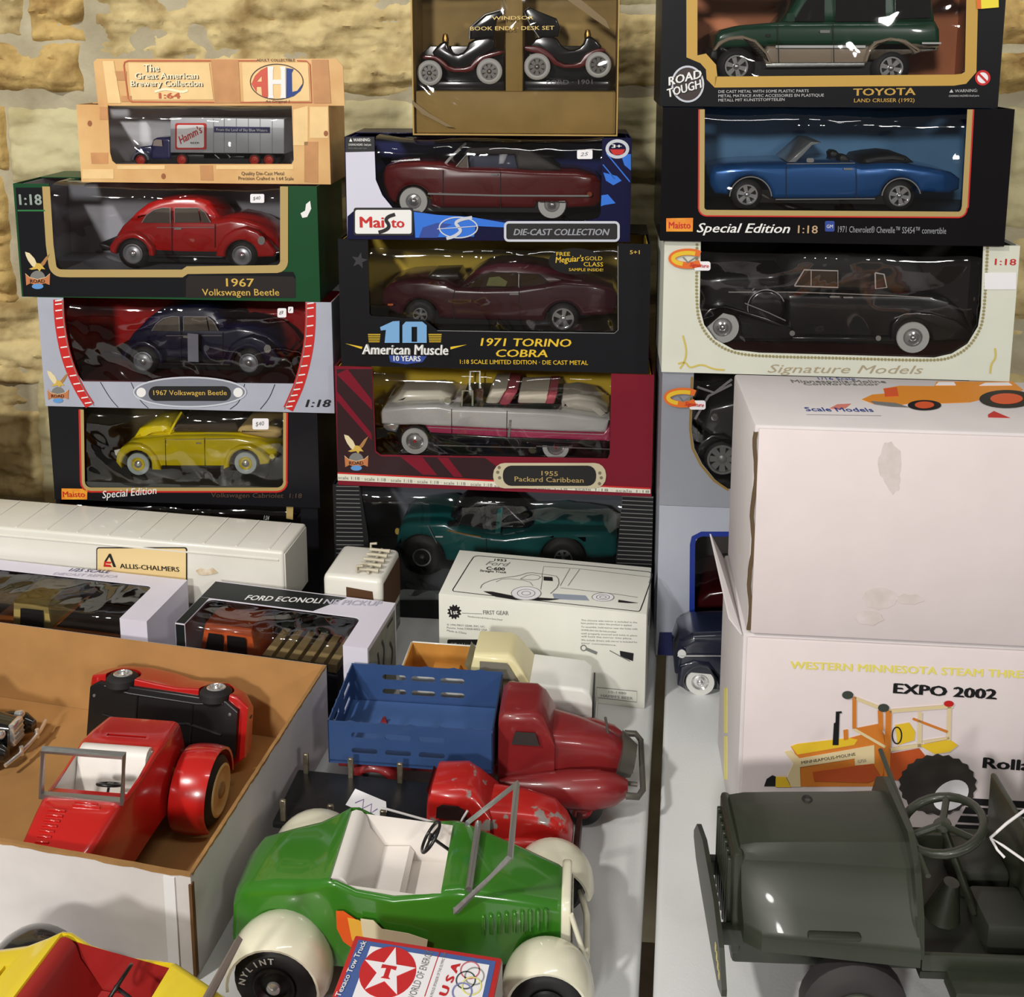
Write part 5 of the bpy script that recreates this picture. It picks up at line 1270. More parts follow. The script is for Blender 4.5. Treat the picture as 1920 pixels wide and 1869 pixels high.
T.plate('red_triangle_print', [(1735, 268), (1765, 250), (1848, 285), (1735, 282)], REDINK, n=.0004)
F = tb.F; F.c = C7
YL = mat('lemon_print', (238, 226, 112), .5)
F.text('show_lettering', 'WESTERN MINNESOTA STEAM THRESHERS', (515, 232), (2150, 300), 46, YL, bold=.03)
F.text('show_lettering', 'EXPO 2002', (1132, 380), (1755, 418), 62, INK, bold=.05)
F.text('show_lettering', 'Rollag', (1668, 828), (2030, 852), 66, INK, bold=.04)
OR1 = mat('orange_tractor_print', (212, 126, 46), .5); YL1 = mat('yellow_tractor_print', (232, 194, 48), .5); CRE = mat('cream_tractor_print', (226, 206, 160), .5); RUST = mat('rust_tractor_print', (190, 84, 38), .5)
tp = F.plate('tractor_print', [(520, 700), (560, 685), (870, 650), (1060, 600), (1090, 640), (1090, 940), (1040, 940), (580, 942), (575, 800), (555, 760)], OR1, n=.0004)
def tpl(nm, pts, mm, n=.0007): F.plate(nm, pts, mm, n=n, parent=tp)
tpl('hood_print', [(522, 698), (560, 684), (870, 648), (920, 660), (900, 690), (560, 748)], YL1)
tpl('side_panel_print', [(572, 770), (1020, 690), (1022, 800), (905, 812), (902, 770), (575, 822)], CRE, .0010)
F.text('hood_lettering', 'MINNEAPOLIS-MOLINE', (585, 802), (908, 750), 18, INK, n=.0013, parent=tp)
F.text('hood_lettering', 'G750', (922, 796), (972, 788), 18, INKGREY, n=.0013, parent=tp)
tpl('grille_print', [(480, 730), (520, 722), (572, 770), (580, 942), (520, 942), (500, 880), (535, 800)], CRE)
tpl('front_wheel_print', [(360, 938), (375, 895), (410, 872), (430, 880), (430, 938)], INK); tpl('front_hub_print', [(430, 880), (490, 880), (520, 942), (428, 942)], YL1, .0010)
tpl('engine_print', [(650, 850), (1010, 800), (1060, 880), (980, 915), (660, 905)], RUST, .0012)
tpl('exhaust_print', [(770, 690), (778, 560), (788, 555), (790, 490), (824, 488), (826, 498), (812, 500), (806, 690)], INK, .0010)
tpl('air_stack_print', [(835, 600), (862, 596), (864, 655), (838, 660)], OR1, .0010)
for nm, a, b, wd, mm in (('cab_post_print', (900, 400), (900, 590), 24, OR1), ('cab_post_print', (1106, 480), (1095, 900), 36, OR1), ('cab_post_print', (1295, 490), (1290, 700), 22, CRE), ('cab_post_print', (1470, 460), (1465, 660), 22, CRE), ('cab_rail_print', (900, 405), (1090, 480), 22, CRE), ('cab_rail_print', (1110, 485), (1490, 455), 24, CRE), ('cab_rail_print', (895, 590), (1085, 700), 18, CRE), ('cab_rail_print', (1110, 715), (1300, 690), 24, CRE), ('cab_rail_print', (1310, 670), (1470, 645), 16, CRE), ('cab_brace_print', (1250, 530), (1460, 610), 16, OR1), ('inner_post_print', (1055, 480), (1060, 600), 30, OR1)):
    q0, q1 = F.px(a), F.px(b)
    F.stroke(nm, [q0, q1], wd * F.scale((1000, 600)), mm, .0013, raw=True, parent=tp)
tpl('cab_floor_print', [(905, 590), (1060, 560), (1085, 690), (1000, 650)], OR1, .0010); tpl('seat_print', [(1145, 570), (1230, 555), (1265, 610), (1260, 660), (1160, 690)], YL1, .0010)
F.stroke('steering_print', arc(1155, 630, 28, 0, 360, 18, 50)[:-1], .0012, INK, .0014, closed=True, parent=tp)
tpl('rear_fender_print', [(1290, 690), (1470, 655), (1522, 690), (1470, 730), (1380, 742)], YL1, .0012); tpl('rear_frame_print', [(1120, 740), (1290, 710), (1330, 760), (1240, 820), (1160, 900), (1060, 900)], RUST, .0010)
rng = random.Random(5)
tpl('rear_tyre_print', [(1400 + (228 + (8 if i % 2 else -6)) * math.cos(2 * math.pi * i / 44), 925 + (178 + (6 if i % 2 else -6)) * math.sin(2 * math.pi * i / 44)) for i in range(44)], mat('tyre_print', (54, 50, 46), .5), .0014)
tpl('rear_wheel_print', [(1478 + 70 * math.cos(a) + 80 * math.sin(a), 988 - 85 * math.cos(a) + 35 * math.sin(a)) for a in [i * 2 * math.pi / 26 for i in range(26)]], STICKER, .0017)
tpl('hub_print', arc(1447, 998, 18, 0, 360, 14)[:-1], INKGREY, .0020)
for c in ((860, 388), (1075, 465)): tpl('lamp_print', arc(c[0], c[1], 34, 0, 360, 16, 24)[:-1], mat('dark_lamp_print', (62, 70, 64), .5), .0016)
tpl('beacon_print', arc(1466, 440, 30, 0, 360, 14, 18)[:-1], REDINK, .0016)
for i in range(5): F.plate('black_bar_print', [(1600 - i * 30, 1012 + i * 52), (2100, 1040 + i * 52), (2100, 1080 + i * 52), (1580 - i * 30, 1050 + i * 52)], INK, n=.0004)
Lf = tb.L; Lf.c = C7
for y0, y1, mm in ((350, 620, YL), (640, 900, YL)):
    Lf.plate('side_print', [(122, y0), (140, y0), (140, y1), (122, y1)], mm, n=.0004)
tb2 = Face(tb.th, (-tb.w / 2, 0, tb.h), (1, 0, 0), (0, 1, 0), (0, 0, 1))
# loose lid flap of the lower carton standing out at its side
mk('side_flap', [(-tb.w / 2 - .0005, .004, tb.h - .002), (-tb.w / 2 - .0005, .145, tb.h - .002), (-tb.w / 2 - .016, .14, tb.h + .028), (-tb.w / 2 - .010, .02, tb.h + .004), (-tb.w / 2 - .002, .004, tb.h - .002), (-tb.w / 2 - .002, .145, tb.h - .002), (-tb.w / 2 - .0175, .14, tb.h + .028), (-tb.w / 2 - .0115, .02, tb.h + .004)],
   [(0, 1, 2, 3), (7, 6, 5, 4), (0, 3, 7, 4), (3, 2, 6, 7), (2, 1, 5, 6)], WHC, tb.th)

# ------------------------------------------------------------ white semi truck behind the window boxes
C4 = (500, 1200, 2.526); C5 = (400, 1480, 2.4615); C8 = (1300, 1440, 3.097); D4 = (20, 1240, 3.84); D7 = (560, 1000, 6.4)
IVORY = paint('ivory_white_enamel', (224, 222, 212), .35, .4, var=.03, vscale=15)
ZT = .150
a = on_z(14, 990, ZT); b = on_z(531, 1035, ZT)
dv = b - a; ang = math.atan2(dv.y, dv.x); TL = .60
st = thing('semi_truck', 'white toy semi truck with roof horns and a long box trailer, behind the window cartons', 'toy truck', (b.x, b.y, 0), ang)
tr = block('trailer', (-TL, 0, .068), (0, .078, ZT), IVORY, st, .004, 3)
F = Face(st, (0, 0, 0), (1, 0, 0), (0, 0, 1), (0, -1, 0)); T = Face(st, (0, 0, ZT), (1, 0, 0), (0, 1, 0), (0, 0, 1))
for i in range(14):
    x = -.02 - i * .043
    block('roof_rib', (x - .0012, .004, ZT - .0005), (x + .0012, .074, ZT + .0009), IVORY, tr, .0004, 1)
block('top_rail', (-TL + .003, -.0012, ZT - .012), (-.006, 0.0005, ZT - .0095), IVORY, tr, .0005, 1)
block('front_frame', (-.0005, .003, .07), (.001, .075, ZT - .004), IVORY, tr, .0004, 1)
mk('rear_sill', [(-TL - .001, 0, .07), (-TL - .001, .078, .07), (-TL - .001, .078, ZT - .002), (-TL - .001, 0, ZT - .002)], [(0, 3, 2, 1)], mat('grey_door', (150, 146, 140), .5), tr)
for wx in (-.08 - .38, -.08 - .46):
    for sy, ax in ((.004, -1), (.074, 1)):
        wheel(st, (wx, sy + ax * .002, .021), (0, ax, 0), .021, .014, .012, hub_m=SILVER)
block('axle_frame', (-.56, .02, .03), (-.42, .058, .068), BLACK, tr, .002)
for sy in (.012, .066): block('landing_leg', (-.16, sy - .004, 0.0), (-.15, sy + .004, .068), SILVER, tr)
F.c = A2
lab = F.plate('maker_label', rrect(527, 1412, 1022, 1640, 14), INK, n=.0008)
F.plate('label_field', rrect(533, 1418, 1016, 1634, 10), mat('pale_amber_label', (232, 206, 150), .5), n=.0011, parent=lab)
F.c = C1
F.text('label_lettering', 'ALLIS-CHALMERS', (658, 186), (982, 206), 26, INK, n=.0015, bold=.02, parent=lab)
F.plate('label_mark', [(598, 108), (608, 108), (636, 180), (622, 180), (600, 124), (584, 150), (572, 150)], INK, n=.0015, parent=lab)
F.plate('label_mark_red', [(572, 150), (612, 152), (606, 162), (580, 160), (578, 166), (604, 168), (612, 180), (568, 178)], REDINK, n=.0016, parent=lab)
F.plate('torn_patch', [(1070, 200), (1095, 188), (1130, 196), (1160, 186), (1190, 212), (1150, 222), (1110, 226), (1085, 222)], mat('torn_brown_paper', (190, 160, 110), .7, rgb2=(230, 220, 200), vscale=90), n=.0012)
# cab
ZC = .1325
n0, f0, n1 = on_z(604, 1077, ZC), on_z(671, 1031, ZC), on_z(704, 1102, ZC)
CW = .074; CL = .07
cx0 = .006
cm = Matrix.Translation((b.x, b.y, 0)) @ Matrix.Rotation(ang, 4, 'Z')
ln = cm.inverted() @ n0
cb0, cbx = ln.x, ln.x + (n1 - n0).length
cy0 = ln.y; cy1 = ln.y + .078
cab = block('cab', (cb0, cy0, .03), (cbx, cy1, ZC), IVORY, st, .007, 3)
CI = mat('brown_cab_interior', (84, 54, 28), .6)
G = Face(st, (0, cy0, 0), (1, 0, 0), (0, 0, 1), (0, -1, 0)); H = Face(st, (cbx, 0, 0), (0, 1, 0), (0, 0, 1), (1, 0, 0))
G.plate('side_window', [(cb0 + .030, ZC - .05), (cbx - .009, ZC - .05), (cbx - .012, ZC - .016), (cb0 + .030, ZC - .013)], CI, n=.0006, raw=True, parent=cab)
H.plate('windscreen', [(cy0 + .003, ZC - .058), (cy1 - .003, ZC - .058), (cy1 - .005, ZC - .008), (cy0 + .005, ZC - .008)], CI, n=.0006, raw=True, parent=cab)
H.plate('grille', [(cy0 + .008, .034), (cy1 - .008, .034), (cy1 - .008, ZC - .066), (cy0 + .008, ZC - .066)], mat('tarnished_silver', (150, 150, 142), .4, .5, rgb2=(60, 58, 54), vscale=200), n=.0008, raw=True, parent=cab)
HORN = mat('aged_ivory_plastic', (190, 182, 160), .5)
for i in range(5):
    y = cy0 + .013 + i * .012
    x = cbx - .024
    tube('air_horn', [(x - .010, y, ZC + .0045), (x + .006, y, ZC + .0045), (x + .016, y, ZC + .0040)], [.0022, .0018, .0028], HORN, cab, seg=8)
tube('horn_bar', [(cbx - .020, cy0 + .008, ZC + .003), (cbx - .020, cy0 + .066, ZC + .003)], .0018, HORN, cab)
for y in (cy0 + .009, cy0 + .065): tube('horn_bracket', [(cbx - .034, y, ZC + .002), (cbx - .034, y, ZC + .010), (cbx - .026, y, ZC + .011)], .0016, HORN, cab)
block('truck_frame', (-.06, cy0 + .02, .022), (cbx - .004, cy1 - .02, .034), BLACK, st, .002)
for wx in (cb0 + .045, -.045):
    for sy, ax in ((cy0 + .002, -1), (cy1 - .002, 1)): wheel(st, (wx, sy, .021), (0, ax, 0), .021, .014, .012, hub_m=SILVER)
block('fifth_wheel', (-.05, cy0 + .02, .034), (-.03, cy1 - .02, .068), BLACK, st, .002)

# ------------------------------------------------------------ cartons with a window over the top front edge
def corner_box(name, label, FR, BR, z, w, depth=None, turn=None):
    fr = on_z(FR[0], FR[1], z); br = on_z(BR[0], BR[1], z)
    dd = br - fr; al = turn or math.atan2(dd.x, dd.y); d = depth or dd.length
    R, D = yaw_dirs(al)
    c = Vector((fr.x, fr.y, 0)) - R * (w / 2)
    return Box.direct(name, label, (c.x, c.y, 0), al, w, z, d)

def edge_window(b, m, x0, x1, ytop, zfront, inner, rr=.008, t=.0012):
    w, h, d = b.w / 2, b.h, b.d
    vs_, fs = [], []
    def bx(a0, a1, a2, c0, c1, c2):
        k = len(vs_)
        vs_.extend([(x, y, z) for z in (a2, c2) for y in (a1, c1) for x in (a0, c0)])
        for f in ((0, 2, 3, 1), (4, 5, 7, 6), (0, 1, 5, 4), (2, 6, 7, 3), (0, 4, 6, 2), (1, 3, 7, 5)): fs.append(tuple(k + i for i in f))
    bx(-w, d - t, 0, w, d, h); bx(-w, t, 0, -w + t, d - t, h - t); bx(w - t, t, 0, w, d - t, h - t); bx(-w + t, t, 0, w - t, d - t, t)
    mk('carton', vs_, fs, m, b.th)
    k = [(x1 - rr + rr * math.sin(a), ytop - rr + rr * math.cos(a)) for a in (0, .4, .8, 1.2, math.pi / 2)]
    k2 = [(x0 + rr - rr * math.sin(a), ytop - rr + rr * math.cos(a)) for a in (math.pi / 2, 1.2, .8, .4, 0)]
    b.T.plate('top_panel', [(-w, 0), (x0, 0)] + k2 + k + [(x1, 0), (w, 0), (w, d - t), (-w, d - t)], m, n=0, t=t, raw=True)
    b.F.plate('front_panel', [(-w, 0), (w, 0), (w, h - t), (x1, h - t), (x1, zfront), (x0, zfront), (x0, h - t), (-w, h - t)], m, n=0, t=t, raw=True)
    block('backing_card', (-w + .003, d - .004, .002), (w - .003, d - .0028, h - .003), inner, b.th)
    block('display_base', (-w + .003, .003, .0013), (w - .003, d - .005, .008), inner, b.th)
    prof = [(.0015, zfront - .002 + (h - .006 - zfront) * i / 8) for i in range(9)]
    r = .006
    prof += [(.0015 + r - r * math.cos(a), h - .0015 - r + r * math.sin(a)) for a in (.3, .6, .9, 1.2, 1.5)]
    prof += [(.0015 + r + (ytop - r) * i / 10, h - .0015) for i in range(1, 11)]
    V3, f3 = [], []
    nu = 40; sd = random.random() * 40
    for (y, z) in prof:
        for i in range(nu + 1):
            u = x0 - .002 + (x1 - x0 + .004) * i / nu
            e = min(1, min(i, nu - i) / 4)
            wb = noise.fractal(Vector((u * 22, sd + y * 30, z * 22)), 1, 2, 3) * .0022 * e
            V3.append((u, y + abs(wb) * .5, z - abs(wb)))
    for j in range(len(prof) - 1):
        for i in range(nu):
            q = j * (nu + 1) + i; f3.append((q, q + 1, q + nu + 2, q + nu + 1))
    mk('window_film', V3, f3, film_mat(), b.th, 80)

LIL = card('lilac_white_card', (216, 212, 224), .45, var=.03)
b25 = corner_box('toy_truck_box', 'white window carton holding a tan-cab pickup, beside the cardboard tray', (275, 1165), (375, 1081), .110, .46, turn=math.radians(11), depth=.093)
T = b25.T; T.c = C1
x1 = T.px((660, 455))[0]; yt = T.px((600, 250))[1] - .004
edge_window(b25, LIL, -b25.w / 2 + .05, x1, yt, .02, card('taupe_card', (104, 92, 84), .6))
T.text('scale_lettering', '1/25 SCALE', (372, 206), (596, 218), 15, mat('navy_grey_print', (70, 74, 104), .5), n=.0004, bold=.02, shear=.2)
T.text('replica_lettering', 'DIECAST REPLICA', (285, 226), (636, 243), 12, mat('pale_lilac_ink', (186, 184, 200), .5), n=.0004, bold=.01, shear=.2)
TAN = paint('tan_yellow_paint', (188, 164, 98)); COP = paint('copper_paint', (150, 84, 34))
R, D = yaw_dirs(-b25.th.rotation_euler.z)
cxl = b25.F.px(unzoom(None, (0, 0)))[0]
F = b25.F.shifted(-.018, C1)
ux0 = F.px((75, 560))[0]; ux1 = F.px((275, 560))[0]
wpos = XF[b25.th.name] @ Vector(((ux0 + ux1) / 2, .05, .008))
pk = thing('model_truck', 'tan-cab pickup with copper body in the white window carton', 'model truck', wpos, b25.th.rotation_euler.z)
hw = (ux1 - ux0) / 2
loft('cab', [rsec(-hw * 1.05, .030, .032, .03, .060, .004), rsec(-hw * .95, .029, .032, .03, .095, .006), rsec(hw * .9, .029, .032, .03, .097, .006), rsec(hw * 1.02, .030, .032, .03, .070, .004)], TAN, pk)
G = Face(pk, (0, -.0315, 0), (1, 0, 0), (0, 0, 1), (0, -1, 0))
G.plate('side_window', [(-hw * .6, .062), (hw * .7, .062), (hw * .66, .088), (-hw * .5, .088)], DARKGLASS, n=.0008, raw=True)
loft('bed', [rsec(hw * 1.0, .032, .032, .025, .066, .003), rsec(hw * 1.0 + .11, .032, .032, .025, .066, .003)], COP, pk)
block('bed_floor', (hw + .006, -.027, .0655), (hw + .104, .027, .067), mat('dark_bed', (40, 30, 26), .6), pk)
loft('hood', [rsec(-hw - .052, .026, .03, .025, .048, .006), rsec(-hw - .04, .029, .032, .025, .058, .006), rsec(-hw * 1.0, .030, .032, .025, .062, .005)], COP, pk)
for wx in (-hw - .028, hw + .07):
    for sy in (-1, 1): wheel(pk, (wx, sy * .034, .016), (0, sy, 0), .016, .012, .009)

bec = corner_box('toy_truck_box', 'black and white window carton holding an orange pickup, between the trailer truck and the tray', (689, 1216), (751, 1125), .112, .232, turn=math.radians(12.5), depth=.094)
T = bec.T; T.c = C1
x0 = T.px((820, 535))[0]; x1 = T.px((1860, 625))[0]; yt = T.px((1500, 400))[1]
BKT = card('black_top_card', (26, 30, 30), .4)
edge_window(bec, LIL, max(x0, -bec.w / 2 + .012), x1, yt, .02, card('dark_olive_card', (52, 54, 44), .6))
w, h, d = bec.w / 2, bec.h, bec.d
xs = T.px((1720, 405)); xe = T.px((1900, 340))
T.plate('black_lid_panel', [(-w + .0005, yt + .0008), (xs[0], yt + .0008), (min(xe[0], w), d - .002), (-w + .0005, d - .002)], BKT, n=.0003, raw=True)
T.plate('black_lid_side', [(-w + .0005, .0005), (max(x0, -w + .012) - .0005, .0005), (max(x0, -w + .012) - .0005, yt), (-w + .0005, yt)], BKT, n=.0003, raw=True)
bec.F.plate('black_front_panel', [(-w + .0005, .0005), (x1 - .0006, .0005), (x1 - .0006, .0195), (max(x0, -w + .012) - .0005, .0195), (max(x0, -w + .012) - .0005, h - .0015), (-w + .0005, h - .0015)], BKT, n=.0003, raw=True)
T.text('title_lettering', 'FORD ECONOLI', (1332, 364), (1750, 384), 26, WHITEINK, n=.0006, bold=.03, shear=.2)
T.text('title_lettering', 'NE PICKUP', (1760, 386), (2080, 398), 26, mat('pale_lilac_ink', (186, 184, 200), .5), n=.0006, bold=.03, shear=.2)
S = bec.R; S.c = D7
S.plate('side_panel_print', [(.004, .004), (d - .004, .004), (d - .004, h - .006), (.004, h - .006)], mat('grey_green_card', (146, 146, 132), .6, rgb2=(112, 112, 104), vscale=40), n=.0003, raw=True)
for pts in ([(.030, .088), (.036, .060), (.034, .030)], [(.044, .094), (.052, .080), (.046, .060), (.056, .052), (.050, .036)], [(.070, .076), (.080, .060), (.074, .046)], [(.016, .060), (.014, .030), (.020, .018)], [(.062, .1), (.082, .1)]):
    S.stroke('brush_lettering', smoothline(pts, 2), .0045, INK, .0006, raw=True)
ORP = paint('orange_paint', (206, 92, 44))
F = bec.F.shifted(-.020, C1)
ux0 = F.px((1085, 640))[0]; ux1 = F.px((1390, 640))[0]
po = thing('model_truck', 'orange forward-cab pickup with wooden slat bed in the black and white carton', 'model truck', XF[bec.th.name] @ Vector(((ux0 + ux1) / 2, .05, .008)), bec.th.rotation_euler.z)
hw = (ux1 - ux0) / 2
loft('cab', [rsec(-hw * 1.02, .026, .03, .02, .060, .006), rsec(-hw * .8, .028, .031, .02, .092, .008), rsec(hw * .85, .028, .031, .02, .094, .008), rsec(hw * .98, .029, .031, .02, .070, .006)], ORP, po)
G = Face(po, (0, -.0305, 0), (1, 0, 0), (0, 0, 1), (0, -1, 0))
G.plate('front_quarter_window', [(-hw * .75, .062), (-hw * .1, .062), (-hw * .1, .084), (-hw * .6, .084)], DARKGLASS, n=.0008, raw=True)
G.plate('door_window', [(hw * .05, .062), (hw * .75, .062), (hw * .7, .084), (hw * .05, .084)], DARKGLASS, n=.0008, raw=True)
loft('bed', [rsec(hw * .98, .031, .031, .02, .052, .003), rsec(hw + .10, .031, .031, .02, .052, .003)], mat('navy_bed_paint', (30, 34, 62), .3, 0, .5), po)
SLAT = mat('pale_wood_slat', (176, 152, 104), .6, var=.1, vscale=60)
for i in range(6):
    x = hw + .008 + i * .016
    block('wood_slat', (x, -.028, .053), (x + .011, .028, .064), SLAT, po, .0006, 1)
for wx in (-hw * .4, hw + .06):
    for sy in (-1, 1): wheel(po, (wx, sy * .033, .015), (0, sy, 0), .015, .012, .009)

# ------------------------------------------------------------ white carton with the line drawing
fl_, fr_ = on_z(822, 1113, .119), on_z(1213, 1152, .119)
al = math.atan2(-(fr_.y - fl_.y), fr_.x - fl_.x); wW = (fr_ - fl_).length
c = (fl_ + fr_) / 2
bfg = Box.direct('toy_truck_box', 'white carton with a line drawing of a delivery truck on its lid', (c.x, c.y, 0), al, wW, .119, .108)
PW = card('paper_white_card', (222, 222, 212), .5, var=.025)
block('carton', (-wW / 2, 0, 0), (wW / 2, .108, .119), PW, bfg.th, .0012, 2)
T = bfg.T; T.c = C3
T.stroke('lid_border', smoothline([(745, 630), (735, 622), (750, 600), (840, 455), (855, 446), (880, 445), (1740, 525), (1762, 535), (1765, 548), (1705, 720), (1695, 732), (1680, 730)], 1, True), .0012, INK, .0004, closed=True)
T.text('lid_lettering', '1953', (950, 472), (1012, 476), 12, INK, n=.0004, bold=.01)
T.text('lid_lettering', 'Ford', (905, 492), (1030, 500), 22, INKGREY, n=.0004, shear=.4)
T.text('lid_lettering', 'C-600', (908, 516), (1004, 522), 16, INK, n=.0004, bold=.03)
T.text('lid_lettering', 'Straight Truck', (876, 526), (1012, 536), 11, INK, n=.0004, bold=.01)
LN = mat('fine_line_ink', (120, 122, 120), .5)
dr = T.stroke('truck_drawing', [(1195, 555), (1205, 500), (1390, 512), (1755, 555), (1745, 585)], .0007, LN, .0004)
def ln(pts, wd=.0007, mm=LN, sm=1, nm='drawing_line'): T.stroke(nm, smoothline(pts, sm) if sm else pts, wd, mm, .0005, parent=dr)
ln([(880, 612), (890, 590), (940, 570), (1000, 558), (1080, 548), (1130, 530), (1200, 540), (1240, 545), (1280, 552), (1285, 600), (1240, 640)], .001)
ln([(960, 580), (1000, 560), (1130, 575), (1150, 600)]); ln([(1085, 565), (1130, 540), (1195, 550), (1170, 572), (1085, 565)], .0008)
ln([(1200, 550), (1190, 620)]); ln([(1390, 515), (1330, 600)]); ln([(1340, 512), (1290, 600)]); ln([(1290, 610), (1560, 640), (1690, 660)])
T.plate('cab_window_drawing', [(1205, 553), (1250, 556), (1252, 575), (1205, 572)], INK, n=.0006, parent=dr)
T.plate('truck_shadow_drawing', [(895, 628), (940, 630), (1040, 650), (1200, 662), (1290, 668), (1230, 675), (1060, 672), (960, 656)], INK, n=.0005, parent=dr)
T.plate('truck_shadow_drawing', [(1590, 672), (1690, 688), (1640, 688), (1588, 684)], INK, n=.0005, parent=dr)
T.plate('chassis_drawing', [(1250, 640), (1420, 650), (1440, 676), (1260, 668)], mat('grey_blue_wash', (150, 160, 176), .5), n=.0005, parent=dr)
for x, y, rx, ry in ((1115, 640, 76, 34), (1510, 660, 56, 22)):
    T.plate('tyre_drawing', arc(x, y, rx, 0, 360, 26, ry)[:-1], STICKER, n=.0007, parent=dr)
    for k in (1.0, .6, .3): T.stroke('tyre_line_drawing', arc(x, y, rx * k, 0, 360, 26, ry * k)[:-1], .0008, LN, .0009, closed=True, parent=dr)
F = bfg.F; F.c = C3
gx, gy = 746, 732
ge = F.plate('gear_logo', [(gx + (36 if (i // 2) % 2 else 28) * math.cos(i * math.pi / 24 * 1.0), gy + (38 if (i // 2) % 2 else 30) * math.sin(i * math.pi / 24)) for i in range(48)], INK, n=.0004)
F.text('gear_lettering', '1st', (730, 744), (766, 742), 24, WHITEINK, n=.0008, bold=.03, parent=ge)
F.text('maker_lettering', 'FIRST GEAR', (895, 744), (1026, 748), 22, INKGREY, n=.0004, bold=.01)
F.stroke('maker_rule', [(785, 738), (890, 742)], .0006, LN, .0004)
F.text('small_lettering', 'Manufactured with Pride in Every Detail', (815, 758), (992, 776), 8, LN, n=.0004)
for i, stt in enumerate(('© 1994 FIRST GEAR, INC. LIC.', 'Peosta, Iowa 52068-0052 USA', 'Made in China')):
    F.text('small_lettering', stt, (708, 802 + i * 15), ((905, 915, 808)[i], 812 + i * 17), 10, LN, n=.0004)
F.plate('black_label', rrect(710, 874, 990, 916, 8), INK, n=.0004)
F.text('label_lettering', 'Official Licensed Product', (728, 904), (960, 912), 16, mat('pale_grey_print', (190, 190, 190), .5), n=.0008)
F.text('small_lettering', 'Ford Motor Company', (745, 936), (900, 942), 12, INK, n=.0004)
for i in range(8):
    y = 778 + (i // 2) * 34 + (i % 2) * 15
    F.text('small_lettering', ('The chrome side mirror is included in the', 'base packet to select this product is applied.', 'To assemble, hold mirror near the holes with', 'carefully place into the hole provided.', 'until properly secured and twist in place', 'will hold the mirror into place.', 'We include drivers side mirror is included for', 'your convenience.')[i], (1398, y), ((1686, 1660, 1688, 1580)[i % 4], y + 12), 9, LN, n=.0004)
ks = F.stroke('wrench_drawing', [(1425, 922), (1480, 945)], .004, LN, .0004)
F.stroke('wrench_eye_drawing', arc(1411, 917, 14, 0, 360, 16)[:-1], .0014, INKGREY, .0005, closed=True, parent=ks)
F.plate('mirror_drawing', [(1597, 932), (1668, 945), (1665, 985), (1600, 960)], INK, n=.0004)
F.stroke('mirror_line_drawing', [(1545, 930), (1600, 960), (1650, 985)], .0012, INKGREY, .0005)
F.stroke('code_box', [(1478, 1120), (1685, 1140), (1685, 1196), (1478, 1172)], .0008, LN, .0004, closed=True)
F.text('code_lettering', '10-1480', (1540, 1148), (1630, 1156), 12, LN, n=.0005)
F.text('code_lettering', "HAMM'S BEER", (1500, 1168), (1664, 1184), 14, LN, n=.0005)
bfg.R.plate('hand_hole', rrect(.045, .075, .065, .092, .007), INK, n=.0004, raw=True)

# ------------------------------------------------------------ cardboard tray
TH = .098
nr, fr2 = on_z(357, 1641, TH), on_z(612, 1246, TH)
dd = fr2 - nr; TYA = math.atan2(dd.x, dd.y); TD = dd.length; TWID = .52
R, D = yaw_dirs(TYA)
c = Vector((nr.x, nr.y, 0)) - R * (TWID / 2)
tray = thing('cardboard_tray', 'open cardboard tray, brown inside and white outside, holding loose toy cars', 'cardboard box', (c.x, c.y, 0), -TYA)
KIN = card('brown_cardboard', (176, 132, 80), .75, var=.08); KOUT = card('white_lined_cardboard', (206, 200, 198), .6, var=.05)
w, d = TWID / 2, TD
block('tray_floor', (-w + .003, .003, .0005), (w - .003, d - .003, .003), KIN, tray)
for (x0, y0, x1, y1) in ((-w, 0, w, .0025), (-w, d - .0025, w, d), (-w, .0025, -w + .0025, d - .0025), (w - .0025, .0025, w, d - .0025)):
    ox = 0.0009
    block('inner_wall', (x0 + (.0013 if x0 < -w + .001 else 0) , y0 + (.0013 if y0 < .001 else 0), .001), (x1 - (.0013 if x1 > w - .001 else 0), y1 - (.0013 if y1 > d - .001 else 0), TH), KIN, tray)
for lo, hi in (((-w, 0, 0), (w, .0012, TH - .0006)), ((-w, d - .0012, 0), (w, d, TH - .0006)), ((-w, .0012, 0), (-w + .0012, d - .0012, TH - .0006)), ((w - .0012, .0012, 0), (w, d - .0012, TH - .0006))):
    block('outer_lining', lo, hi, KOUT, tray)
rnd = random.Random(9)
for nm_, ax in (('front', 0), ('right', 1)):
    n = 60; V3 = []; f3 = []
    for i in range(n + 1):
        s_ = -w + 2 * w * i / n if ax == 0 else .002 + (d - .004) * i / n
        j = .0012 * rnd.random()
        z = TH + .0002 + .0005 * rnd.random()
        if ax == 0: V3 += [(s_, -.0003 - j * .4, z), (s_, .0028, z), (s_, -.0003 - j * .4, z - .002 - j), (s_, .0028, z - .001)]
        else: V3 += [(w - .0028, s_, z), (w + .0003 + j * .4, s_, z), (w - .0028, s_, z - .001), (w + .0003 + j * .4, s_, z - .002 - j)]
    for i in range(n):
        k = 4 * i
        f3 += [(k, k + 1, k + 5, k + 4), (k + 2, k, k + 4, k + 6), (k + 1, k + 3, k + 7, k + 5)]
    mk('torn_edge', V3, f3, card('torn_kraft', (150, 112, 68), .85, var=.25), tray)
block('corner_tape', (w - .024, -.0012, .002), (w - .014, -.0002, TH - .004), mat('white_tape', (226, 226, 228), .4), tray)
block('corner_gap', (w - .0015, -.0014, .004), (w + .0012, .003, TH - .008), card('corner_kraft', (104, 74, 46), .85, var=.2), tray)

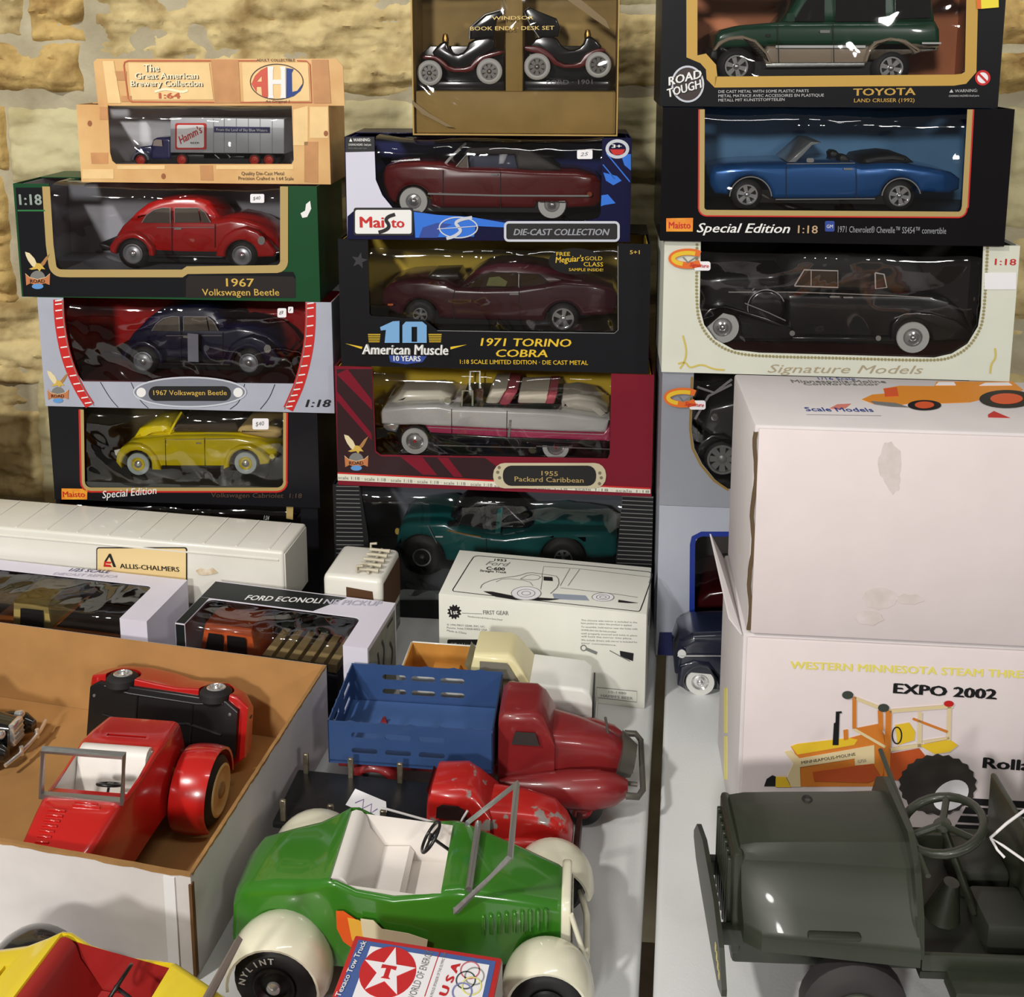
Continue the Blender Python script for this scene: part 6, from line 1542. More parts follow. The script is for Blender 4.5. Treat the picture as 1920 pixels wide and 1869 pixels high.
# ------------------------------------------------------------ loose vehicles
def fender(name, xc, zc, yc, r, wd, a0, a1, m, parent, crown=.10, n=18, th=.0022, flip=1):
    secs = []
    ts = [-1, -.8, -.45, 0, .45, .8, 1]
    for i in range(n + 1):
        a = math.radians(a0 + (a1 - a0) * i / n)
        ring = []
        for t in ts:
            rr = r * (1 - crown * abs(t) ** 2.6)
            ring.append(Vector((xc + rr * math.cos(a), yc + flip * t * wd / 2, zc + rr * math.sin(a))))
        for t in reversed(ts):
            rr = r * (1 - crown * abs(t) ** 2.6) - th
            ring.append(Vector((xc + rr * math.cos(a), yc + flip * t * wd / 2 * .97, zc + rr * math.sin(a))))
        secs.append(ring)
    return loft(name, secs, m, parent, 50)

def steering(parent, c, ax, r, m=BLACK, spokes=3, tr=.0014, col=.02):
    w = tube('steering_wheel', ring_pts(c, ax, r, 24), tr, m, parent, closed=True)
    for p in ring_pts(c, ax, r, spokes, a0=20, a1=380): tube('steering_spoke', [c, p], tr * .8, m, w, seg=6)
    a = Vector(ax).normalized(); lathe('steering_hub', [(0, .0018), (r * .22, .0012), (r * .22, -.0015), (0, -.002)], c, ax, m, w, 14)
    tube('steering_column', [c, Vector(c) - a * col], tr * .9, m, w, seg=6)
    return w

def arc_text(F, st, c, r, a0, a1, size, m, n, parent):
    vs_, fs = [], []
    for i, ch in enumerate(st):
        a = math.radians(a0 + (a1 - a0) * i / max(1, len(st) - 1))
        v0, f0 = text_mesh(ch, .03, 0)
        if not v0: continue
        mx = (min(v[0] for v in v0) + max(v[0] for v in v0)) / 2; k = len(vs_)
        e = Vector((math.cos(a), math.sin(a))); t = Vector((math.sin(a), -math.cos(a)))
        for x, y, lz in v0:
            p = Vector(c) + e * (r + y * size) + t * ((x - mx) * size); vs_.append(F.at(p.x, p.y, n + lz))
        fs += [tuple(j + k for j in f) for f in f0]
    return mk('tyre_lettering', vs_, fs, m, parent)

def roadster(name, label, loc, rot, body_m, in_m, fen_m, secs, ck, wheels, opt):
    t = thing(name, label, 'toy car', loc, rot)
    b = loft('body', [rsec(*s) for s in secs], body_m, t, 35)
    x0, x1, hw, zf, lean = ck
    zt = opt.get('ztub', .09)
    kk = (zt + .03 - zf) / (zt + .006 - zf); xt = x0 + lean - lean * kk; ht = hw * (.92 + .08 * kk); zc = zt + .03
    cut = loft('cut', [[Vector((xt, -ht, zc)), Vector((xt, ht, zc)), Vector((x0 + lean, hw * .92, zf)), Vector((x0 + lean, -hw * .92, zf))], [Vector((x1, -ht, zc)), Vector((x1, ht, zc)), Vector((x1, hw * .92, zf)), Vector((x1, -hw * .92, zf))]], None, t)
    boolcut(b, cut, smooth=35)
    if opt.get('slot'):
        sx, sh, sz = opt['slot']
        c2 = block('cut', (sx - .0016, -sh, sz), (sx + .0016, sh, .3), None, t); boolcut(b, c2, smooth=35)
        block('coin_slot', (sx - .0015, -sh + .0005, sz + .001), (sx + .0015, sh - .0005, sz + .002), BLACK, t)
    e = .0006
    q = [(x0 + e, hw - e, zt + .006), (x0 + e, -hw + e, zt + .006), (x0 + lean + e, hw * .92 - e, zf + e), (x0 + lean + e, -hw * .92 + e, zf + e), (x1 - e, hw - e, zt - .001), (x1 - e, -hw + e, zt - .001), (x1 - e, hw * .92 - e, zf + e), (x1 - e, -hw * .92 + e, zf + e)]
    it = mk('interior', q, [(0, 1, 3, 2), (5, 4, 6, 7), (2, 3, 7, 6), (0, 2, 6, 4), (3, 1, 5, 7)], in_m, t)
    sh = x0 + lean
    loft('seat_back', [[Vector((x0 + dx, y, z)) for dx, z in ((-.0012, zt + .0085), (.003, zt + .0105), (.008, zt + .0095), (.012, zt + .005), (.015, zt - .006), (lean + .011, zf + .012), (lean + .011, zf + .001), (lean, zf + .001), (.001, zt + .002))] for y in (-hw * .93, 0, hw * .93)], in_m, it, 60, close=True)
    loft('seat_cushion', [[Vector((x, y, z)) for x, z in ((sh - .002, zf + .001), (sh + .034, zf + .001), (sh + .036, zf + .010), (sh + .032, zf + .015), (sh + .002, zf + .013))] for y in (-hw * .9, hw * .9)], in_m, it, 40)
    if opt.get('steer'):
        c, ax, r = opt['steer']; steering(t, Vector(c), ax, r)
    if opt.get('screen'):
        bl, br, tl, tr_, wr, sm = opt['screen']
        f = tube('windscreen_frame', [bl, br, tr_, tl], wr, sm, t, closed=True, seg=4, smooth=20)
        for p0, p1 in opt.get('arms', []): tube('windscreen_arm', [p0, p1], wr * .95, sm, f, seg=6)
    for (wx, wy, wz, wr, ww, hr, hm, kw) in wheels:
        for sy in (-1, 1): wheel(t, (wx, sy * wy, wz), (0, sy, 0), wr, ww, hr, hub_m=hm, **kw)
    block('chassis', (secs[0][0] + .012, -.018, .018), (secs[-1][0] - .004, .018, .036), BLACK, t, .002)
    return t

GRE = paint('glossy_green_enamel', (52, 116, 30), .22, .9, var=.04, vscale=12)
CRF = paint('cream_enamel', (226, 222, 198), .28, .7)
CRI = mat('off_white_vinyl', (224, 218, 212), .45, var=.03)
gs = [(-.050, .018, .022, .036, .052, .008), (-.047, .026, .030, .032, .070, .010), (-.036, .031, .036, .03, .082, .009), (-.010, .034, .040, .03, .0895, .009), (.012, .0375, .043, .03, .094, .009), (.028, .0405, .045, .03, .100, .007), (.037, .042, .0455, .03, .1040, .005), (.044, .0425, .0455, .03, .1035, .004), (.060, .0425, .0455, .03, .096, .004), (.09, .0425, .0455, .03, .092, .004), (.118, .0415, .045, .03, .096, .004), (.132, .040, .044, .03, .100, .007), (.142, .038, .042, .03, .099, .008), (.18, .031, .035, .032, .090, .008), (.220, .0235, .027, .034, .079, .008), (.227, .021, .025, .036, .075, .008)]
gw = [(0, .071, .034, .034, .026, .017, BLACK, dict(cap_r=.006, cap_m=CHROME)), (.214, .066, .029, .029, .022, .015, BLACK, dict(cap_r=.006, cap_m=CHROME))]
gl = roadster('toy_roadster', 'glossy green toy roadster with cream fenders and a folded silver windscreen frame', (-.181, .757, 0), math.radians(-4.5), GRE, CRI, CRF, gs, (.0395, .128, .0385, .058, .018), gw,
    dict(steer=((.112, .012, .103), (-.75, 0, .55), .0125), ztub=.094,
         screen=((.140, -.040, .084), (.140, .036, .098), (.183, -.037, .132), (.183, .034, .140), .0030, SILVER), arms=[((.150, -.036, .100), (.150, .033, .101))]))
for xc, zc, wd, r, yc, a0, a1 in ((0, .034, .038, .0425, .055, -8, 186), (.214, .029, .034, .0365, .051, 2, 170)):
    for s_ in (-1, 1): fender('fender', xc, zc, s_ * yc, r, wd, a0, a1, CRF, gl, crown=.12, flip=s_)
# grille shell and front bar
H = Face(gl, (.227, 0, 0), (0, 1, 0), (0, 0, 1), (1, 0, 0))
H.slab('grille_shell', rrect(-.027, .030, .027, .082, .010), .004, -.004, CRF, bevel=.002, raw=True)
H.plate('grille', rrect(-.020, .034, .020, .074, .008), mat('dark_mesh_grille', (48, 46, 42), .5), n=.0046, raw=True)
for i in range(5): block('grille_bar', (.2312, -.016 + i * .008 - .0008, .036), (.2326, -.016 + i * .008 + .0008, .072), CRF, gl)
tube('front_bar', [(.238, -.044, .030), (.244, -.02, .030), (.244, .02, .030), (.238, .044, .030)], .0028, CRF, gl)
tube('front_strut', [(.231, -.026, .074), (.246, -.030, .028)], .0022, CRF, gl)
S = Face(gl, (0, -.0465, 0), (1, 0, 0), (0, 0, 1), (0, -1, 0), C5)
for nm, pts, mm, n_ in (('flame_decal', [(566, 560), (600, 560), (660, 600), (740, 640), (830, 660), (960, 690), (960, 760), (680, 760), (600, 700), (570, 640)], mat('flame_orange', (226, 92, 30), .35), .0003), ('flame_decal', [(620, 590), (670, 600), (740, 640), (840, 668), (950, 700), (950, 760), (700, 750), (640, 690)], mat('flame_yellow', (236, 178, 60), .35), .0006), ('flame_decal', [(680, 592), (740, 600), (780, 640), (900, 660), (990, 690), (980, 760), (740, 745), (690, 670)], mat('flame_cream', (222, 212, 176), .35), .0009)):
    S.plate(nm, pts, mm, n=n_)
for i in range(9):
    x = .160 + i * .0062
    block('hood_louvre', (x, -.0375 + i * .0011, .060), (x + .0028, -.0335 + i * .0011, .078), GRE, gl, .0008, 1)
W_ = Face(gl, (0, -.071, 0), (1, 0, 0), (0, 0, 1), (0, -1, 0))
arc_text(W_, 'NYLINT', (0, .034), .0225, 168, 92, .0075, mat('white_tyre_print', (190, 186, 180), .6), .0012, gl)

# yellow roadster
YE = paint('glossy_yellow_enamel', (232, 206, 40), .25, .8); RDI = mat('dark_red_vinyl', (150, 34, 32), .4, var=.06)
BKF = paint('glossy_black_enamel', (26, 25, 28), .18, .9)
yw = [(0, .060, .034, .034, .022, .017, BLACK, dict()), (.205, .046, .024, .024, .018, .013, BLACK, dict())]
ysec = [(a, b * 1.08, c * 1.06, d, e, f) for a, b, c, d, e, f in gs]
ye = roadster('toy_roadster', 'yellow toy roadster bank with red seat and coin slot, in front of the cardboard tray', (-.384, .633, 0), math.radians(-12), YE, RDI, BKF, ysec, (.0395, .130, .0415, .052, .022), yw,
    dict(steer=((.104, .010, .104), (-.8, 0, .5), .0145), slot=(.008, .018, .082), ztub=.094,
         screen=((.168, -.034, .094), (.168, .034, .096), (.186, -.036, .134), (.186, .036, .134), .0030, mat('dull_grey_frame', (128, 116, 108), .45, .2))))
for s_ in (-1, 1):
    fender('fender', 0, .034, s_ * .054, .0445, .040, -8, 186, BKF, ye, crown=.12, flip=s_)

# red roadster in the tray
RE = paint('glossy_red_enamel', (186, 28, 24), .24, .8)
rs = [(-.034, .030, .038, .030, .062, .010), (-.030, .036, .043, .028, .080, .010), (-.020, .040, .046, .028, .0905, .008), (.004, .042, .047, .028, .0945, .008), (.022, .042, .046, .028, .0965, .006), (.032, .0405, .045, .028, .0950, .004), (.06, .040, .043, .028, .0925, .004), (.086, .039, .042, .028, .094, .005), (.096, .038, .041, .028, .0965, .008), (.110, .0365, .039, .03, .094, .008), (.136, .033, .036, .03, .088, .008), (.147, .030, .033, .032, .083, .008)]
CRW = mat('cream_wheel', (206, 184, 132), .5)
rw = [(.118, .050, .022, .022, .014, .015, CRW, dict())]
re_ = roadster('toy_roadster', 'red toy roadster bank with white seat and upright silver windscreen, in the tray', (-.374, .905, .003), math.radians(-96), RE, CRI, RE, rs, (.030, .084, .036, .052, .012), rw,
    dict(steer=((.070, .012, .090), (-.55, 0, .8), .0105), slot=(.012, .020, .086), ztub=.090,
         screen=((.096, -.038, .096), (.096, .038, .096), (.088, -.038, .135), (.088, .038, .135), .0036, SILVER)))
wheel(re_, (-.004, .086, .031), (0, 1, 0), .031, .018, .024, hub_m=CRW, cap_r=.008, cap_m=mat('tan_hub', (150, 122, 84), .5))
wheel(re_, (-.004, -.062, .031), (0, -1, 0), .031, .014, .024, hub_m=CRW, cap_r=.008, cap_m=mat('tan_hub', (150, 122, 84), .5))
fender('fender', -.004, .031, .066, .040, .036, -40, 190, RE, re_, crown=.05, flip=1)
fender('fender', -.004, .031, -.054, .034, .014, -40, 190, RE, re_, crown=.05, flip=-1)
for i in range(8):
    x = .110 + i * .0046
    block('hood_louvre', (x, -.0235 + i * .0007, .0930 - (x - .11) * .27), (x + .0018, -.007, .0962 - (x - .11) * .27), RE, re_, .0006, 1)
for x, hw_ in ((.1005, .018), (.104, .022)): block('hood_crease', (x, -.004, .0945), (x + .0014, hw_, .0970), RE, re_, .0005, 1)

# red sports car lying on its side against the back of the tray
R, D = yaw_dirs(math.radians(12.5))
tilt = math.radians(13)
xa = R; ya = (Vector((0, 0, -1)) * math.cos(tilt) + (-D) * math.sin(tilt)); za = xa.cross(ya)
RM = Matrix((xa, ya, za)).transposed().to_4x4()
sc_ = thing('toy_car', 'red sports car lying on its side, black underside out, in the tray', 'toy car', (-.372, .984, .0482), rmat=RM)
XF[sc_.name] = Matrix.Translation((-.372, .984, .0482)) @ RM
ss = [(-.094, .026, .028, .004, .020, .006), (-.090, .034, .036, .0, .030, .008), (-.07, .039, .041, -.002, .036, .010), (-.04, .038, .040, -.002, .046, .014), (-.012, .034, .038, -.002, .052, .016), (.012, .032, .037, -.002, .047, .015), (.035, .036, .039, -.002, .034, .010), (.06, .039, .041, -.002, .030, .009), (.082, .034, .036, -.001, .024, .008), (.094, .024, .026, .002, .016, .005)]
bd = loft('body', [rsec(*s) for s in ss], paint('sports_red_enamel', (176, 26, 24), .24, .8), sc_, 40)
for wx in (-.055, .056):
    c2 = lathe('cut', [(0, -.06), (.0185, -.06), (.0185, .06), (0, .06)], (wx, 0, .004), (0, 1, 0), None, sc_, 24); boolcut(bd, c2)
CH2 = mat('black_chassis_plastic', (20, 20, 21), .35)
ch = loft('chassis', [rsec(-.088, .027, .027, -.0055, .002, .002), rsec(-.078, .033, .033, -.006, .002, .002), rsec(.072, .033, .033, -.006, .002, .002), rsec(.086, .024, .024, -.0055, .002, .002)], CH2, sc_)
for pts in ([(-.07, -.03), (-.04, -.026), (.04, -.026), (.07, -.030)], [(-.07, .0), (-.02, .004), (.03, -.004), (.07, .002)], [(-.06, .02), (.0, .024), (.06, .02)], [(-.03, -.026), (-.03, .024)], [(.035, -.026), (.035, .024)]):
    tube('chassis_rib', [(x, y, -.0062) for x, y in pts], .0012, CH2, ch, seg=6)
for x, y in ((-.082, -.018), (-.080, .020), (.078, -.020), (.076, .022)): lathe('screw', [(.0018, 0), (.0016, .0006), (0, .0008)], (x, y, -.006), (0, 0, -1), SILVER, ch, 10)
block('exhaust', (.052, .014, -.0095), (.078, .022, -.005), SILVER, ch, .002)
for wx in (-.055, .056):
    for sy in (-1, 1): wheel(sc_, (wx, sy * .0415, .003), (0, sy, 0), .017, .015, .010, hub_m=CHROME, cap_r=.003)
lathe('tail_lamp', [(.0045, 0), (.004, .0012), (0, .0015)], (.0925, -.015, .011), (1, -.2, 0), BLACK, sc_, 14)

# black classic car at the edge of the tray
bkc = thing('toy_car', 'small black classic car with chrome grille and bumper, in the tray', 'toy car', (-.602, 1.0, .003), math.radians(-8))
bs_ = [(-.075, .018, .022, .012, .03, .006), (-.06, .024, .028, .010, .042, .008), (-.045, .025, .028, .010, .060, .010), (-.005, .025, .028, .010, .062, .010), (.012, .021, .026, .010, .046, .008), (.05, .014, .018, .012, .042, .008), (.066, .012, .015, .014, .040, .006)]
loft('body', [rsec(*s) for s in bs_], paint('black_enamel', (18, 18, 19), .2, .9), bkc, 40)
for s_ in (-1, 1):
    loft('front_fender', [[Vector((x, s_ * .024 + hw_ * math.cos(a), zc + hz * math.sin(a))) for a in [k * math.pi / 6 for k in range(12)]] for x, hw_, hz, zc in ((.0, .004, .004, .014), (.02, .008, .008, .018), (.045, .010, .013, .020), (.062, .009, .012, .020), (.072, .005, .007, .018))], paint('black_enamel', (18, 18, 19), .2, .9), bkc, 50)
    lathe('headlamp', [(0, -.010), (.003, -.008), (.0045, -.002), (.0045, 0), (.003, .0016), (0, .002)], (.064, s_ * .017, .036), (1, 0, 0), CHROME, bkc, 16)
    tube('bumper_guard', [(.082, s_ * .014, .012), (.082, s_ * .014, .022)], .0022, CHROME, bkc)
    for wx in (-.05, .048): wheel(bkc, (wx, s_ * .033, .014), (0, s_, 0), .014, .009, .008)
block('grille', (.064, -.009, .016), (.071, .009, .041), CHROME, bkc, .002, 2)
for i in range(4): block('grille_bar', (.0708, -.0075, .019 + i * .0055), (.0722, .0075, .0205 + i * .0055), SILVER, bkc)
tube('front_bumper', [(.078, -.036, .016), (.082, -.02, .016), (.083, 0, .016), (.082, .02, .016), (.078, .036, .016)], .0022, CHROME, bkc)
block('green_panel', (-.02, -.0288, .020), (.02, -.0272, .034), paint('mint_green_enamel', (70, 160, 120), .3), bkc, .0008)

# ------------------------------------------------------------ stake bed truck
STX, STY = -.097, .956
sk = thing('stake_truck', 'pressed metal toy truck with red cab and blue slotted stake bed', 'toy truck', (STX, STY, 0), math.radians(-5.5))
BLM = mat('blue_tin_paint', (50, 76, 122), .42, 0, .2, var=.07, vscale=30); RDM = mat('worn_red_paint', (126, 30, 32), .38, 0, .35, var=.08, vscale=25)
def slot_panel(nm, F, L, z0, z1, cols, parent):
    hs = []
    for cx_ in cols:
        for k in (.33, .70):
            zc = z0 + (z1 - z0) * k
            hs.append([(cx_ - .010 + x, zc + y) for x, y in [(0, -.0032)] + [(.020, -.0032)] + [(.020 + .0032 * math.sin(a), -.0032 * math.cos(a)) for a in (.5, 1, 1.57, 2.1, 2.6)] + [(.020, .0032), (0, .0032)] + [(-.0032 * math.sin(a), .0032 * math.cos(a)) for a in (.5, 1, 1.57, 2.1, 2.6)]])
    return F.plate(nm, [(-L / 2, z0), (L / 2, z0), (L / 2, z1)] + [(L / 2 - .012 - (L - .024) * i / 24, z1 + (.0014 if i % 5 == 2 else 0)) for i in range(25)] + [(-L / 2, z1)], BLM, n=0, t=.0012, holes=hs, raw=True, parent=parent)
bedz = .055
bf_ = block('stake_bed', (-.083, -.047, bedz - .002), (.083, .047, bedz), mat('light_blue_tin', (66, 98, 150), .45, var=.06), sk)
LBD = .166
slot_panel('side_panel', Face(sk, (0, -.047, 0), (1, 0, 0), (0, 0, 1), (0, -1, 0)), LBD, bedz - .004, bedz + .042, (-.046, -.012, .022), bf_)
slot_panel('side_panel', Face(sk, (0, .0482, 0), (1, 0, 0), (0, 0, 1), (0, -1, 0)), LBD, bedz - .004, bedz + .042, (-.036, -.004, .028), bf_)
slot_panel('tail_panel', Face(sk, (-.083, 0, 0), (0, -1, 0), (0, 0, 1), (-1, 0, 0)), .094, bedz - .004, bedz + .042, (-.022, .022), bf_)
block('front_panel', (.0815, -.047, bedz - .004), (.083, .047, bedz + .040), mat('dark_blue_tin', (34, 48, 76), .45), bf_)
for x, y in ((-.040, .012), (.060, -.006)): loft('rivet_tab', [[Vector((x - .004, y - .002, bedz)), Vector((x + .004, y - .002, bedz)), Vector((x + .004, y + .002, bedz)), Vector((x - .004, y + .002, bedz))], [Vector((x - .0005, y - .001, bedz + .007)), Vector((x + .002, y - .001, bedz + .007)), Vector((x + .002, y + .001, bedz + .007)), Vector((x - .0005, y + .001, bedz + .007))]], RDM, bf_)
block('chassis', (-.08, -.026, .030), (.19, .026, .044), RDM, sk, .002)
for xx in (-.06, .05): block('bed_bolster', (xx, -.024, .043), (xx + .02, .024, bedz - .001), RDM, sk)
cbn = loft('cab', [rsec(.0865, .029, .034, .030, .098, .008), rsec(.092, .030, .034, .030, .1035, .008), rsec(.122, .029, .034, .030, .1045, .009), rsec(.131, .027, .033, .030, .099, .009), rsec(.143, .030, .033, .030, .074, .004)], RDM, sk, 40)
for s_ in (-1, 1):
    G = Face(sk, (0, s_ * .0325, 0), (-s_, 0, 0), (0, 0, 1), (0, s_, 0))
    G.plate('cab_window', [(-s_ * .100, .074), (-s_ * .128, .074), (-s_ * .124, .088), (-s_ * .104, .088)], mat('dark_opening', (46, 40, 38), .7), n=.0008, raw=True, parent=cbn)
G = Face(sk, (.1395, 0, 0), (0, 1, 0), (-.36, 0, .93), (.93, 0, .36))
G.plate('windscreen', [(-.023, .080), (.023, .080), (.021, .098), (-.021, .098)], mat('dark_opening', (46, 40, 38), .7), n=.0005, raw=True, parent=cbn)
loft('hood', [rsec(.138, .027, .032, .030, .080, .012), rsec(.165, .023, .028, .030, .0765, .013), rsec(.195, .017, .022, .030, .069, .012), rsec(.214, .011, .016, .030, .058, .009), rsec(.222, .006, .010, .032, .046, .005)], RDM, sk, 45)
GRL = mat('grey_tin_grille', (96, 92, 84), .5, .4, var=.15)
loft('grille', [[Vector((.196 + .020 * math.cos(a) * 1.0, .0, .0)) + Vector((0, y, z)) for a, y, z in ((1.2, -.021, .034), (.9, -.021, .048), (.7, -.016, .062), (.6, 0, .070), (.7, .016, .062), (.9, .021, .048), (1.2, .021, .034))], [Vector((.214 + .014 * math.cos(a), y, z)) for a, y, z in ((1.2, -.013, .030), (.9, -.013, .040), (.7, -.010, .052), (.5, 0, .058), (.7, .010, .052), (.9, .013, .040), (1.2, .013, .030))]], GRL, sk, 50)
tube('hood_ornament', [(.196, 0, .069), (.193, 0, .086)], .0014, GRL, sk)
for s_ in (-1, 1):
    loft('front_fender', [[Vector((x, s_ * yc + hw_ * math.cos(a), zc + hz * math.sin(a))) for a in [k * math.pi / 8 for k in range(16)]] for x, yc, hw_, hz, zc in ((.088, .036, .003, .003, .034), (.105, .037, .008, .007, .034), (.130, .039, .013, .013, .034), (.158, .040, .016, .019, .034), (.182, .039, .016, .020, .034), (.203, .036, .013, .016, .034), (.216, .033, .006, .008, .034))], RDM, sk, 50)
    fender('rear_fender', -.038, .024, s_ * .038, .027, .018, 8, 172, RDM, sk, crown=.2, flip=s_)
    tube('bumper_bracket', [(.200, s_ * .020, .030), (.226, s_ * .022, .030)], .0022, GRL, sk)
    wheel(sk, (.170, s_ * .050, .022), (0, s_, 0), .022, .012, .012, hub_m=RDM); wheel(sk, (-.038, s_ * .048, .022), (0, s_, 0), .022, .012, .012, hub_m=RDM)
tube('front_bumper', [(.214, -.046, .036), (.226, -.046, .036), (.231, -.036, .036), (.231, .036, .036), (.226, .046, .036), (.214, .046, .036)], .0032, GRL, sk)

# ------------------------------------------------------------ red pickup with black flat bed
rp = thing('flatbed_truck', 'chipped red cast toy truck with black flat bed, metal stakes and price tag', 'toy truck', (-.072, .862, 0), math.radians(-8))
CHP = mat('chipped_red_paint', (178, 30, 26), .3, 0, .6, rgb2=(140, 132, 126), vscale=46, thr=(.37, .40))
BKB = mat('worn_black_paint', (22, 22, 23), .4, rgb2=(60, 58, 56), vscale=120, thr=(.2, .34))
fb_ = block('flat_bed', (-.148, -.040, .040), (-.006, .031, .047), BKB, rp, .002)
for x in (-.138, -.092, -.042):
    for y in (-.036, .027):
        block('stake', (x - .0028, y - .0016, .046), (x + .0028, y + .0016, .068), mat('aged_brass_stake', (150, 140, 120), .35, .8, var=.3, vscale=200), fb_, .0006, 1)
cb_ = loft('cab', [rsec(-.004, .022, .030, .024, .074, .010), rsec(.0, .024, .031, .024, .0825, .011), rsec(.028, .025, .031, .024, .086, .012), rsec(.040, .022, .031, .024, .081, .011), rsec(.056, .026, .031, .024, .062, .006)], CHP, rp, 45)
for s_ in (-1, 1):
    G = Face(rp, (0, s_ * .0275, 0), (-s_, 0, 0), (0, -s_ * 0 , 1), (0, s_, 0))
    G.plate('cab_window', [(-s_ * .006, .060), (-s_ * .036, .060), (-s_ * .033, .071), (-s_ * .027, .0745), (-s_ * .012, .0745), (-s_ * .007, .071)], mat('black_red_opening', (40, 12, 12), .6), n=.0018, raw=True, parent=cb_)
    loft('front_fender', [[Vector((x, s_ * .0225 + hw_ * .85 * math.cos(a), zc + hz * math.sin(a))) for a in [k * math.pi / 7 for k in range(14)]] for x, hw_, hz, zc in ((.030, .003, .003, .026), (.050, .006, .008, .028), (.075, .009, .015, .028), (.098, .009, .016, .028), (.116, .007, .011, .028), (.126, .003, .005, .027))], CHP, rp, 50)
    wheel(rp, (.092, s_ * .0315, .018), (0, s_, 0), .018, .011, .010, hub_m=BLACK); wheel(rp, (-.105, s_ * .031 - .002, .018), (0, s_, 0), .018, .012, .010, hub_m=BLACK)
G = Face(rp, (.047, 0, 0), (0, 1, 0), (-.55, 0, .83), (.83, 0, .55))
G.plate('windscreen', [(-.019, .075), (.019, .075), (.017, .0935), (-.017, .0935)], mat('black_red_opening', (40, 12, 12), .6), n=-.0015, raw=True, parent=cb_)
loft('hood', [rsec(.050, .023, .026, .022, .065, .009), rsec(.085, .021, .024, .022, .064, .010), rsec(.112, .018, .021, .022, .060, .010), rsec(.124, .014, .017, .022, .050, .008), rsec(.130, .009, .012, .024, .040, .005)], CHP, rp, 45)
block('chassis', (-.140, -.018, .018), (.120, .018, .041), BLACK, rp, .002)
block('front_bumper', (.131, -.036, .012), (.137, .036, .028), mat('dark_brown_bumper', (50, 26, 24), .4), rp, .002)
pt = Face(rp, (-.066, -.012, .0478), (math.cos(-.35), math.sin(-.35), .0), (-math.sin(-.35) * .93, math.cos(-.35) * .93, .36), (0, -.36, .93))
tg = pt.plate('price_tag', [(-.020, -.010), (.016, -.012), (.022, -.004), (.022, .004), (.016, .012), (-.020, .012)], STICKER, n=.001, t=.0006, raw=True)
pt.stroke('tag_writing', [(-.012, 0), (-.006, .006), (-.002, -.002), (.004, .005), (.008, -.003), (.012, .003)], .001, mat('violet_ink', (130, 110, 160), .5), .0014, raw=True, parent=tg)
tube('tag_string', [(-.05, -.012, .050), (.005, -.030, .056), (.026, -.034, .052), (.032, -.033, .066), (.036, -.030, .072)], .0011, mat('white_string', (226, 222, 222), .8), rp)

# ------------------------------------------------------------ ivory pickup
ip = thing('toy_pickup', 'white toy pickup with ivory cab and tan bed, in front of the white carton', 'toy truck', (-.012, 1.040, 0), math.radians(-7))
IVC = paint('ivory_plastic', (226, 216, 168), .38, .3); WTP = paint('white_toy_paint', (226, 226, 220), .35, .4, var=.03); TNB = mat('tan_orange_bed', (196, 138, 62), .5, var=.1, vscale=30)
x0, x1 = -.108, -.030
for nm, lo, hi, mm in (('bed_wall', (x0, -.029, .030), (x1, -.0265, .080), WTP), ('bed_wall', (x0, .0265, .030), (x1, .029, .080), WTP), ('tailgate', (x0 - .002, -.029, .030), (x0, .029, .079), WTP)):
    block(nm, lo, hi, mm, ip, .0008, 1)
for nm, lo, hi in (('bed_lining', (x0 + .0002, -.0264, .044), (x1, -.0252, .0795)), ('bed_lining', (x0 + .0002, .0252, .044), (x1, .0264, .0795)), ('bed_lining', (x0, -.0252, .044), (x0 + .0014, .0252, .0795)), ('bed_floor', (x0, -.0264, .042), (x1, .0264, .0445))):
    block(nm, lo, hi, TNB, ip)
for y in (-.021, .021): block('wheel_box', (x0 + .026, y - .0055, .044), (x0 + .058, y + .0055, .058), TNB, ip, .003)
cbp = loft('cab', [rsec(-.030, .0265, .029, .030, .090, .004), rsec(-.027, .026, .029, .030, .1035, .007), rsec(.010, .0255, .029, .030, .105, .008), rsec(.017, .025, .029, .030, .101, .007), rsec(.036, .028, .029, .030, .074, .003)], IVC, ip, 40)
G = Face(ip, (.0265, 0, 0), (0, 1, 0), (-.58, 0, .81), (.81, 0, .58))
G.plate('windscreen', [(-.025, .0745), (.025, .0745), (.0225, .1095), (-.0225, .1095)], mat('grey_windscreen', (126, 122, 110), .25), n=-.0005, raw=True, parent=cbp)
for s_ in (-1, 1):
    G = Face(ip, (0, s_ * .0278, 0), (-s_, 0, 0), (0, 0, 1), (0, s_, 0))
    G.plate('door_window', [(s_ * .020, .078), (-s_ * .022, .078), (-s_ * .010, .098), (s_ * .020, .098)], mat('grey_windscreen', (126, 122, 110), .25), n=.0006, raw=True, parent=cbp)
    for wx in (-.066, .066): wheel(ip, (wx, s_ * .0295, .017), (0, s_, 0), .017, .012, .009)
loft('hood', [rsec(.030, .0285, .029, .022, .0745, .004), rsec(.036, .029, .0295, .022, .0760, .004), rsec(.092, .028, .0295, .022, .0735, .004), rsec(.100, .027, .029, .022, .069, .005), rsec(.103, .026, .028, .024, .060, .003)], WTP, ip, 35)
block('grille', (.1025, -.024, .030), (.1045, .024, .060), mat('black_grille', (34, 34, 32), .5), ip)
block('front_bumper', (.104, -.028, .020), (.108, .028, .028), SILVER, ip, .001)
block('chassis', (-.10, -.018, .016), (.098, .018, .032), BLACK, ip)

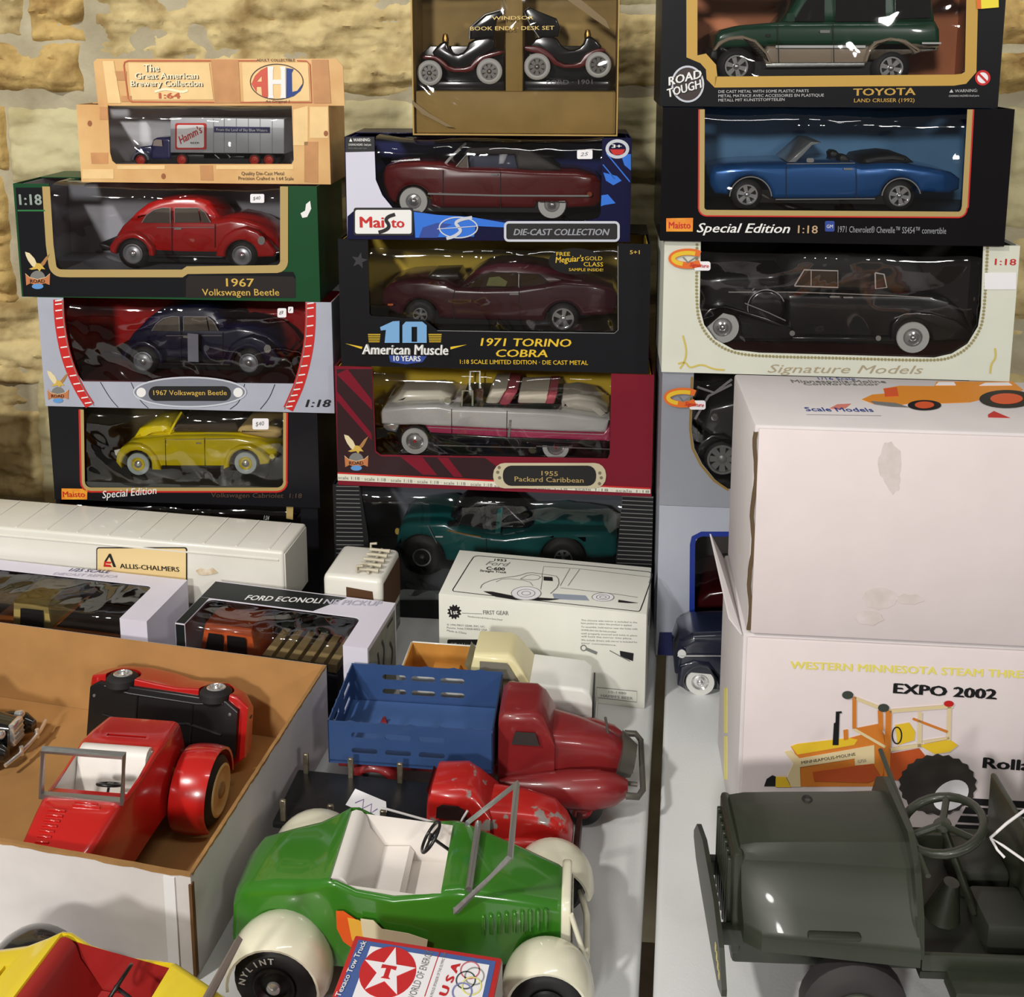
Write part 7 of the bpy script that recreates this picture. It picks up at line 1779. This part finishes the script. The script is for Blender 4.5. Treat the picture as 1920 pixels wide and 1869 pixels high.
# ------------------------------------------------------------ small red and white box at the front
tl, trr = on_z(666, 1752, .10), on_z(944, 1781, .10)
al = math.radians(10); W_ = (trr - tl).length
R, D = yaw_dirs(al); c = tl + R * (W_ / 2) - D * .085
tx = Box.direct('toy_truck_box', 'red bordered white box with a star logo and rings, before the green roadster', (c.x, c.y, 0), al, W_, .10, .085)
block('carton', (-W_ / 2, 0, 0), (W_ / 2, .085, .10), mat('red_box_card', (196, 44, 44), .4), tx.th, .0015, 2)
bpy.context.view_layer.update()
T = tx.T; T.c = C5
w, d = W_ / 2, .085
xw = T.px((688, 830))[0]
T.plate('blue_border', [(-w + .004, .002), (w - .004, .002), (w - .004, d - .004), (-w + .004, d - .004)], mat('steel_blue_print', (70, 96, 156), .45), n=.0003, raw=True)
T.plate('white_field', [(xw, .002), (w - .008, .002), (w - .008, d - .008), (xw, d - .008)], STICKER, n=.0006, raw=True)
T.text('title_lettering', 'Texaco Tow Truck', (585, 965), (708, 708), 26, WHITEINK, n=.0012, bold=.01)
lc = T.px((805, 845)); rr_ = .0205
dsc = T.plate('round_logo', [(lc[0] + rr_ * math.cos(i * math.pi / 18), lc[1] + rr_ * math.sin(i * math.pi / 18)) for i in range(36)], mat('logo_red_print', (196, 40, 44), .45), n=.0009, raw=True)
T.plate('logo_star', [(lc[0] + rr_ * (.98 if i % 2 == 0 else .38) * math.sin(i * math.pi / 5), lc[1] + rr_ * (.98 if i % 2 == 0 else .38) * math.cos(i * math.pi / 5)) for i in range(10)], STICKER, n=.0012, raw=True, parent=dsc)
T.plate('logo_letter', [(lc[0] + x, lc[1] + y) for x, y in [(-.0055, .0045), (.0055, .0045), (.0055, .0015), (.0018, .0022), (.0018, -.0045), (.0035, -.006), (-.0035, -.006), (-.0018, -.0045), (-.0018, .0022), (-.0055, .0015)]], mat('logo_red_print', (196, 40, 44), .45), n=.0015, raw=True, parent=dsc)
T.text('slogan_lettering', 'WORLD OF ENERGY', (925, 985), (1015, 752), 36, INKGREY, n=.0009)
T.stroke('red_rule', [(975, 960), (1045, 752)], .0006, REDINK, .0009)
T.text('small_lettering', 'A PROUD SPONSOR OF THE OLYMPIC TEAM', (1010, 965), (1078, 758), 14, INKGREY, n=.0009)
T.text('usa_lettering', 'U S A', (1075, 962), (1142, 808), 38, mat('logo_red_print', (196, 40, 44), .45), n=.0009, bold=.05)
for x, y, mm in ((1185, 838, mat('ring_red', (196, 110, 116), .5)), (1205, 866, mat('ring_grey', (150, 156, 150), .5)), (1165, 884, mat('ring_black', (70, 80, 80), .5)), (1192, 912, mat('ring_yellow', (226, 222, 130), .5)), (1148, 940, mat('ring_blue', (120, 130, 186), .5))):
    q = T.px((x, y)); T.stroke('printed_ring', [(q[0] + .0068 * math.cos(a), q[1] + .0068 * math.sin(a)) for a in [i * math.pi / 12 for i in range(24)]], .0010, mm, .0009 + .0001 * (x % 5), closed=True, raw=True)
tx.R.plate('grey_side', [(.001, .001), (d - .001, .001), (d - .001, .098), (.001, .098)], card('grey_side_card', (188, 182, 176), .5), n=.0004, raw=True)

# ------------------------------------------------------------ olive army truck
OLV = mat('olive_drab_paint', (46, 51, 38), .42, 0, .12, rgb2=(38, 42, 31), vscale=14)
oy = .732
ot = thing('army_truck', 'olive drab pressed metal army truck with open cab and steering wheel', 'toy truck', (.180, oy, 0), math.radians(-2.5))
def osec(x, ht, zc_, hc, zf, hf, zl):
    half = [(0, ht + .001), (.016, ht), (.027, ht - .002), (hc - .004, zc_ + .003), (hc, zc_), (hc + .002, zc_ - .006), (hf - .012, zf + .014), (hf - .002, zf + .004), (hf, zf), (hf, zl), (hf - .004, zl)]
    r = [Vector((x, -y, z)) for y, z in half]; l = [Vector((x, y, z)) for y, z in reversed(half[1:])]
    return r + l
hd_ = loft('hood', [osec(.0, .146, .136, .032, .094, .052, .082), osec(.012, .1485, .137, .034, .096, .062, .084), osec(.04, .150, .139, .036, .098, .066, .086), osec(.128, .1535, .141, .041, .094, .069, .082)], OLV, ot, 28)
block('hood_side_panel', (.045, -.0665, .099), (.085, -.060, .104), OLV, ot, .002)
lathe('filler_hole', [(.0045, 0), (.004, .0012), (.0025, .0006), (0, -.001)], (.062, .016, .1505), (0, 0, 1), mat('dark_hole', (20, 20, 18), .6), ot, 14)
block('radiator', (-.006, -.034, .052), (.002, .034, .142), OLV, ot, .003)
for i in range(7): block('radiator_slat', (-.009, -.028 + i * .0088, .060), (-.0055, -.024 + i * .0088, .132), OLV, ot, .0006, 1)
loft('front_bumper', [[Vector((x, y, z)) for x, z in ((-.020, zb_), (-.016, zb_), (-.016, zt_), (-.020, zt_))] for y, zb_, zt_ in ((-.078, .060, .066), (-.062, .052, .086), (-.030, .050, .098), (.030, .050, .098), (.062, .052, .086), (.078, .060, .066))], OLV, ot, 25)
for i in range(4): block('bumper_marking', (-.0206, -.068 + i * .006, .064 + i * .002), (-.0158, -.065 + i * .006, .070 + i * .002), mat('pale_yellow_marking', (206, 196, 130), .5), ot)
for s_ in (-1, 1): block('bumper_arm', (-.018, s_ * .034 - .004, .064), (.004, s_ * .034 + .004, .078), OLV, ot, .001)
block('chassis', (-.004, -.030, .040), (.36, .030, .066), OLV, ot, .003)
# cowl plate with windscreen hinge
loft('cowl', [[Vector((x, y, z)) for y, z in ((-.066, .086), (.066, .086), (.060, .118), (.046, .150), (.030, .163), (-.030, .163), (-.046, .150), (-.060, .118))] for x in (.127, .132)], OLV, ot, 25)
tube('windscreen_hinge', [(.1335, -.058, .150), (.1335, .058, .166)], .0022, OLV, ot)
block('cab_floor', (.131, -.062, .066), (.36, .062, .072), mat('dark_olive_floor', (34, 36, 28), .6), ot)
for s_ in (-1, 1):
    block('running_board', (.150, s_ * .070 - .012, .060), (.36, s_ * .070 + .012, .074), OLV, ot, .002)
    block('cab_sill', (.132, s_ * .060 - .002, .072), (.36, s_ * .060 + .002, .086), OLV, ot, .001)
steering(ot, Vector((.158, -.018, .160)), (-.35, .1, .93), .031, OLV, 3, .0034, .075)
block('driver_seat', (.186, -.046, .072), (.226, -.006, .098), mat('dark_olive_floor', (34, 36, 28), .6), ot, .004)
block('passenger_seat', (.186, .006, .072), (.226, .046, .098), mat('dark_olive_floor', (34, 36, 28), .6), ot, .004)
block('seat_back', (.226, -.052, .080), (.231, .056, .150), OLV, ot, .002)
loft('gear_lever_boot', [[Vector((.166 + r_ * math.cos(a) + k * .006, -.01 + r_ * math.sin(a), .072 + k * .030)) for a in [i * math.pi / 6 for i in range(12)]] for k, r_ in ((0, .014), (.5, .010), (1, .006))], OLV, ot, 50)
block('cargo_front', (.262, -.062, .072), (.266, .062, .176), OLV, ot, .001)
for s_ in (-1, 1): block('cargo_side', (.266, s_ * .060 - .002, .072), (.36, s_ * .060 + .002, .150), OLV, ot, .001)
for s_ in (-1, 1):
    for wx in (.083, .30): wheel(ot, (wx, s_ * .074, .040), (0, s_, 0), .040, .026, .021, hub_m=mat('olive_grey_hub', (74, 76, 66), .5), tire_m=mat('worn_tyre', (42, 38, 38), .7), cap_r=.007, cap_m=SILVER)
tube('step_wire', [(.182, -.070, .062), (.184, -.072, .036), (.190, -.073, .030), (.206, -.073, .030), (.212, -.072, .036), (.214, -.070, .062)], .0018, OLV, ot)
tube('white_string', [(.262, .02, .170), (.235, -.005, .172), (.205, -.022, .166), (.190, -.030, .160), (.198, -.034, .157), (.212, -.040, .150), (.222, -.046, .140)], .0011, mat('white_string', (226, 222, 222), .8), ot)
tube('white_string_end', [(.190, -.030, .160), (.193, -.036, .155), (.197, -.040, .152)], .0011, mat('white_string', (226, 222, 222), .8), ot)

# ------------------------------------------------------------ carton added out of view past the left edge to shade the wall
oc = Box.direct('shade_carton', 'plain brown carton added out of view past the stacks to shade the wall', (-1.0, 1.405, 0), math.radians(6), .33, .25, .13, cat='carton')
block('carton', (-.165, 0, 0), (.165, .13, .25), KIN, oc.th, .0015, 2)
block('lid_tape', (-.165, .055, .2503), (.165, .075, .2508), mat('packing_tape', (168, 130, 84), .3), oc.th)
